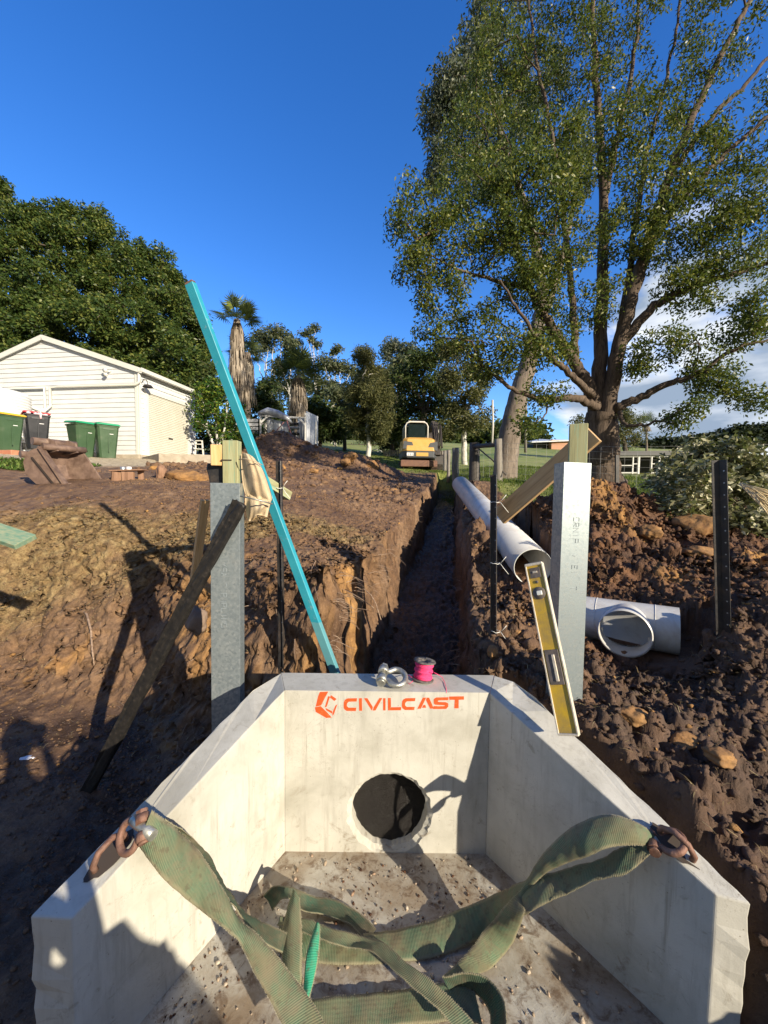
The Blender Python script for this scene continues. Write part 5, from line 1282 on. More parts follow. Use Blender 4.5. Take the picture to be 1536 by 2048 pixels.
# excavator
EX = P(834, 941, 21.5)
def excavator():
    e = empty('mini_excavator', EX, 'yellow and grey compact excavator seen from behind at the end of the trench', 'excavator', rz=R(4))
    my = noisy('machine_yellow', (.58, .33, .07), (.62, .36, .09), 4, (.35, .5), 0, .02, 30, dirt=(.30, .20, .12), dirt_amt=.35)
    mg = noisy('machine_grey', (.05, .055, .06), (.07, .075, .08), 4, (.5, .6)); mt = noisy('track_mud', (.035, .025, .02), (.12, .075, .05), 8, (.8, .9), 0, .4, 20)
    mgl = mat('cab_glass', (.01, .018, .018), .08, 0, .6); mw = noisy('cab_white', (.62, .60, .52), (.66, .64, .57), 3, (.4, .5)); mbm = noisy('boom_dark', (.02, .018, .016), (.07, .055, .045), 8, (.5, .7), 0, .2, 20)
    for sx in (-1, 1):
        mb = MB(); V = []; n = 20
        for i in range(n):
            a = 2*math.pi*i/n; yy = math.cos(a)*.25+(.75 if math.cos(a) > 0 else -.75); zz = .25+math.sin(a)*.25
            V += [(sx*.78-.18, yy, zz), (sx*.78+.18, yy, zz)]
        F = [(2*i, 2*i+1, (2*i+3) % (2*n), (2*i+2) % (2*n)) for i in range(n)]+[tuple(range(0, 2*n, 2))[::-1], tuple(range(1, 2*n, 2))]
        mb.add(V, F)
        for i in range(24):
            a = -1+i/12; mb.box((sx*.78, a*.9, .01), (.38, .04, .03)); mb.box((sx*.78, a*.8, .505), (.38, .04, .03))
        mb.build('track', mt, e)
    mb = MB(); mb.box((0, 0, .42), (1.2, 1.3, .28)); mb.build('undercarriage', mt, e)
    mb = MB(); mb.box((-.1, -1.25, .30), (1.95, .10, .34), None, .02); mb.bar((-.5, -1.2, .3), (-.4, -.5, .35), .1, .14); mb.bar((.4, -1.2, .3), (.4, -.5, .35), .1, .14); mb.build('dozer_blade', noisy('blade_rust', (.13, .06, .04), (.2, .1, .06), 6), e)
    # counterweight: lower grey band, yellow hood with rounded corners
    def ring(z, hx, y0, y1, c=.22): return [(-hx+c, y0, z), (hx-c, y0, z), (hx, y0+c, z), (hx, y1, z), (-hx, y1, z), (-hx, y0+c, z)]
    def loft(secs, name, m, par=e, shift=0):
        mb = MB(); V = []; 
        for s in secs: V += [(x+shift, y, z) for x, y, z in s]
        k = len(secs[0]); F = [(i*k+j, i*k+(j+1) % k, (i+1)*k+(j+1) % k, (i+1)*k+j) for i in range(len(secs)-1) for j in range(k)]+[tuple(range(k))[::-1], tuple(len(V)-k+j for j in range(k))]
        mb.add(V, F); return mb.build(name, m, par, .02)
    loft([ring(.60, .92, -1.0, .6), ring(.66, .95, -1.05, .6), ring(.98, .95, -1.05, .6)], 'lower_panel', mg)
    loft([ring(.983, .955, -1.06, .6), ring(1.25, .95, -1.04, .6), ring(1.62, .90, -.92, .6), ring(1.74, .78, -.70, .6)], 'engine_cover', my)
    mb = MB(); mb.box((.10, -1.062, .80), (.66, .02, .20), None, .01); mb.build('lower_grille', my, e)
    mb = MB(); mb.box((-.55, -1.068, .80), (.36, .02, .16), None, .005); mb.build('number_plate', m_white, e)
    mb = MB(); [mb.box((-.62+.09*k, -1.082, .80), (.03, .008, .09)) for k in range(4)]; mb.build('plate_marks', mg, e)
    mb = MB(); mb.prism([(-.93, 1.10), (-.30, 1.05), (-.45, 1.45), (-.90, 1.50)], 0, .03, Matrix.Translation((0, -1.035, 0)) @ Matrix(((1, 0, 0, 0), (0, 0, 1, 0), (0, 1, 0, 0), (0, 0, 0, 1)))); mb.build('side_vent', mg, e)
    mb = MB(); mb.prism([(.30, 1.02), (.93, 1.02), (.93, 1.50), (.55, 1.42)], 0, .04, Matrix.Translation((0, -1.045, 0)) @ Matrix(((1, 0, 0, 0), (0, 0, 1, 0), (0, 1, 0, 0), (0, 0, 0, 1)))); mb.build('tool_cover', mg, e)
    # cab
    cx, hw_, z0, z1, y0, y1 = -.12, .62, 1.62, 2.62, -.42, .55
    mb = MB(); mb.box((cx, (y0+y1)/2, (z0+z1)/2), (2*hw_-.06, y1-y0-.06, z1-z0-.06), None, .14); mb.build('cab_window', mgl, e)
    mb = MB()
    pts = [(cx-hw_, y0, z0-.1), (cx-hw_, y0, z1-.22), (cx-hw_+.08, y0, z1-.06), (cx-hw_+.24, y0, z1), (cx+hw_-.24, y0, z1), (cx+hw_-.08, y0, z1-.06), (cx+hw_, y0, z1-.22), (cx+hw_, y0, z0-.55)]
    mb.tube(pts, .036, 8); mb.tube([(x, y1, z) for x, _, z in pts], .036, 8)
    for i in (1, 3, 4, 6): mb.tube([pts[i], (pts[i][0], y1, pts[i][2])], .036, 8)
    mb.build('cab_frame', mw, e)
    mb = MB(); mb.box((cx, (y0+y1)/2, z1+.03), (2*hw_-.3, y1-y0, .06), None, .02); mb.build('cab_roof', mw, e)
    mb = MB(); mb.box((cx-.05, .05, z0+.25), (.42, .12, .55), None, .05); mb.box((cx-.02, .05, z0+.62), (.2, .1, .16), None, .04); mb.build('seat', noisy('seat_grey', (.25, .26, .26), (.3, .3, .3), 4), e)
    mb = MB(); mb.bar((.90, .4, .9), (.90, 1.2, 2.4), .24, .32, up=(0, -1, .5)); mb.bar((.90, 1.2, 2.4), (.88, .0, 2.66), .22, .28, up=(0, 0, 1)); mb.build('boom', mbm, e, .02)
    mb = MB(); mb.bar((.92, -.1, 2.62), (.96, -.9, .75), .30, .28, up=(0, 1, 0)); mb.bar((.92, -.1, 2.6), (.90, .8, 2.62), .2, .24); mb.build('dipper_arm', mbm, e, .02)
    mb = MB(); mb.tube([(.80, -.2, 2.5), (.84, -.75, 1.3)], .06, 8); mb.tube([(1.24, -.2, 2.5), (1.22, -.8, 1.2)], .055, 8); [mb.tube([(.82+.09*k, -.1, 2.7), (.80+.1*k, -.5, 2.4), (.84+.09*k, -.85, 1.6), (.9+.06*k, -.9, 1.0)], .022, 6) for k in range(5)]; mb.build('ram_and_hoses', mbm, e)
    mb = MB(); V = []; 
    prof = [(-.75, .85), (-.85, .75), (-.95, .3), (-.75, -.15), (-.45, -.25)]
    for x in (.82, 1.32): V += [(x, y, z) for y, z in prof]
    n = 5; mb.add(V, [(i, i+1, n+i+1, n+i) for i in range(n-1)]+[tuple(range(n)), tuple(range(n, 2*n))[::-1]]); mb.build('digging_bucket', mbm, e)
    mb = MB(); mb.box((1.12, -.05, 2.22), (.12, .12, .22), None, .02); mb.build('work_light', mw, e)
    mb = MB(); mb.tube([(cx-.3, .1, z1+.06), (cx-.3, .1, z1+.16)], .05, 10); mb.build('beacon', my, e)
excavator()
# the frame structure with sheeting and the metal fence behind the heap
e = empty('frame_shelter', P(565, 900, 17.0), 'skeleton of a low frame shelter with drooping silver sheeting behind the dirt heap', 'shelter')
m_wp = noisy('grey_white_paint', (.55, .55, .52), (.66, .66, .63), 5, (.5, .6), dirt=(.30, .27, .22), dirt_amt=.5)
for x, y0_, y1_, Y in ((521, 898, 828, 17), (611, 900, 826, 17.0), (596, 890, 835, 19)):
    mb = MB(); mb.bar(P(x, y0_, Y), P(x, y1_, Y), .06, .06, up=(0, 1, 0)); mb.wbuild('upright', m_wp, e)
for a, b in (((516, 831, 17), (612, 836, 17)), ((611, 838, 17), (596, 838, 19)), ((521, 846, 17), (536, 832, 17)), ((611, 850, 17), (598, 836, 17)), ((521, 832, 17), (596, 836, 19))):
    mb = MB(); mb.bar(P(*a), P(*b), .07, .07); mb.wbuild('rail', m_wp, e)
m_tarp = noisy('silver_sheet', (.40, .42, .44), (.62, .64, .66), 2.5, (.35, .5), .3, .1, 6, stretch=(3, 3, .5))
def sheet(name, corners, par, m, amp=.05, n=14, seed=0):
    a, b, c, d = [P(*q) for q in corners]; V = []
    rr = np.random.default_rng(seed); ph = rr.uniform(0, 6, 3)
    for i in range(n+1):
        for k in range(n+1):
            u, v_ = i/n, k/n; p = a.lerp(b, u).lerp(d.lerp(c, u), v_); V.append(p+Vector((0, amp*math.sin(u*14+ph[0]+v_*2)+amp*.5*math.sin(u*27+ph[1]), -amp*1.5*math.sin(u*3.14)*(1-v_))))
    N = len(V); V += [p+Vector((0, .012, 0)) for p in V]; F = []
    for i in range(n):
        for k in range(n): a_ = i*(n+1)+k; F += [(a_, a_+1, a_+n+2, a_+n+1), (N+a_, N+a_+n+1, N+a_+n+2, N+a_+1)]
    mb = MB(); mb.add(V, F, True); return mb.wbuild(name, m, par)
sheet('hanging_sheet', [(534, 834, 17.2), (580, 842, 17.3), (574, 888, 17.3), (534, 884, 17.2)], e, m_tarp)
sheet('hanging_sheet', [(596, 836, 17.6), (612, 834, 17.2), (611, 884, 17.2), (600, 886, 17.6)], e, m_tarp, seed=2)
mb = MB(); mb.tube([P(516, 826, 16.8), P(535, 822, 17), P(556, 828, 17), P(574, 836, 17), P(584, 846, 17)], [.05, .16, .17, .12, .04], 10); mb.wbuild('rolled_tarp', m_tarp, e)
mb = MB(); mb.tube([P(574, 842, 16.9), P(582, 868, 16.9), P(588, 884, 16.9)], .03, 6); mb.tube([P(568, 844, 16.9), P(538, 880, 16.9)], .02, 6); mb.wbuild('red_strap', noisy('faded_red', (.40, .14, .12), (.5, .22, .18), 5), e)
for k, (x, y) in enumerate(((586, 848), (590, 856), (592, 868), (584, 874))):
    mb = MB(); mb.box(P(x, y, 17.8), (.55, .3, .10), None, .02); mb.wbuild('stacked_crate', (m_black, m_wp)[k % 2], e)
e = empty('utility_trailer', P(530, 897, 16.6), 'low pale steel trailer side standing just right of the teal pole', 'trailer')
mb = MB(); mb.bar(P(513, 888, 16.6), P(545, 889, 16.6), .10, .42, up=(0, 0, 1), bev=.01); mb.wbuild('tray_side', m_wp, e)
mb = MB(); mb.lathe([(0, -.08), (.26, -.08), (.28, 0), (.26, .08), (0, .08)], 18, Matrix.Translation(P(528, 897, 16.7)) @ Matrix.Rotation(R(90), 4, 'X')); mb.wbuild('wheel', m_tyre, e)
e = empty('metal_fence', P(640, 900, 18), 'tall pale corrugated sheet fence between the frame shelter and the trees', 'fence')
def corr(a, b, h, par, m, name='sheet_panel', n=60):
    a, b = Vector(a), Vector(b); V = []; d = (b-a).normalized(); s = Vector((0, 0, 1)).cross(d)
    for i in range(n+1):
        p = a.lerp(b, i/n)+s*(.03*(i % 2)); V += [p, p+Vector((0, 0, h))]
    mb = MB(); mb.add(V, [(2*i, 2*i+2, 2*i+3, 2*i+1) for i in range(n)]); V2 = [v+s*.004 for v in V]; mb.add(V2, [(2*i, 2*i+1, 2*i+3, 2*i+2) for i in range(n)]); return mb.wbuild(name, m, par)
corr(P(613, 900, 17.4), P(636, 899, 20.5), 1.75, e, m_tarp); 
mb = MB(); mb.bar(P(631, 900, 19.8), P(631, 844, 19.8), .10, .10, up=(0, 1, 0)); mb.wbuild('fence_post', m_wp, e)
e = empty('lattice_fence', P(470, 905, 19), 'grey horizontal slat wall seen through the gap behind the teal pole', 'fence')
for k in range(9):
    mb = MB(); mb.bar(P(462, 905-k*8, 19), P(516, 905-k*8, 19), .02, .15, up=(0, 0, 1)); mb.wbuild('slat', noisy('slat_grey', (.35, .36, .37), (.42, .43, .44), 3), e) if k == 0 else mb.wbuild('slat', bpy.data.materials['slat_grey'], e)
# fences on the right
m_fw = wood('grey_fence_wood', (.30, .27, .23), (.20, .18, .155)); m_fd = wood('dark_fence_wood', (.12, .105, .09), (.07, .06, .05))
m_wire = mat('fence_wire', (.35, .35, .34), .5, .6)
def log_post(top, bot, r, m, par, nm='post', sd=0, n=10):
    mb = MB(); rr = random.Random(sd); top, bot = Vector(top), Vector(bot); bot = bot-Vector((0, 0, .4)); pts = [bot.lerp(top, i/6)+Vector((rr.uniform(-.01, .01), rr.uniform(-.01, .01), 0)) for i in range(7)]
    mb.tube(pts, [r*rr.uniform(.92, 1.08) for _ in pts], n); return mb.wbuild(nm, m, par)
f1 = empty('paddock_fence', P(999, 967, 10.2), 'old wooden post and wire fence running away beside the trench to the excavator', 'fence')
log_post(P(996, 878, 10.2), P(999, 967, 10.2), .105, m_fw, f1, sd=1)
log_post(P(949, 886, 11.7), P(949, 967, 11.7), .165, m_fd, f1, sd=2)
log_post(P(911, 896, 15.5), P(911, 954, 15.5), .14, m_fw, f1, sd=3)
for i, x in enumerate((897, 890, 885, 881)): log_post(P(x, 900+i, 18+i*1.6), P(x, 948-i*1, 18+i*1.6), .09, m_fw, f1, sd=5+i)
mb = MB(); mb.tube([P(949, 893, 11.6), P(975, 891, 10.9), P(1000, 889, 10.2)], [.07, .06, .06], 8); mb.wbuild('top_rail', m_fd, f1)
mb = MB(); mb.tube([P(1012, 950, 10.0), P(985, 920, 10.6), P(958, 898, 11.4)], .02, 6); mb.wbuild('stay', m_fd, f1)
def wires(par, pts, hs, step=.3, r=.0035):
    mb = MB()
    for h in hs: mb.tube([p+Vector((0, 0, h)) for p in pts], r, 4, False)
    for a, b in zip(pts, pts[1:]):
        n = max(1, int((b-a).length/step))
        for i in range(n): p = a.lerp(b, (i+.5)/n); mb.tube([p+Vector((0, 0, hs[0])), p+Vector((0, 0, hs[-1]))], r*.8, 4, False)
    o = mb.wbuild('wire_mesh', m_wire, par); return o
wires(f1, [P(999, 965, 10.2), P(949, 965, 11.7), P(911, 952, 15.5), P(885, 946, 20)], [.15, .3, .45, .62, .8, .98, 1.12], .35)
f2 = empty('mesh_fence', P(1234, 960, 9), 'wire mesh fence crossing in front of the big tree trunk with black steel posts', 'fence')
wires(f2, [P(1004, 966, 10.1), P(1234, 985, 8.8), P(1420, 990, 8.2), P(1600, 990, 7.8)], [.12, .27, .42, .58, .75, .92, 1.05], .22, .003)
for x, y0_, y1_, Y in ((1234, 910, 985, 8.8), (1110, 912, 975, 9.4), (1372, 905, 990, 8.3)):
    mb = MB(); mb.bar(P(x, y1_+20, Y), P(x, y0_, Y), .075 if x == 1234 else .05, .05, up=(0, 1, 0)); mb.wbuild('post', m_black, f2)
# white framed pens
e = empty('animal_pens', P(1270, 948, 25), 'long low row of white framed wire pens under a dark flat roof across the paddock', 'pens')
m_dark = noisy('pen_dark', (.02, .022, .022), (.04, .04, .04), 3); m_rf = noisy('pen_roof', (.10, .10, .10), (.14, .14, .14), 3)
a, b = P(1195, 948, 25), P(1420, 948, 24)
mb = MB(); d = (b-a).normalized(); nrm = Vector((-d.y, d.x, 0)); h = 1.18
mb.bar(a+nrm*1.6+Vector((0, 0, h/2)), b+nrm*1.6+Vector((0, 0, h/2)), .05, h, up=(0, 0, 1)); mb.wbuild('back_wall', m_dark, e)
mb = MB(); mb.bar(a+nrm*.8+Vector((0, 0, h+.14)), b+nrm*.8+Vector((0, 0, h+.14)), 1.9, .28); mb.wbuild('roof', m_rf, e)
L = (b-a).length; x = 0; k = 0; rr = random.Random(8)
while x < L:
    p = a+d*x; mb = MB(); mb.bar(p, p+Vector((0, 0, h)), .07 if k % 2 else .11, .07, up=(0, 1, 0)); mb.wbuild('upright', m_wp, e)
    w = (.75, .45, .9, .35)[k % 4]
    mb = MB(); mb.bar(p+Vector((0, 0, h-.05)), p+d*w+Vector((0, 0, h-.05)), .06, .09)
    if k % 3 != 1: mb.bar(p+Vector((0, 0, .55+.1*(k % 2))), p+d*w+Vector((0, 0, .55+.1*(k % 2))), .05, .06); mb.bar(p+Vector((0, 0, .08)), p+d*w+Vector((0, 0, .08)), .05, .08)
    mb.wbuild('pen_panel', m_wp, e); x += w; k += 1
# far house
e = empty('brick_house', P(1100, 902, 58), 'distant low brick house with grey iron roof beyond the paddock', 'house')
a, b = P(1066, 902, 60), P(1150, 902, 58)
mb = MB(); mb.box((P(1118, 893, 58)), (3.6, 3, 1.6)); mb.wbuild('wall', noisy('brick_wall', (.42, .20, .11), (.50, .26, .15), 3), e)
mb = MB(); mb.box((P(1082, 895, 59)), (3.6, 3, 1.4)); mb.wbuild('verandah', m_dark, e)
mb = MB(); p = P(1103, 886, 58); mb.add([p+Vector((-3.9, -2, -.25)), p+Vector((3.6, -2, .15)), p+Vector((3.4, 2, .45)), p+Vector((-3.0, 2, .45)), p+Vector((-3.9, -2, -.10)), p+Vector((3.6, -2, .30)), p+Vector((3.4, 2, .60)), p+Vector((-1.0, 2, .9))], [(3, 2, 1, 0), (4, 5, 6, 7), (0, 1, 5, 4), (1, 2, 6, 5), (2, 3, 7, 6), (3, 0, 4, 7)]); mb.wbuild('roof', noisy('iron_roof', (.45, .47, .48), (.55, .57, .58), 2, (.3, .4), .3), e)
# culvert log and drum by the bush
mb = MB(); mb.tube([P(1290, 1000, 6.3), P(1385, 1010, 5.9)], .085, 14); one('old_pipe', mb, noisy('clay_pipe', (.40, .30, .23), (.50, .39, .30), 6, (.7, .8)), 'dusty pale brown pipe lying level behind the red dirt mound', 'pipe')
# small gate and hut in the centre distance
e = empty('white_gate', P(752, 912, 34), 'tiny white framed stall with a shallow pitched top beyond the far grass', 'stall')
for a, b in (((744, 914), (744, 902)), ((762, 914), (762, 902)), ((742, 902), (752, 898)), ((752, 898), (765, 902)), ((742, 903), (765, 903))):
    mb = MB(); mb.bar(P(a[0], a[1], 34), P(b[0], b[1], 34), .07, .07, up=(0, 1, 0)); mb.wbuild('bar', m_wp, e)
e = empty('paling_fence', P(785, 915, 30), 'grey paling fence in deep shade left of the excavator', 'fence')
for k in range(14):
    mb = MB(); mb.bar(P(768+k*4.2, 920, 28), P(768+k*4.2, 899+(k*7 % 3), 28), .13, .02, up=(0, 1, 0)); mb.wbuild('paling', m_fw, e)
e = empty('post_and_rail_fence', P(720, 900, 44), 'thin dark post and rail fence across the far paddock behind the trees', 'fence')
for k in range(9): mb = MB(); mb.bar(P(655+k*16, 901, 44), P(655+k*16, 886, 44), .10, .08, up=(0, 1, 0)); mb.wbuild('post', m_fd, e)
mb = MB(); mb.bar(P(650, 889, 44), P(785, 889, 44), .06, .10); mb.wbuild('rail', m_fd, e)
mb = MB(); mb.bar(P(650, 895, 44), P(785, 895, 44), .06, .10); mb.wbuild('rail', m_fd, e)
# ------------------------------------------------------------------ trees and shrubs
def leaf_mat(name, c1, c2, c3=None, rough=.45, trans=.3, spec=.22):
    m = mat(name, c1, rough, 0, spec); t = NT(m); geo = t.n('ShaderNodeNewGeometry'); rnd = geo.outputs['Random Per Island']
    big = t.noise(.9, 3, .6, geo.outputs['Position'])
    f = t.math('ADD', t.math('MULTIPLY', rnd, .6), t.math('MULTIPLY', big, .45))
    st = [(.25, c1), (.62, c2)]
    if c3 is not None: st.append((.86, c3))
    col = t.ramp(f, st); t.base(col)
    tr = t.n('ShaderNodeBsdfTranslucent'); lc = t.mix(.5, col, (.20, .26, .03)); t.l(lc, tr.inputs['Color'])
    mx = t.n('ShaderNodeMixShader'); mx.inputs[0].default_value = trans; t.l(t.b.outputs[0], mx.inputs[1]); t.l(tr.outputs[0], mx.inputs[2])
    t.l(mx.outputs[0], t.t.nodes['Material Output'].inputs['Surface']); return m
def bark(name, c1, c2, sc=9):
    m = mat(name, c1, .9, 0, .2); t = NT(m); v = t.coord('Object', (sc, sc, sc*.18)); n = t.noise(1.6, 8, .68, v, .7)
    t.base(t.ramp(n, [(.32, c1), (.62, c2)])); t.bump(n, .7, .03); return m
m_bark = bark('bark_grey_brown', (.038, .028, .022), (.16, .12, .088)); m_barkg = bark('bark_gum', (.11, .088, .07), (.25, .205, .165), 6)
m_barkp = bark('bark_pale', (.40, .38, .34), (.62, .60, .55), 6); m_barkd = bark('bark_dark', (.04, .032, .026), (.11, .09, .07))
lm_main = leaf_mat('leaves_camphor', (.035, .060, .016), (.10, .135, .026), (.27, .26, .050), .38, .3)
lm_gum = leaf_mat('leaves_gum', (.050, .068, .036), (.10, .118, .060), (.18, .18, .09), .5, .2)
lm_gumc = leaf_mat('leaves_gum_blue', (.055, .075, .056), (.11, .13, .090), (.19, .195, .12), .5, .2)
lm_fig = leaf_mat('leaves_fig', (.028, .055, .016), (.075, .115, .026), (.20, .215, .050), .38, .25)
lm_dark = leaf_mat('leaves_dark', (.022, .042, .014), (.052, .078, .022), (.12, .135, .042), .5, .2)
lm_olive = leaf_mat('leaves_olive', (.055, .064, .026), (.11, .115, .042), (.19, .18, .070), .6, .2)
lm_shrub = leaf_mat('leaves_shrub', (.020, .060, .014), (.06, .13, .022), (.32, .36, .05), .4, .3)
lm_cut = leaf_mat('leaves_cut', (.065, .080, .030), (.24, .235, .11), (.66, .62, .40), .45, .25, .6)
def leaves_np(centers, n_per, sig, L, Wd, droop=.5, rng=None, flat=.0, sigz=None):
    """diamond leaves folded along the rib; returns V, F"""
    rng = rng or np.random.default_rng(1)
    Cn = np.repeat(np.asarray(centers, float), n_per, axis=0); N = len(Cn)
    off = rng.normal(0, 1, (N, 3)); off *= (rng.random((N, 1))**.4)*sig/np.maximum(.4, np.linalg.norm(off, axis=1, keepdims=True))*1.0
    if sigz: off[:, 2] *= sigz/sig
    c = Cn+off
    d = rng.normal(0, 1, (N, 3)); d[:, 2] = d[:, 2]*.6-droop; d /= np.linalg.norm(d, axis=1, keepdims=True)+1e-9
    s = np.cross(d, rng.normal(0, 1, (N, 3))+np.array([0, 0, flat*3.0])); s /= np.linalg.norm(s, axis=1, keepdims=True)+1e-9
    if flat: 
        up = np.array([0, 0, 1.0]); s2 = np.cross(d, up); s2 /= np.linalg.norm(s2, axis=1, keepdims=True)+1e-9; s = s*(1-flat)+s2*flat; s /= np.linalg.norm(s, axis=1, keepdims=True)+1e-9
    l = L*rng.uniform(.65, 1.25, (N, 1)); w = Wd*rng.uniform(.7, 1.2, (N, 1))
    nn = np.cross(d, s)
    v0 = c; v1 = c+d*l*.45+s*w/2+nn*w*.12; v2 = c+d*l; v3 = c+d*l*.45-s*w/2+nn*w*.12
    V = np.stack([v0, v1, v2, v3], 1).reshape(-1, 3); F = np.arange(4*N).reshape(N, 4)
    return V, F
def tube_np(pts, rad, n):
    pts = np.asarray(pts, float); m = len(pts); t = np.gradient(pts, axis=0); t /= np.linalg.norm(t, axis=1, keepdims=True)+1e-9
    ref = np.array([0.3, .9, .1]) if abs(t[0][2]) > .8 else np.array([0, 0, 1.0])
    u = np.cross(t, ref); u /= np.linalg.norm(u, axis=1, keepdims=True)+1e-9; w = np.cross(t, u)
    a = np.arange(n)*2*np.pi/n
    V = pts[:, None]+(u[:, None]*np.cos(a)[None, :, None]+w[:, None]*np.sin(a)[None, :, None])*np.asarray(rad)[:, None, None]
    i = np.arange(m-1)[:, None]*n; k = np.arange(n)[None]; k2 = (k+1) % n
    F = np.stack([i+k, i+k2, i+n+k2, i+n+k], -1).reshape(-1, 4)
    return V.reshape(-1, 3), F
def ellipsoid_pts(c, r, n, rng, shell=.55):
    d = rng.normal(0, 1, (n, 3)); d /= np.linalg.norm(d, axis=1, keepdims=True); q = shell+(1-shell)*rng.random((n, 1))
    return np.asarray(c)+d*q*np.asarray(r)
def tree(name, label, cat, limbs, lobes, mleaf, mbark, nleaf=70, sig=.35, L=.11, Wd=.05, droop=.5, seed=1, group=None, tip=.006, jit=.10, gamma=.48, shell=.5, sprig=None, sides=5, maxr=.12, flat=0, rsc=1.0, base_flare=1.35, sigz=None, up=0.0):
    """limbs: [(points[(px,py,Y)...], r0, r1)] ; lobes: (px,py,Y, rx, ry, rz, n)"""
    rng = np.random.default_rng(seed)
    nodes, parent, TV, TF, off = [], [], [], [], 0
    limb_id = []
    def addtube(p, r, n):
        nonlocal off
        V, F = tube_np(p, r, n); TV.append(V); TF.append(F+off); off += len(V)
    for li, (pts, r0, r1) in enumerate(limbs):
        w = [P(*q) if len(q) == 3 else Vector(q[:3]) for q in pts]; cm = catmull([tuple(p) for p in w], 8)
        cm[1:-1] += rng.normal(0, .018*(min(rsc, 1.5) if li == 0 else rsc), cm[1:-1].shape); k = len(cm); rad = r0+(r1-r0)*np.linspace(0, 1, k)**.8
        if li == 0: rad[:3] *= np.array([base_flare, 1+(base_flare-1)*.5, 1+(base_flare-1)*.2]); 
        addtube(cm, rad, 12 if r0 > .1 else 8)
        for p in cm[(2 if li else k//3):]: nodes.append(p); parent.append(-1)
    base = P(*limbs[0][0][0]) if len(limbs[0][0][0]) == 3 else Vector(limbs[0][0][0][:3])
    att_ = []
    for (x, y, Y, rx, ry, rz, n) in lobes:
        c = P(x, y, Y); att_.append(ellipsoid_pts(c, (rx, ry, rz), n, rng, shell))
    A = np.vstack(att_); nd = np.array(nodes)
    d0 = np.array([np.min(np.sum((nd-a)**2, axis=1)) for a in A]); order = np.argsort(d0)
    X = np.zeros((len(nd)+len(A)*6, 3)); X[:len(nd)] = nd; cnt = len(nd); par = [-1]*cnt; tips = []; mids = []
    for i in order:
        a = A[i]; dv = X[:cnt]-a; dist = np.sum(dv*dv, axis=1)+np.maximum(0, dv[:, 2]+up)**2*.8
        j = int(np.argmin(dist)); b = X[j]; ln = np.linalg.norm(a-b); k = int(min(5, max(1, ln/.35*1.0/rsc)))
        pj = j
        for s in range(1, k+1):
            t_ = s/k; q = b*(1-t_)+a*t_
            if s < k: q = q+rng.normal(0, jit*ln/k*.9, 3)+np.array([0, 0, .10*math.sin(math.pi*t_)*ln*.6])
            X[cnt] = q; par.append(pj); pj = cnt; cnt += 1
            if s < k and s >= k-2: mids.append(q)
        tips.append(pj)
    c_ = np.zeros(cnt)
    for tpi in tips: c_[tpi] += 1
    for i in range(cnt-1, len(nd)-1, -1):
        if par[i] >= 0: c_[par[i]] += c_[i]
    rad = np.minimum(maxr, tip*np.maximum(1, c_)**gamma)
    # chains
    child = {}
    for i in range(len(nd), cnt): child.setdefault(par[i], []).append(i)
    done = set(); starts = [(p, c) for p, cs in child.items() for c in cs if p < len(nd)]
    st = starts[:]
    while st:
        p, c = st.pop(); path = [p, c]; cur = c
        while cur in child:
            cs = sorted(child[cur], key=lambda q: -c_[q])
            for o in cs[1:]: st.append((cur, o))
            cur = cs[0]; path.append(cur)
        rr_ = rad[path].copy(); rr_[0] = min(rr_[0], rr_[1]*1.15); rr_[-1] *= .5
        addtube(X[path], rr_, sides if rr_[0] > .02 else 4 if rr_[0] > .01 else 3)
    e = empty(name, base, label, cat, group)
    o = mesh_np('trunk', np.vstack(TV), np.vstack(TF), mbark, None, True); attach(o, e)
    cen = np.vstack([X[tips], np.array(mids)]) if mids else X[tips]
    V, F = leaves_np(cen, nleaf, sig, L, Wd, droop, rng, flat, sigz)
    o = mesh_np('crown', V, F, mleaf, None, False); attach(o, e)
    return e
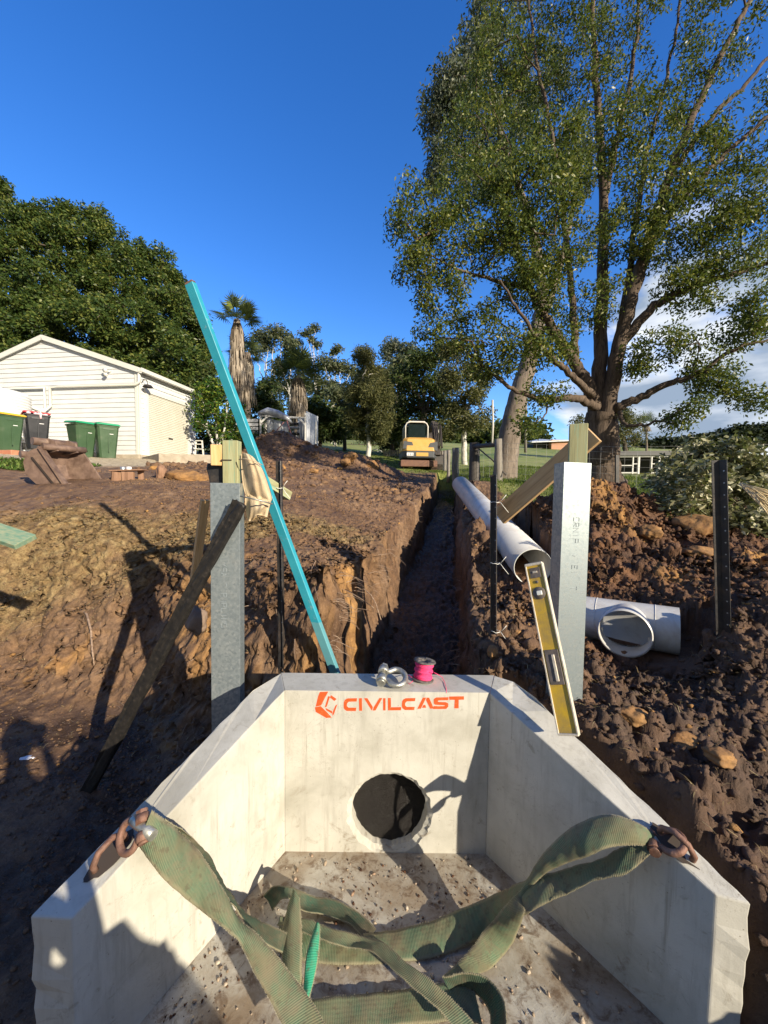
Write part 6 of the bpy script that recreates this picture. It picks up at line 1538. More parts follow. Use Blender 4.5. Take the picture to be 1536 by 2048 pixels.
# the big tree on the right
big_limbs = [
 ([(1206, 965, 9.5), (1206, 900, 9.5), (1204, 830, 9.5)], .40, .36),
 ([(1200, 850, 9.5), (1180, 780, 9.5), (1150, 725, 9.4), (1105, 660, 9.2), (1060, 580, 9.0), (1030, 480, 8.8), (1000, 380, 8.8)], .20, .04),
 ([(1203, 850, 9.5), (1200, 700, 9.6), (1204, 560, 9.8), (1207, 400, 10), (1195, 200, 10.2), (1185, 30, 10.4), (1180, -120, 10.5)], .20, .035),
 ([(1212, 850, 9.4), (1232, 720, 9.3), (1262, 600, 9.2), (1300, 480, 9.2), (1340, 350, 9.3), (1400, 200, 9.5), (1470, 60, 9.6), (1530, -60, 9.7)], .20, .04),
 ([(1240, 690, 9.3), (1300, 620, 9.0), (1380, 575, 8.8), (1460, 550, 8.6), (1560, 520, 8.4)], .13, .03),
 ([(1195, 815, 9.4), (1150, 795, 9.1), (1100, 800, 8.9), (1040, 785, 8.8), (985, 745, 8.7), (930, 700, 8.7)], .11, .02),
 ([(1222, 820, 9.3), (1270, 800, 9.0), (1330, 770, 8.7), (1400, 745, 8.4), (1470, 700, 8.2), (1560, 675, 8.0)], .12, .02),
 ([(1236, 700, 9.3), (1262, 520, 9.5), (1290, 330, 9.8), (1335, 150, 10), (1365, -20, 10.2)], .09, .025),
 ([(1150, 728, 9.4), (1145, 620, 9.6), (1130, 450, 9.9), (1105, 280, 10.2), (1070, 100, 10.6), (1050, -60, 10.8)], .10, .025),
 ([(1300, 480, 9.2), (1380, 380, 9.0), (1460, 300, 8.9), (1560, 210, 8.8)], .09, .03),
 ([(1185, 790, 9.2), (1130, 740, 8.7), (1090, 700, 8.4), (1050, 640, 8.1), (1000, 560, 7.9)], .09, .02),
 ([(1060, 580, 9.0), (990, 560, 8.7), (920, 540, 8.4), (860, 510, 8.2)], .06, .012),
 ([(1235, 815, 9.3), (1255, 850, 8.8), (1330, 838, 8.3), (1390, 800, 8.0)], .06, .012),
 ([(1105, 790, 9.0), (1090, 830, 8.7), (1060, 850, 8.5)], .03, .008),
 ([(1340, 350, 9.3), (1420, 240, 9.0), (1500, 160, 8.9), (1580, 60, 8.8)], .07, .03),
 ([(1207, 400, 10), (1240, 250, 10), (1270, 100, 10.2), (1280, -60, 10.4)], .08, .03),
]
big_lobes = [
 (835, 440, 8.4, .65, .7, .8, 26), (822, 540, 8.3, .45, .5, .5, 16), (880, 590, 8.5, .7, .7, .55, 24), (950, 660, 8.7, .8, .7, .5, 28), (900, 480, 8.6, .8, .8, .8, 34), (860, 660, 8.6, .35, .4, .25, 8),
 (960, 400, 9.0, 1.0, .9, 1.0, 44), (1010, 500, 8.6, 1.0, .9, .9, 48), (1060, 400, 8.4, 1.0, .9, 1.1, 56), (1090, 320, 8.8, .8, .8, .9, 40), (1130, 480, 8.6, .7, .8, .8, 34), (1060, 570, 8.6, .8, .7, .5, 30),
 (960, 290, 10.4, 1.1, 1.2, 1.2, 44), (1000, 170, 11, 1.3, 1.3, 1.3, 50), (1050, 60, 11, 1.4, 1.4, 1.3, 50), (1130, 190, 10.4, 1.1, 1.2, 1.3, 44), (1150, 40, 10.6, 1.2, 1.2, 1.3, 40), (1030, -70, 11.5, 1.5, 1.5, 1.0, 26),
 (1240, 130, 10.2, 1.2, 1.2, 1.4, 26), (1330, 40, 10, 1.3, 1.2, 1.3, 22), (1440, 60, 9.6, 1.2, 1.2, 1.2, 18), (1230, -60, 10.5, 1.4, 1.2, .9, 16), (1420, -70, 10, 1.4, 1.2, .8, 12), (1530, 80, 9.2, .9, 1.0, 1.0, 12),
 (1200, 300, 9.4, .9, .9, 1.0, 36), (1290, 260, 9.4, 1.0, 1.0, 1.0, 34), (1300, 390, 9.0, .9, .9, .8, 34), (1370, 170, 9.5, .9, 1.0, .9, 22), (1400, 330, 9.0, .9, .9, .8, 28), (1500, 270, 8.9, .9, .9, .9, 26), (1540, 400, 8.6, .8, .9, .8, 26),
 (1240, 470, 9.1, .8, .8, .6, 28), (1350, 480, 8.8, .9, .9, .6, 34), (1430, 420, 8.6, .9, .9, .6, 32), (1480, 510, 8.4, .9, .9, .5, 34), (1380, 580, 8.6, .7, .8, .4, 26), (1530, 610, 8.2, .7, .7, .5, 22),
 (1180, 600, 9.2, .7, .8, .5, 18), (1040, 700, 8.4, .7, .6, .35, 20), (985, 730, 8.7, .55, .5, .35, 16), (1085, 780, 8.7, .45, .5, .22, 10), (1060, 845, 8.5, .32, .4, .18, 8), (1120, 700, 8.6, .5, .5, .3, 12),
 (1330, 690, 8.6, .65, .7, .35, 20), (1420, 730, 8.3, .5, .6, .22, 14), (1290, 740, 8.8, .5, .5, .2, 9), (1430, 770, 8.1, .35, .4, .22, 10), (1500, 660, 8.1, .6, .6, .35, 18), (1380, 815, 8.0, .30, .3, .12, 6), (1340, 842, 8.2, .28, .3, .10, 5), (1530, 800, 7.9, .35, .4, .18, 7), (1470, 790, 8.0, .3, .3, .15, 5), (1100, 640, 9.0, .7, .8, .4, 16)]
tree('camphor_tree', 'large spreading many limbed tree towering over the right side of the yard', 'tree', big_limbs, big_lobes, lm_main, m_bark, nleaf=80, sig=.26, L=.095, Wd=.040, droop=.75, seed=5, tip=.0055, jit=.13)
# tall gum just behind it with the thick leaning trunk
tree('gum_tree', 'tall gum tree with thick pale leaning trunk behind the fence, left of the big tree', 'tree',
 [([(1006, 985, 14), (1018, 880, 14), (1035, 800, 14), (1058, 720, 14), (1078, 640, 14.2), (1082, 560, 14.4), (1060, 440, 14.6), (1010, 300, 15), (980, 160, 15)], .46, .08),
  ([(1060, 700, 14), (1100, 600, 14.5), (1140, 450, 15), (1160, 300, 15)], .16, .05), ([(1020, 330, 15), (960, 300, 15), (900, 320, 15), (870, 340, 15)], .08, .02), ([(1000, 220, 15), (940, 160, 15), (900, 150, 15)], .07, .02), ([(980, 160, 15), (975, 60, 15.5), (960, -40, 16)], .08, .03)],
 [(884, 320, 15, .55, .6, .6, 16), (862, 250, 15, .35, .4, .3, 7), (878, 205, 15, .6, .6, .45, 14), (905, 160, 15, .9, .8, .7, 22), (940, 240, 15, 1.1, 1, 1.2, 34), (950, 110, 15.5, 1.1, 1, 1.2, 34), (985, 20, 16, 1.4, 1.3, 1.2, 34), (960, 350, 15, 1.0, .9, .8, 24), (1010, 260, 15.2, 1.2, 1, 1.2, 30), (870, 370, 15, .4, .4, .2, 7), (1060, 150, 16, 1.5, 1.2, 1.4, 30), (1150, 330, 15.5, 1.2, 1, 1.2, 22)],
 lm_gumc, m_barkg, nleaf=80, sig=.42, L=.19, Wd=.07, droop=.8, seed=9, tip=.007, maxr=.08)
# the wall of dense trees behind the shed
fig_lobes = []
top = [(-60, 350), (0, 392), (40, 408), (80, 425), (120, 440), (170, 440), (200, 450), (240, 492), (290, 508), (330, 530), (352, 565), (372, 610), (392, 660), (405, 730)]
rr = random.Random(21)
for i, (x, y) in enumerate(top):
    yy = y+34; row = 0
    while yy < 800:
        fig_lobes.append((x+rr.uniform(-14, 14), yy, 19+rr.uniform(-1.2, 1.5)-.7*min(row, 3), 1.05, 1.0, .62, 20)); yy += rr.uniform(44, 60); row += 1
for i, (x, y) in enumerate(top[:-1]):
    for k in range(3):
        t_ = rr.random(); fig_lobes.append((x+(top[i+1][0]-x)*t_, y+(top[i+1][1]-y)*t_+rr.uniform(-16, 14), 19.5, .28, .3, rr.uniform(.35, .7), 5))
def split_lobes(lo, x0, x1): return [l for l in lo if x0 <= l[0] < x1]
tree('fig_tree', 'huge dense dark green tree filling the left edge behind the white shed', 'tree',
 [([(60, 900, 20), (60, 760, 20), (60, 600, 20), (40, 480, 20)], .5, .12), ([(60, 760, 20), (-20, 600, 20), (-60, 480, 20)], .3, .08), ([(62, 740, 20), (130, 600, 20), (140, 500, 20)], .3, .08)],
 split_lobes(fig_lobes, -90, 185), lm_fig, m_barkd, nleaf=100, sig=.34, L=.17, Wd=.078, droop=.35, seed=3, tip=.01, rsc=2, shell=.6)
tree('fig_tree', 'dense bright tipped green tree above the shed roof, next to the teal pole top', 'tree',
 [([(290, 900, 20), (290, 800, 20), (285, 700, 20), (270, 560, 20)], .45, .10), ([(288, 760, 20), (340, 680, 20), (370, 640, 20)], .22, .06), ([(288, 740, 20), (230, 640, 20), (220, 540, 20)], .22, .06), ([(288, 700, 18.5), (300, 640, 18), (320, 600, 18)], .12, .04)],
 split_lobes(fig_lobes, 185, 500), lm_fig, m_barkd, nleaf=100, sig=.33, L=.17, Wd=.075, droop=.35, seed=4, tip=.01, rsc=2, shell=.6)
# shrubs beside the shed
tree('garden_shrub', 'tall leafy shrub with lime green tips between the shed and the teal pole', 'shrub',
 [([(436, 925, 14), (434, 870, 14), (430, 800, 14)], .06, .03), ([(436, 900, 14), (450, 850, 14), (455, 800, 14)], .05, .02), ([(430, 900, 14), (415, 850, 14), (405, 800, 14)], .05, .02)],
 [(408, 800, 14, .6, .6, .6, 26), (432, 780, 14, .5, .5, .45, 24), (446, 812, 14, .6, .6, .6, 26), (420, 845, 14, .6, .5, .5, 22), (452, 860, 14, .5, .5, .5, 20), (468, 830, 14.5, .5, .5, .6, 16), (476, 880, 14.5, .5, .4, .4, 12)], lm_shrub, m_barkp, nleaf=34, sig=.22, L=.13, Wd=.07, droop=.3, seed=6)
tree('dark_shrub', 'black green shrub in deep shade at the back corner of the shed', 'shrub',
 [([(400, 925, 16.5), (400, 850, 16.5)], .06, .03)],
 [(395, 800, 16.5, .9, .6, .8, 24), (400, 850, 16.5, .9, .6, .8, 24), (430, 880, 17, .9, .6, .6, 20), (470, 870, 18, 1.0, .6, .9, 20), (400, 740, 17.5, .7, .6, .6, 14)], lm_dark, m_barkd, nleaf=40, sig=.32, L=.20, Wd=.09, seed=7)
mb = MB()
for (x, y, r_) in ((493, 826, .10), (498, 838, .06), (488, 845, .05)): mb.lathe([(0, -r_), (r_*.8, -r_*.5), (r_, 0), (r_*.7, r_*.6), (0, r_)], 10, Matrix.Translation(P(x, y, 14.2)))
# palms
def palm(name, label, x, ytop, ybase, Y, rad, nfr, skirt_px, seed, fr_len=1.5, dead_m=None):
    rng = np.random.default_rng(seed); e = empty(name, P(x, ybase, Y), label, 'palm tree')
    top_ = P(x, ytop, Y); bot = P(x, ybase, Y); mb = MB(); mb.tube([bot.lerp(top_, i/10)+Vector((rng.normal(0, .02), 0, 0)) for i in range(11)], [rad*(1.2-.3*i/10) for i in range(11)], 12); mb.wbuild('trunk', m_barkg, e)
    V, F, n = [], [], 0
    for i in range(nfr):
        az = rng.uniform(0, 2*math.pi); el = R(rng.uniform(-25, 85)); d = np.array([math.cos(az)*math.cos(el), math.sin(az)*math.cos(el), math.sin(el)]); st_l = fr_len*rng.uniform(.35, .55)
        c = np.array(top_)+d*st_l; side_ = np.cross(d, [0, 0, 1.0]); side_ /= np.linalg.norm(side_)+1e-9; upv = np.cross(side_, d)
        V += [np.array(top_)+side_*.02, np.array(top_)-side_*.02, c-side_*.02, c+side_*.02]; F.append((n, n+1, n+2, n+3)); n += 4
        for k in range(22):
            a = R(-115+230*k/21); q = d*math.cos(a)+side_*math.sin(a)+upv*.12; q = q+np.array([0, 0, -.15*abs(math.sin(a))]); q /= np.linalg.norm(q); l = fr_len*.55*rng.uniform(.85, 1.1); w = np.cross(q, upv); w /= np.linalg.norm(w)+1e-9
            tipp = c+q*l+np.array([0, 0, -.12*l]); V += [c, c+q*l*.5+w*.035, tipp, c+q*l*.5-w*.035]; F.append((n, n+1, n+2, n+3)); n += 4
    attach(mesh_np('crown', np.array(V), np.array(F), lm_shrubp, None), e)
    V, F, n = [], [], 0; sk = P(x, ytop+skirt_px, Y).z
    for i in range(520):
        az = rng.uniform(0, 2*math.pi); h0 = rng.uniform(0, .72); z0 = top_.z-.1-(top_.z-sk)*h0; rr0 = rad*1.1; ln = (top_.z-sk)*rng.uniform(.25, .42); out = rng.uniform(.12, .34)*fr_len*.55*(.6+.8*h0)
        dx, dy = math.cos(az), math.sin(az); a = np.array([top_.x+dx*rr0, top_.y+dy*rr0, z0]); b = a+np.array([dx*out, dy*out, -ln*.4]); c = a+np.array([dx*out*1.15, dy*out*1.15, -ln]); w = np.array([-dy, dx, 0])*rng.uniform(.02, .05)
        V += [a-w*.4, a+w*.4, b+w, b-w, c+w*.2, c-w*.2]; F += [(n, n+1, n+2, n+3), (n+3, n+2, n+4, n+5)]; n += 6
    attach(mesh_np('dead_skirt', np.array(V), np.array(F), m_skirt, None), e); return e
lm_shrubp = leaf_mat('palm_green', (.05, .075, .03), (.10, .13, .045), (.30, .34, .06), .45, .2)
m_skirt = leaf_mat('palm_dead', (.16, .125, .095), (.36, .30, .23), (.52, .45, .36), .85, .1)
palm('fan_palm', 'tall fan palm with long hanging skirt of dead fronds just right of the teal pole', 474, 640, 900, 22, .20, 16, 130, 1, 1.5)
palm('fan_palm', 'leaning second fan palm skirt crowding the right side of the tall palm', 494, 706, 900, 23, .20, 14, 100, 2, 1.5)
palm('fan_palm', 'shorter fan palm with lime green crown above the silver sheeting', 596, 752, 905, 24, .24, 30, 92, 3, 2.0)
palm('feather_palm', 'small thin palm far off beside the hill on the right', 1293, 850, 905, 60, .14, 14, 12, 4, 2.6)
# background gums, each with its own crown
def gum(label, x, ybase, Y, crown, seed, mleaf=lm_gum, mb_=m_barkp, r=.2, nl=60, sig=.75, L=.36, Wd=.15, name='gum_tree', forks=3, group='trees across the back of the paddock'):
    rng = random.Random(seed); top_ = min(c[1] for c in crown); fx = x+rng.uniform(-6, 6); fy = ybase-(ybase-top_)*.45
    limbs = [([(x, ybase+900/Y, Y), (x+rng.uniform(-2, 2), (ybase*.6+fy*.4), Y), (fx, fy, Y)], r, r*.7)]
    for c in crown[:forks+2]: limbs.append(([(fx, fy, Y), ((fx+c[0])/2+rng.uniform(-5, 5), (fy+c[1])/2, Y), (c[0], c[1]+4, Y)], r*.5, r*.12))
    lobes = [(cx, cy, Y+rng.uniform(-1, 1), w*Y/760, w*Y/760*.8, h*Y/760, n) for cx, cy, w, h, n in crown]
    tree(name, label, 'tree', limbs, lobes, mleaf, mb_, nleaf=nl, sig=sig, L=L, Wd=Wd, droop=.5, seed=seed, group=group, base_flare=1.1, tip=.014, rsc=4, shell=.3, maxr=r*.5, sides=4)
gum('slim gum with a flat grey crown right of the tall palm', 545, 900, 42, [(520, 672, 18, 10, 12), (548, 664, 18, 10, 12), (570, 676, 14, 9, 9), (535, 690, 16, 10, 9), (510, 700, 12, 10, 7)], 31)
gum('bushy gum with round grey green crown behind the shorter fan palm', 588, 900, 38, [(583, 700, 20, 14, 16), (560, 730, 20, 14, 14), (600, 725, 22, 14, 14), (570, 770, 24, 20, 16), (610, 765, 20, 18, 12)], 32)
gum('tallest thin gum poking highest above the centre tree line', 634, 900, 45, [(612, 662, 13, 9, 9), (628, 655, 11, 7, 8), (622, 680, 9, 7, 6), (634, 690, 8, 5, 5), (596, 682, 7, 6, 4)], 33, r=.16, nl=34, sig=.45)
gum('small topped gum with a single tuft right of the tallest gum', 662, 900, 45, [(673, 696, 10, 6, 9), (668, 704, 6, 4, 4), (655, 730, 14, 9, 8)], 34, r=.14, nl=34, sig=.4)
gum('broad pale limbed gum with crown meeting the casuarina', 668, 900, 40, [(650, 728, 24, 12, 14), (680, 735, 24, 12, 14), (700, 745, 18, 14, 10), (655, 765, 22, 18, 10), (690, 780, 24, 18, 12), (640, 790, 18, 18, 8)], 35)
gum('bushy tree filling the gap between the casuarina and the dark broad tree', 785, 925, 31, [(785, 800, 24, 30, 26), (790, 850, 24, 26, 24), (770, 760, 20, 24, 18), (800, 740, 24, 26, 24), (780, 880, 24, 14, 16)], 46, lm_gum, m_barkd, nl=70, sig=.6, name='bushy_tree')
gum('pale olive tree showing low between the two fan palms and the metal fence', 560, 900, 50, [(540, 770, 24, 18, 16), (575, 790, 24, 20, 16), (530, 810, 22, 20, 14), (600, 800, 22, 18, 14), (560, 740, 18, 12, 10)], 47, lm_gumc, m_barkp, name='olive_tree')
gum('pale olive tree low behind the broad pale limbed gum', 650, 900, 52, [(630, 770, 26, 18, 16), (665, 785, 26, 20, 16), (700, 790, 24, 20, 16), (645, 820, 26, 22, 16), (690, 825, 26, 22, 16), (720, 800, 20, 24, 14)], 48, lm_gumc, m_barkp, name='olive_tree')
gum('hazy gum rising behind the dark broad tree', 800, 900, 44, [(790, 690, 20, 11, 16), (812, 700, 20, 12, 14), (776, 706, 14, 12, 10), (800, 725, 24, 16, 14), (830, 715, 14, 12, 8)], 36, lm_gumc)
gum('dark low tree filling in behind the frame shelter', 530, 905, 30, [(510, 800, 26, 24, 22), (545, 810, 26, 24, 22), (500, 850, 22, 24, 16), (560, 850, 24, 24, 16), (530, 775, 20, 14, 12)], 37, lm_dark, m_barkp, sig=.6, name='bushy_tree')
gum('dark low tree behind the corrugated metal fence', 640, 905, 32, [(630, 820, 26, 24, 22), (660, 830, 26, 26, 22), (640, 860, 26, 22, 18), (600, 830, 22, 22, 14), (675, 860, 22, 22, 14)], 38, lm_dark, m_barkd, sig=.6, name='bushy_tree')
gum('grey green low tree between the metal fence and the casuarina', 690, 905, 34, [(685, 820, 24, 24, 20), (700, 850, 22, 26, 18), (670, 790, 20, 20, 12), (665, 850, 18, 22, 12)], 39, lm_gum, m_barkd, sig=.6, name='bushy_tree')
gum('olive casuarina with feathery pointed crown and forked pale trunk left of the excavator', 736, 932, 26, [(730, 712, 14, 16, 22), (738, 745, 24, 20, 34), (722, 780, 30, 24, 40), (756, 790, 28, 26, 40), (735, 830, 36, 24, 46), (765, 840, 28, 22, 30), (712, 830, 26, 22, 26), (740, 868, 34, 14, 26)], 40, lm_olive, m_barkp, nl=120, sig=.5, L=.30, Wd=.05, name='casuarina', r=.2)
gum('very dark broad round tree directly behind the excavator', 850, 925, 27, [(850, 720, 34, 24, 40), (815, 760, 34, 28, 44), (870, 770, 40, 30, 50), (830, 810, 40, 30, 50), (890, 820, 36, 30, 40), (800, 850, 26, 30, 30), (850, 860, 40, 26, 40), (880, 700, 26, 14, 20)], 41, lm_dark, m_barkd, nl=46, sig=.55, L=.26, Wd=.12, name='broad_tree', r=.35)
gum('olive leafed tree right of the excavator behind the paddock fence posts', 930, 920, 24, [(905, 700, 28, 18, 34), (940, 740, 30, 26, 40), (900, 760, 26, 28, 36), (950, 790, 26, 26, 30), (915, 820, 30, 28, 36), (945, 845, 28, 18, 24), (890, 860, 22, 16, 20), (970, 760, 18, 20, 14), (975, 830, 16, 20, 10)], 42, lm_olive, m_barkp, nl=50, sig=.45, L=.22, Wd=.08, name='olive_tree', r=.2)
gum('dark conifer like tree behind the big trunk beside the white pens', 1250, 915, 34, [(1180, 860, 14, 12, 10), (1240, 830, 24, 18, 26), (1262, 850, 24, 20, 26), (1235, 870, 26, 18, 24), (1270, 880, 20, 16, 16), (1160, 850, 14, 18, 12), (1215, 850, 20, 20, 16)], 43, lm_olive, m_barkd, nl=46, sig=.55, L=.28, Wd=.08, name='conifer', r=.25)
gum('low round tree beside the distant brick house', 1085, 905, 66, [(1080, 878, 12, 5, 8), (1092, 876, 10, 5, 7)], 44, lm_dark, m_barkd, nl=36, sig=.8, L=.5, Wd=.25, name='round_tree')
mb = MB(); mb.tube([P(1051, 905, 20), P(1051, 850, 20), P(1052, 780, 20)], .075, 8); one('power_pole', mb, m_fw, 'thin bare grey pole standing right of the thick gum trunk', 'pole')
mb = MB(); mb.tube([P(984, 890, 22), P(986, 850, 22), P(985, 800, 22)], .06, 8); one('sapling_trunk', mb, m_barkp, 'thin pale straight sapling trunk left of the thick gum trunk', 'tree')
# tree line on the hill at the right and across the back
hr = random.Random(77)
names = []
hill = [(1280, 893, 10, 7), (1300, 888, 12, 8), (1322, 880, 12, 9), (1345, 884, 12, 9), (1368, 880, 14, 10), (1395, 876, 14, 11), (1420, 874, 14, 11), (1445, 868, 15, 12), (1470, 858, 16, 14), (1495, 858, 16, 14), (1520, 856, 16, 14), (1545, 852, 16, 15), (1572, 856, 16, 15)]
lm_hill = leaf_mat('leaves_hill', (.010, .018, .012), (.022, .034, .018), (.04, .05, .025), .6, .1)
hl = ['lowest left end tree of the dark hill line beside the thin palm', 'second low tree from the left end of the dark hill line', 'small humped crown standing clear at the left of the dark hill line', 'flat crown just right of the small humped one on the hill line', 'fifth tree of the hill line, over the tip of the bush', 'sixth tree of the hill line, low rounded crown', 'middle tree of the hill line with even top', 'hill line tree left of the first tall crown', 'first tall spreading crown of the hill line', 'tall crown second of the high group on the hill line', 'tall crown above the black star picket side of the hill line', 'tall crown near the right edge of the hill line', 'last crown of the hill line cut by the right edge']
for (x, y, w, h), lb in zip(hill, hl):
    gum(lb, x, 915, 110, [(x-5, y+2, w*.7, h*.6, 9), (x+6, y+3, w*.7, h*.6, 9), (x, y+10, w, h, 14), (x+2, y+22, w*1.1, h, 12)], int(x), lm_hill, m_barkd, nl=28, sig=1.5, L=1.1, Wd=.7, r=.3, name='hill_tree', forks=1, group='dark trees along the hill on the right')
bl = [(x, 1) for x in range(-40, 800, 42)]
V, F, n = [], [], 0
rng = np.random.default_rng(5); cs = []
for x in range(440, 1080, 9):
    for k in range(3):
        p = P(x+rng.uniform(-4, 4), 884-rng.uniform(-6, 30), 85+rng.uniform(-6, 6)); cs.append(tuple(p))
V, F = leaves_np(cs, 60, 2.6, 1.3, .8, .3, rng); o = mesh_np('distant_woods', V, F, lm_dark, None); tag(o, 'far hazy band of woodland across the back of the paddocks', None, None, 'stuff')
# the heap of cut leafy branches on the right
tree('leafy_bush', 'bushy pile of cut branches with pale silvery leaves behind the right star picket', 'bush',
 [([(1440, 1060, 4.7), (1430, 1000, 4.8), (1410, 940, 4.9)], .03, .012), ([(1470, 1060, 4.6), (1490, 980, 4.8), (1500, 930, 5.0)], .03, .012), ([(1420, 1050, 4.8), (1370, 1000, 5.2), (1340, 960, 5.4)], .03, .01)],
 [(1345, 985, 5.3, .25, .3, .22, 16), (1375, 940, 5.2, .28, .3, .25, 22), (1400, 920, 5.1, .25, .3, .2, 20), (1385, 990, 4.9, .3, .3, .3, 26), (1430, 960, 4.9, .3, .3, .3, 30), (1455, 910, 5.0, .25, .3, .16, 18), (1480, 940, 4.9, .3, .3, .25, 28), (1520, 940, 4.8, .3, .3, .25, 26), (1420, 1020, 4.6, .3, .3, .28, 26), (1470, 1000, 4.6, .3, .3, .3, 30), (1520, 1000, 4.5, .3, .3, .3, 30), (1490, 1050, 4.4, .3, .3, .2, 24), (1545, 1060, 4.3, .3, .3, .2, 20), (1340, 1010, 5.4, .3, .25, .12, 10), (1560, 970, 4.7, .3, .3, .3, 16), (1350, 935, 4.9, .2, .2, .16, 14), (1330, 960, 4.7, .18, .2, .12, 10), (1400, 895, 4.9, .14, .2, .08, 8), (1470, 895, 4.6, .25, .2, .10, 12), (1400, 960, 4.4, .25, .25, .25, 22), (1350, 1010, 4.5, .2, .2, .15, 12)],
 lm_cut, m_bark, nleaf=28, sig=.13, L=.085, Wd=.038, droop=.1, seed=12, tip=.003, rsc=.5, jit=.15)
# ------------------------------------------------------------------ crumbs, straw, roots, grit
def ico(sub=1):
    bm = bmesh.new(); bmesh.ops.create_icosphere(bm, subdivisions=sub, radius=1); V = np.array([v.co[:] for v in bm.verts]); F = np.array([[v.index for v in f.verts] for f in bm.faces]); bm.free(); return V, F
IV1, IF1 = ico(1); IV2, IF2 = ico(2)
def rot_rand(n, rng):
    q = rng.normal(0, 1, (n, 4)); q /= np.linalg.norm(q, axis=1, keepdims=True); w, x, y, z = q.T
    return np.stack([1-2*(y*y+z*z), 2*(x*y-z*w), 2*(x*z+y*w), 2*(x*y+z*w), 1-2*(x*x+z*z), 2*(y*z-x*w), 2*(x*z-y*w), 2*(y*z+x*w), 1-2*(x*x+y*y)], -1).reshape(n, 3, 3)
def clod_mesh(x, y, z, s, rng, fine=False, flat=.7):
    n = len(x); V0, F0 = (IV2, IF2) if fine else (IV1, IF1); k = len(V0)
    var = []
    for v in range(16):
        a = rng.normal(0, 1, (5, 3)); d = 1+.22*sum(np.sin(V0@a[i]*2.2+i) for i in range(5))/1.6+rng.normal(0, .16, k); var.append(V0*d[:, None])
    var = np.array(var)[rng.integers(0, 16, n)]
    sc = s[:, None]*rng.uniform(.6, 1.25, (n, 3)); P_ = np.einsum('nij,nkj->nki', rot_rand(n, rng), var*sc[:, None, :])
    P_[:, :, 2] *= flat; P_ += np.stack([x, y, z], -1)[:, None, :]
    F = (F0[None]+(np.arange(n)*k)[:, None, None]).reshape(-1, 3); return P_.reshape(-1, 3), F
def clod_mat(name, cs, bsc=90):
    m = mat(name, cs[0], .9, 0, .2); t = NT(m); geo = t.n('ShaderNodeNewGeometry'); r = geo.outputs['Random Per Island']; n = len(cs)
    f = t.math('ADD', t.math('MULTIPLY', r, .8), t.math('MULTIPLY', t.noise(60, 5, .7, geo.outputs['Position']), .25))
    t.base(t.ramp(f, [(.12+.8*i/(n-1), c) for i, c in enumerate(cs)])); t.bump(t.noise(bsc, 6, .7, geo.outputs['Position']), .9, .012); return m
m_cl_r = clod_mat('crumbs_red', [(.040, .022, .016), (.085, .042, .026), (.15, .075, .043), (.105, .07, .05), (.25, .15, .09)])
m_cl_l = clod_mat('crumbs_brown', [(.07, .038, .024), (.15, .088, .055), (.22, .135, .085), (.30, .20, .13)])
m_cl_g = clod_mat('crumbs_grey', [(.035, .027, .022), (.10, .078, .062), (.20, .165, .135), (.13, .09, .06), (.34, .28, .22)])
def in_headwall(x, y, pad=.0):
    ins = (y > -.5) & (y < 2.12)
    xl = np.interp(y, [-.5, 1.08, 1.92, 2.12], [-1.15, -1.09, -.70, -.5])-pad; xr = np.interp(y, [-.5, 1.1, 1.93, 2.12], [1.35, 1.22, .80, .6])+pad
    return ins & (x > xl) & (x < xr)
def near_rest(x, y):
    b = np.zeros(len(x), bool)
    for (ax_, ay_, az_, bx_, by_, bz_, w_) in REST:
        dx, dy = bx_-ax_, by_-ay_; u = np.clip(((x-ax_)*dx+(y-ay_)*dy)/(dx*dx+dy*dy), 0, 1); b |= np.hypot(x-ax_-u*dx, y-ay_-u*dy) < w_*1.0
    return b
def scatter(name, label, n, x0, x1, y0, y1, smin, smax, m, seed, dens=None, pw=2.5, sink=.25):
    rng = np.random.default_rng(seed); x = rng.uniform(x0, x1, n*5); y = rng.uniform(y0, y1, n*5); ok = ~in_headwall(x, y, .02) & ~near_rest(x, y)
    if dens is not None: ok &= rng.random(len(x)) < dens(x, y)
    x, y = x[ok][:n], y[ok][:n]; s = smin+(smax-smin)*rng.random(len(x))**pw
    z = ground_h(x, y)+s*(.35-sink); V, F = clod_mesh(x, y, z, s, rng)
    zf, zs, zo, zn = zones(x, y); red_ = smooth(.75, 1.6, x-.182*(y-3))*smooth(9, 6.5, y); gr_ = smooth(2.9, 2.2, y)*red_+.8*smooth(.35, .0, trench(x, y))*(x > .2+.182*(y-3))*smooth(5, 4, y); o_ = (rng.random(len(x)) < .03)*1.0
    rp = len(IV1); z0_ = np.zeros(len(x)); cc = lambda a, b, c: np.repeat(np.stack([a, b, c], -1), rp, axis=0)
    o = mesh_np(name, V, F, m_ground, None, False, cols={'zone1': cc(z0_, zs*.6, zo*.6), 'zone2': cc(z0_, red_, z0_), 'zone3': cc(o_, gr_, z0_)}); tag(o, label, None, None, 'stuff'); return o
scatter('mud_crumbs', 'loose crumbs of dark red soil over the right hand spoil', 6500, .8, 4.6, 1.1, 5.4, .004, .032, m_cl_r, 31, lambda x, y: smooth(.78, .95, x-.182*(y-3))*(.35+.65*smooth(-.2, .25, fbm(x, y, 1.5, 3, 400))))
scatter('mud_crumbs', 'greyish crumbs of wet soil beside the headwall and the trench', 3600, .55, 2.4, 1.2, 3.3, .003, .018, m_cl_g, 32, lambda x, y: np.where(x < .62+.182*(y-3)+.0, 0, 1)*(.3+.7*smooth(-.2, .25, fbm(x, y, 2.1, 3, 410))))
scatter('mud_crumbs', 'brown crumbs scattered over the left bank and the level ground', 11000, -4.6, .25, 2.2, 7, .003, .022, m_cl_l, 33, lambda x, y: smooth(.05, .2, trench(x, y))*(.15+.85*smooth(-.1, .3, fbm(x, y, 1.3, 3, 420))), 3)
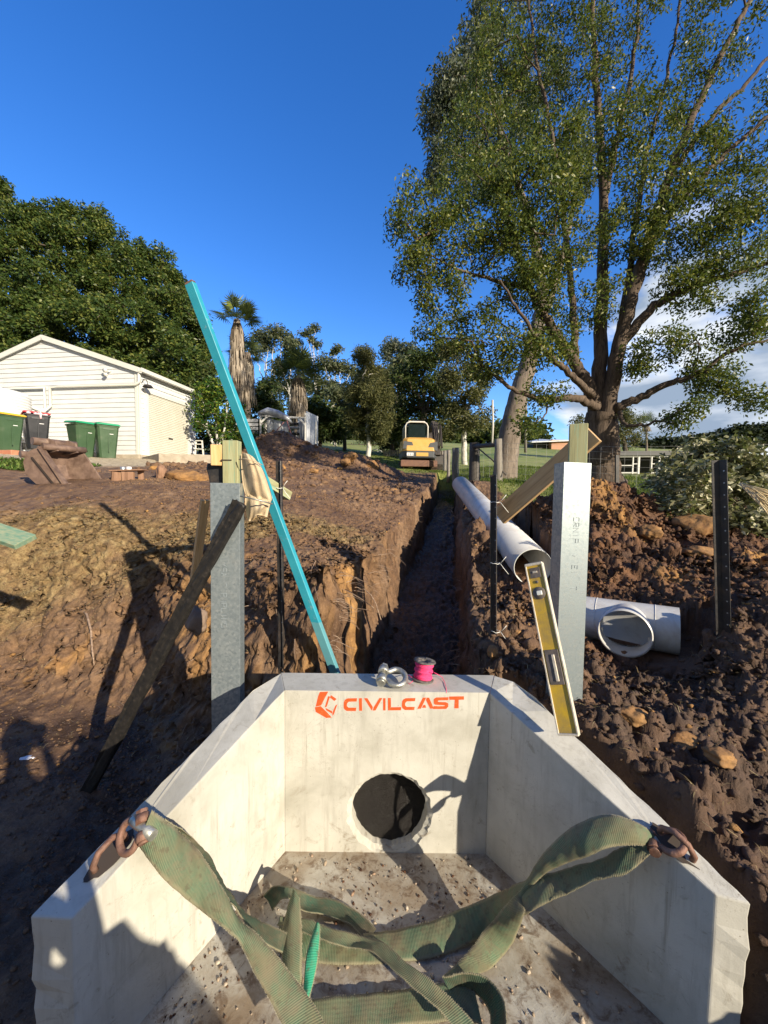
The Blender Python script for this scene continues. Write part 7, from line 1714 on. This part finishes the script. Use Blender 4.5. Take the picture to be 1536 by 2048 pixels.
scatter('mud_crumbs', 'small crumbs on the muddy pit floor left of the headwall', 3500, -3.4, -.7, 1.0, 3.1, .002, .014, m_cl_l, 34, None, 3)
scatter('mud_crumbs', 'clods over the far brown dirt heap', 2600, -5.5, 1.2, 7, 18, .015, .11, m_cl_r, 35, lambda x, y: smooth(.1, .4, trench(x, y))*(.2+.8*smooth(-.1, .3, fbm(x, y, .6, 3, 430))), 3)
# individual lumps
def lump(name, c, dims, m, label, cat, seed, group=None, fl=1.0):
    rng = np.random.default_rng(seed); V, F = ico(4); d = np.ones(len(V))
    for i in range(26):
        a = rng.normal(0, 1, 3); a /= np.linalg.norm(a); h = rng.uniform(.62, 1.0); dt = V@a; d = np.where(dt*d > h, h/np.maximum(dt, 1e-3), d)
    for f_, am in ((3, .05), (7, .035), (15, .02), (32, .014)):
        a = rng.normal(0, 1, (3, 3))*f_; d = d+am*np.sin(V@a[0]+rng.uniform(0, 6))*np.sin(V@a[1]+1)*1.4
    d = d+rng.normal(0, .008, len(V)); V = V*d[:, None]*np.array(dims)
    a = rng.uniform(0, 6.28); ca, sa = math.cos(a)*0+1, 0
    o = mesh_np(name, V, F, m, None, False); o.location = c; tag(o, label, cat, group); return o
m_clay = noisy('orange_clay', (.22, .105, .035), (.46, .25, .085), 9, (.8, .95), 0, .8, 28, dirt=(.10, .06, .035), dirt_amt=.9)
m_stone = noisy('brown_stone', (.16, .11, .08), (.28, .20, .14), 6, (.7, .9), 0, .5, 30)
def on_ground(px, py, Y, up=0.0): p = P(px, py, Y); return Vector((p.x, p.y, gz(p.x, p.y)+up))
def hit(px, py, y0=1.2, y1=8.0, up=0.0):
    """where the ground lies along the line of sight through a point of the photograph"""
    ys = np.linspace(y0, y1, 700); pts = np.array([tuple(P(px, py, float(y))) for y in ys]); g = ground_h(pts[:, 0], pts[:, 1]); k = np.argmax(pts[:, 2] <= g)
    p = pts[k]; return Vector((p[0], p[1], p[2]+up))
lump('clay_lump', hit(1262, 1438, up=0.02), (.085, .07, .05), m_clay, 'cracked orange clay lump below the tee fitting, nearest the spirit level', 'clay lump', 1)
lump('clay_lump', hit(1372, 1488, up=0.015), (.085, .06, .040), m_clay, 'flat orange clay lump lower right of the cracked one', 'clay lump', 2)
lump('clay_lump', hit(1440, 1520, up=0.015), (.075, .06, .035), m_clay, 'dirty ochre clay lump at the right end of the lower row of lumps', 'clay lump', 3)
lump('clay_boulder', hit(1392, 1062, up=0.06), (.26, .20, .17), m_clay, 'big orange brown clay boulder on the spoil under the bush', 'clay boulder', 4)
lump('clay_boulder', hit(1300, 1072, up=0.03), (.14, .12, .09), m_clay, 'small ochre clay boulder left of the big one on the mound', 'clay boulder', 5)
lump('clay_boulder', hit(1395, 1108, up=0.02), (.15, .12, .07), m_clay, 'bright ochre flake of clay just below the big boulder', 'clay boulder', 6)
lump('clay_lump', hit(985, 1312, up=0.02), (.045, .045, .05), m_clay, 'tan clay lump at the foot of the picket beside the trench', 'clay lump', 7)
lump('clay_lump', hit(1035, 1268, up=0.012), (.03, .03, .025), m_clay, 'little pale clay lump between the picket foot and the level', 'clay lump', 8)
lump('clay_ledge', P(372, 958, 6.7), (.46, .30, .17), m_clay, 'long orange clay ledge lying below the concrete path', 'clay ledge', 9)
lump('dark_stump', P(322, 951, 6.6), (.10, .10, .19), m_log, 'dark broken stump at the left end of the orange ledge', 'stump', 10)
lump('grey_stone', P(392, 1242, 2.75), (.085, .07, .14), m_stone, 'smooth brown stone stuck in the bank behind the left galvanised post', 'stone', 11)
lump('white_chip', hit(56, 1517, up=0.006), (.065, .035, .012), m_white, 'white chalky patch on the dark pit floor at the far left', 'chip', 12)
lump('clay_boulder', P(628, 942, 9.5), (.13, .12, .08), m_clay, 'rounded tan lump on the brown slope in front of the heap', 'clay boulder', 14)
for i, (x, y, Y, s) in enumerate(((700, 915, 14, .30), (742, 934, 14.5, .36), (690, 925, 13.5, .22), (668, 912, 15, .26))):
    lump('clay_boulder', P(x, y, Y), (s, s*.8, s*.7), m_clay, ('orange faced clay block left of the far grass on the heap', 'rightmost brown clay block at the end of the far heap', 'lower small clay block in front of the far heap crest', 'leftmost clay block on the far heap crest')[i], 'clay boulder', 20+i)
# straw and dead grass on the bank
def blades(name, label, x, y, L, W, m, seed, lie=.8, wide=None):
    rng = np.random.default_rng(seed); n = len(x); z = ground_h(x, y)+.004; az = rng.uniform(0, 6.283, n); el = rng.uniform(0, 1, n)**2*(1-lie)*1.5+.05
    d = np.stack([np.cos(az)*np.cos(el), np.sin(az)*np.cos(el), np.sin(el)], -1); l = L*rng.uniform(.4, 1.4, (n, 1)); s = np.stack([-np.sin(az), np.cos(az), np.zeros(n)], -1)*W*rng.uniform(.6, 1.3, (n, 1)); b = np.stack([x, y, z], -1)
    mid = b+d*l*.5+np.array([0, 0, .15])*l*rng.uniform(.2, 1, (n, 1)); tip = b+d*l+np.array([0, 0, -.05])*l
    V = np.stack([b-s, b+s, mid+s*.8, mid-s*.8, tip], 1).reshape(-1, 3); i = np.arange(n)[:, None]*5
    F = [tuple(q) for q in np.concatenate([i+0, i+1, i+2, i+3], 1)]; T = [tuple(q) for q in np.concatenate([i+3, i+2, i+4], 1)]
    me_o = mesh_np(name, V, F+T, m, None, False); tag(me_o, label, None, None, 'stuff'); return me_o
m_straw = leaf_mat('straw', (.20, .135, .065), (.38, .29, .14), (.55, .45, .24), .8, .1, .1)
rng = np.random.default_rng(61); x = rng.uniform(-4.6, .1, 90000); y = rng.uniform(2.6, 5.4, 90000); zf, zs, zo, zn = zones(x, y); pr = zs*.8+.03; ok = (rng.random(len(x)) < pr) & (trench(x, y) > .05); x, y = x[ok][:15000], y[ok][:15000]
blades('dead_grass', 'dry straw coloured grass matted over the top of the left bank', x, y, .045, .0022, m_straw, 62, .75)
x = rng.uniform(-4, .3, 2600); y = rng.uniform(4.5, 9, 2600); blades('dead_grass', 'scattered dry stalks over the level brown ground', x, y, .06, .0022, m_straw, 63, .9)
x = rng.uniform(.6, 3.6, 2600); y = rng.uniform(1.3, 3.6, 2600); ok = ~near_rest(x, y) & ~in_headwall(x, y, .02); blades('dead_grass', 'few dry stalks in the dark spoil on the right', x[ok], y[ok], .06, .0016, m_straw, 64, .8)
lm_grass = leaf_mat('field_grass', (.06, .10, .018), (.13, .19, .035), (.28, .30, .09), .6, .25, .1)
x = rng.uniform(2.4, 9, 60000); y = rng.uniform(7.5, 20, 60000); zf = zones(x, y)[0]; ok = zf > .5; x, y = x[ok][:26000], y[ok][:26000]; blades('grass', 'rough green grass along the fence line and paddock edge', x, y, .13, .008, lm_grass, 65, .2)
x = rng.uniform(-9, 3, 40000); y = rng.uniform(16, 34, 40000); zf = zones(x, y)[0]; ok = zf > .6; x, y = x[ok][:14000], y[ok][:14000]; blades('grass', 'mown green grass beyond the dirt heap', x, y, .10, .014, lm_grass, 66, .2)
# roots poking out of the trench edge and the bank
m_root = noisy('root', (.20, .13, .09), (.40, .29, .20), 40, (.8, .9), 0, .3, 90)
mb = MB(); rr = random.Random(14)
for k in range(150):
    y = 2.5+7*rr.random()**1.6; sd = -1 if rr.random() < .75 else 1; c = .20+.182*(y-3.0)+.03*math.sin(y*1.7); x = c+sd*(.40-.03*min(1, max(0, (y-4)/6)))
    h0 = gz(x+sd*.12, y); z = h0-rr.uniform(.02, .40); l = rr.uniform(.05, .16); p = Vector((x+sd*.05, y, z)); d = Vector((-sd, rr.uniform(-.5, .5), rr.uniform(-.5, .5))).normalized(); pts = [p]
    for i in range(4): p = p+d*l/4*1.2; d = (d+Vector((rr.uniform(-.3, .3), rr.uniform(-.3, .3), rr.uniform(-.45, .1)))).normalized(); pts.append(p)
    r0 = rr.uniform(.0012, .0035); mb.tube(pts, [r0, r0, r0*.8, r0*.6, r0*.3], 4, False)
for k in range(90):
    x = rr.uniform(-3.6, -.2); fy = float(np.interp(x, FX, FY)); y = fy+rr.uniform(.1, .8); z = gz(x, y); l = rr.uniform(.05, .2); p = Vector((x, y, z-.005)); d = Vector((rr.uniform(-1, 1), -.5, rr.uniform(-.4, .3))).normalized(); pts = [p]
    for i in range(4): p = p+d*l/4; d = (d+Vector((rr.uniform(-.5, .5), rr.uniform(-.3, .2), rr.uniform(-.5, .2)))).normalized(); pts.append(Vector((p.x, p.y, max(p.z, gz(p.x, p.y)-.003))))
    r0 = rr.uniform(.0012, .003); mb.tube(pts, [r0, r0, r0*.8, r0*.6, r0*.3], 4, False)
o = mb.build('hanging_roots', m_root); tag(o, 'fine torn roots poking from the trench sides and the bank', None, None, 'stuff')
mb = MB(); q = [(158, 1152, 3.72), (172, 1168, 3.62), (180, 1192, 3.5), (182, 1218, 3.4), (186, 1240, 3.3)]
mb.tube([on_ground(a, b, c, .012) for a, b, c in q], [.006, .010, .010, .008, .004], 7); one('pale_root', mb, m_root, 'single pale curved root lying on the left bank under the straw', 'root')
mb = MB(); q = [P(728, 1178, 2.95), P(742, 1190, 2.9), P(752, 1208, 2.85), P(762, 1240, 2.8)]; mb.tube([P(700, 1185, 2.98)]+q, .004, 5); mb.tube([P(690, 1178, 2.98), P(720, 1196, 2.9), P(748, 1216, 2.85)], .003, 5)
one('torn_root', mb, m_root, 'long thin torn root dangling over the left trench edge', 'root')
# grit on the slab
rng = np.random.default_rng(91)
def slab_pts(n):
    x = rng.uniform(-1.0, 1.05, n*3); y = rng.uniform(.95, 1.88, n*3); xl = np.interp(y, [.5, 1.08, 1.9], [-.93, -.90, -.47]); xr = np.interp(y, [.5, 1.17, 1.9], [1.09, 1.05, .50]); ok = (x > xl) & (x < xr); return x[ok][:n], y[ok][:n]
m_peb = clod_mat('pebbles', [(.30, .22, .15), (.48, .38, .27), (.62, .54, .42), (.40, .26, .17)], 60)
x, y = slab_pts(330); s = .0035+.0075*rng.random(len(x))**2; V, F = clod_mesh(x, y, FZ+s*.55, s, rng); o = mesh_np('gravel', V, F, m_peb, None, False); tag(o, 'pale pebbles sprinkled on the muddy concrete floor', None, None, 'stuff')
x, y = slab_pts(1500); x2, y2 = slab_pts(900); k = fbm(x, y, 3, 4, 500) > .02; x, y = x[k], y[k]; s = .0015+.0055*rng.random(len(x))**3; V, F = clod_mesh(x, y, FZ+s*.4, s, rng); o = mesh_np('mud_crumbs', V, F, m_cl_r, None, False); tag(o, 'dark crumbs of mud on the concrete floor', None, None, 'stuff')
# low weeds by the shed front
lm_weed = leaf_mat('weeds', (.05, .10, .02), (.12, .20, .04), (.26, .32, .09), .6, .25, .1)
x = rng.uniform(-9, -6.2, 5000); y = rng.uniform(7.0, 8.4, 5000); ok = fbm(x, y, 1.3, 3, 510) > .1; blades('weeds', 'patch of low green weeds behind the excavator bucket', x[ok], y[ok], .09, .012, lm_weed, 67, .3)

def skin_body(name, pts, edges, m, parent, sub=2):
    bm = bmesh.new(); ly = bm.verts.layers.skin.verify(); vs_ = []
    for p, r in pts:
        v = bm.verts.new(p); v[ly].radius = (r, r) if not hasattr(r, '__len__') else r; vs_.append(v)
    vs_[0][ly].use_root = True
    for a, b in edges: bm.edges.new((vs_[a], vs_[b]))
    me = bpy.data.meshes.new(name); bm.to_mesh(me); bm.free(); me.materials.append(m)
    o = bpy.data.objects.new(name, me); C.objects.link(o)
    sk = o.modifiers.new('skin', 'SKIN'); sk.use_smooth_shade = True; ss = o.modifiers.new('sub', 'SUBSURF'); ss.levels = sub; ss.render_levels = sub
    return attach(o, parent)
PX, PY = .28, -.42
pe = empty('person', (PX, PY, FZ), 'photographer standing behind the headwall mouth, seen only as the shadow at lower left', 'person')
m_skin = noisy('skin', (.50, .30, .21), (.56, .35, .25), 12, (.5, .6)); m_cloth = noisy('work_shirt', (.05, .08, .14), (.07, .10, .17), 8, (.8, .9)); m_tr = noisy('work_trousers', (.10, .09, .07), (.14, .12, .09), 8, (.85, .95)); m_boot = noisy('boots', (.12, .07, .04), (.2, .12, .07), 12)
o3 = lambda x, y, z: (PX+x, PY+y, z+FZ)
pts = [(o3(0, 0, .98), (.15, .11)), (o3(0, 0, 1.15), (.14, .10)), (o3(0, .01, 1.38), (.17, .11)), (o3(0, .0, 1.50), (.08, .07)), (o3(0, .015, 1.58), (.055, .055)), (o3(0, .03, 1.68), (.085, .10)), (o3(0, .03, 1.78), (.075, .09)),
       (o3(-.10, 0, .90), .10), (o3(-.12, .03, .50), .062), (o3(-.13, -.02, .12), .045), (o3(.10, 0, .90), .10), (o3(.12, .02, .50), .062), (o3(.13, -.03, .12), .045),
       (o3(-.19, 0, 1.45), .06), (o3(-.22, .10, 1.22), .045), (o3(-.2, .25, 1.46), .036), (o3(-.192, .29, 1.54), .026),
       (o3(.19, 0, 1.45), .06), (o3(.20, .12, 1.22), .045), (o3(.02, .26, 1.44), .036), (o3(-.05, .29, 1.54), .026), (o3(-.13, .10, .04), .042), (o3(.13, .09, .04), .042)]
ed = [(0, 1), (1, 2), (2, 3), (3, 4), (4, 5), (5, 6), (0, 7), (7, 8), (8, 9), (0, 10), (10, 11), (11, 12), (2, 13), (13, 14), (14, 15), (15, 16), (2, 17), (17, 18), (18, 19), (19, 20), (9, 21), (12, 22)]
skin_body('body', pts, ed, m_cloth, pe)
def hand(wr, fwd, side, nrm):
    wr, f, s, n = Vector(wr), Vector(fwd).normalized(), Vector(side).normalized(), Vector(nrm).normalized()
    pts = [(wr, .024), (wr+f*.05, (.036, .016))]; ed = [(0, 1)]
    for k, (l, o_) in enumerate(((.070, -.030), (.080, -.010), (.075, .010), (.058, .029))):
        b = len(pts); q = wr+f*.088+s*o_
        pts += [(q, .010), (q+f*l*.5+n*.012, .0085), (q+f*l*.75+n*.034, .0075)]; ed += [(1, b), (b, b+1), (b+1, b+2)]
    b = len(pts); pts += [(wr+f*.035-s*.04, .012), (wr+f*.065-s*.058+n*.012, .010), (wr+f*.09-s*.062+n*.026, .008)]; ed += [(1, b), (b, b+1), (b+1, b+2)]
    skin_body('hand', [(tuple(p), r) for p, r in pts], ed, m_skin, pe, 1)
hand(o3(-.192, .29, 1.54), (0, .0, 1), (1, 0, 0), (.8, .3, 0)); hand(o3(-.05, .29, 1.54), (-.5, .05, .8), (.8, 0, .5), (-.6, .3, 0))
mb = MB(); mb.lathe([(.098, 1.70), (.104, 1.76), (.085, 1.82), (.045, 1.855), (0, 1.862)], 24, Matrix.Translation((PX, PY+.02, FZ)) @ Matrix.Scale(1.1, 4, (0, 1, 0))); mb.wbuild('hair', noisy('hair', (.05, .03, .02), (.09, .06, .04), 30), pe)
mb = MB(); mb.box((PX-.12, PY+.33, 1.645+FZ), (.150, .009, .073), None, .003); 
ph = mb.build('phone', m_black); tag(ph, 'dark phone held up sideways by the photographer', 'phone')
for sx in (-.035, .035):
    mb = MB(); mb.lathe([(0, 0), (.011, .004), (.012, .011), (0, .016)], 12, Matrix.Translation((PX+sx, PY+.128, FZ+1.70)) @ Matrix.Rotation(R(-90), 4, 'X')); mb.wbuild('eye', m_white, pe)
mb = MB(); mb.bar((PX, PY+.125, FZ+1.695), (PX, PY+.148, FZ+1.655), .022, .022, bev=.008); mb.wbuild('nose', m_skin, pe)
mb = MB(); mb.box((PX, PY+.126, FZ+1.63), (.05, .01, .012), None, .004); mb.wbuild('mouth', noisy('lips', (.42, .2, .16), (.45, .22, .18), 10), pe)
for sx in (-.092, .092):
    mb = MB(); mb.lathe([(0, -.01), (.022, -.006), (.026, .006), (0, .01)], 12, Matrix.Translation((PX+sx, PY+.02, FZ+1.68)) @ Matrix.Rotation(R(90), 4, 'Y')); mb.wbuild('ear', m_skin, pe)
# legs' clothing and boots as slightly larger shells
skin_body('trousers', [(o3(0, 0, .99), (.158, .118)), (o3(-.10, 0, .88), .112), (o3(-.12, .03, .50), .076), (o3(-.13, -.02, .13), .062), (o3(.10, 0, .88), .112), (o3(.12, .02, .50), .076), (o3(.13, -.03, .13), .062)], [(0, 1), (1, 2), (2, 3), (0, 4), (4, 5), (5, 6)], m_tr, pe)
for sx in (-.13, .13):
    mb = MB(); mb.box(o3(sx, .05, .055), (.10, .27, .10), None, .035); mb.box(o3(sx, -.02, .13), (.10, .12, .12), None, .03); mb.wbuild('boot', m_boot, pe)

pe.scale = (.93, .93, .92); ph.location = (PX*.0, -.03, -.125)
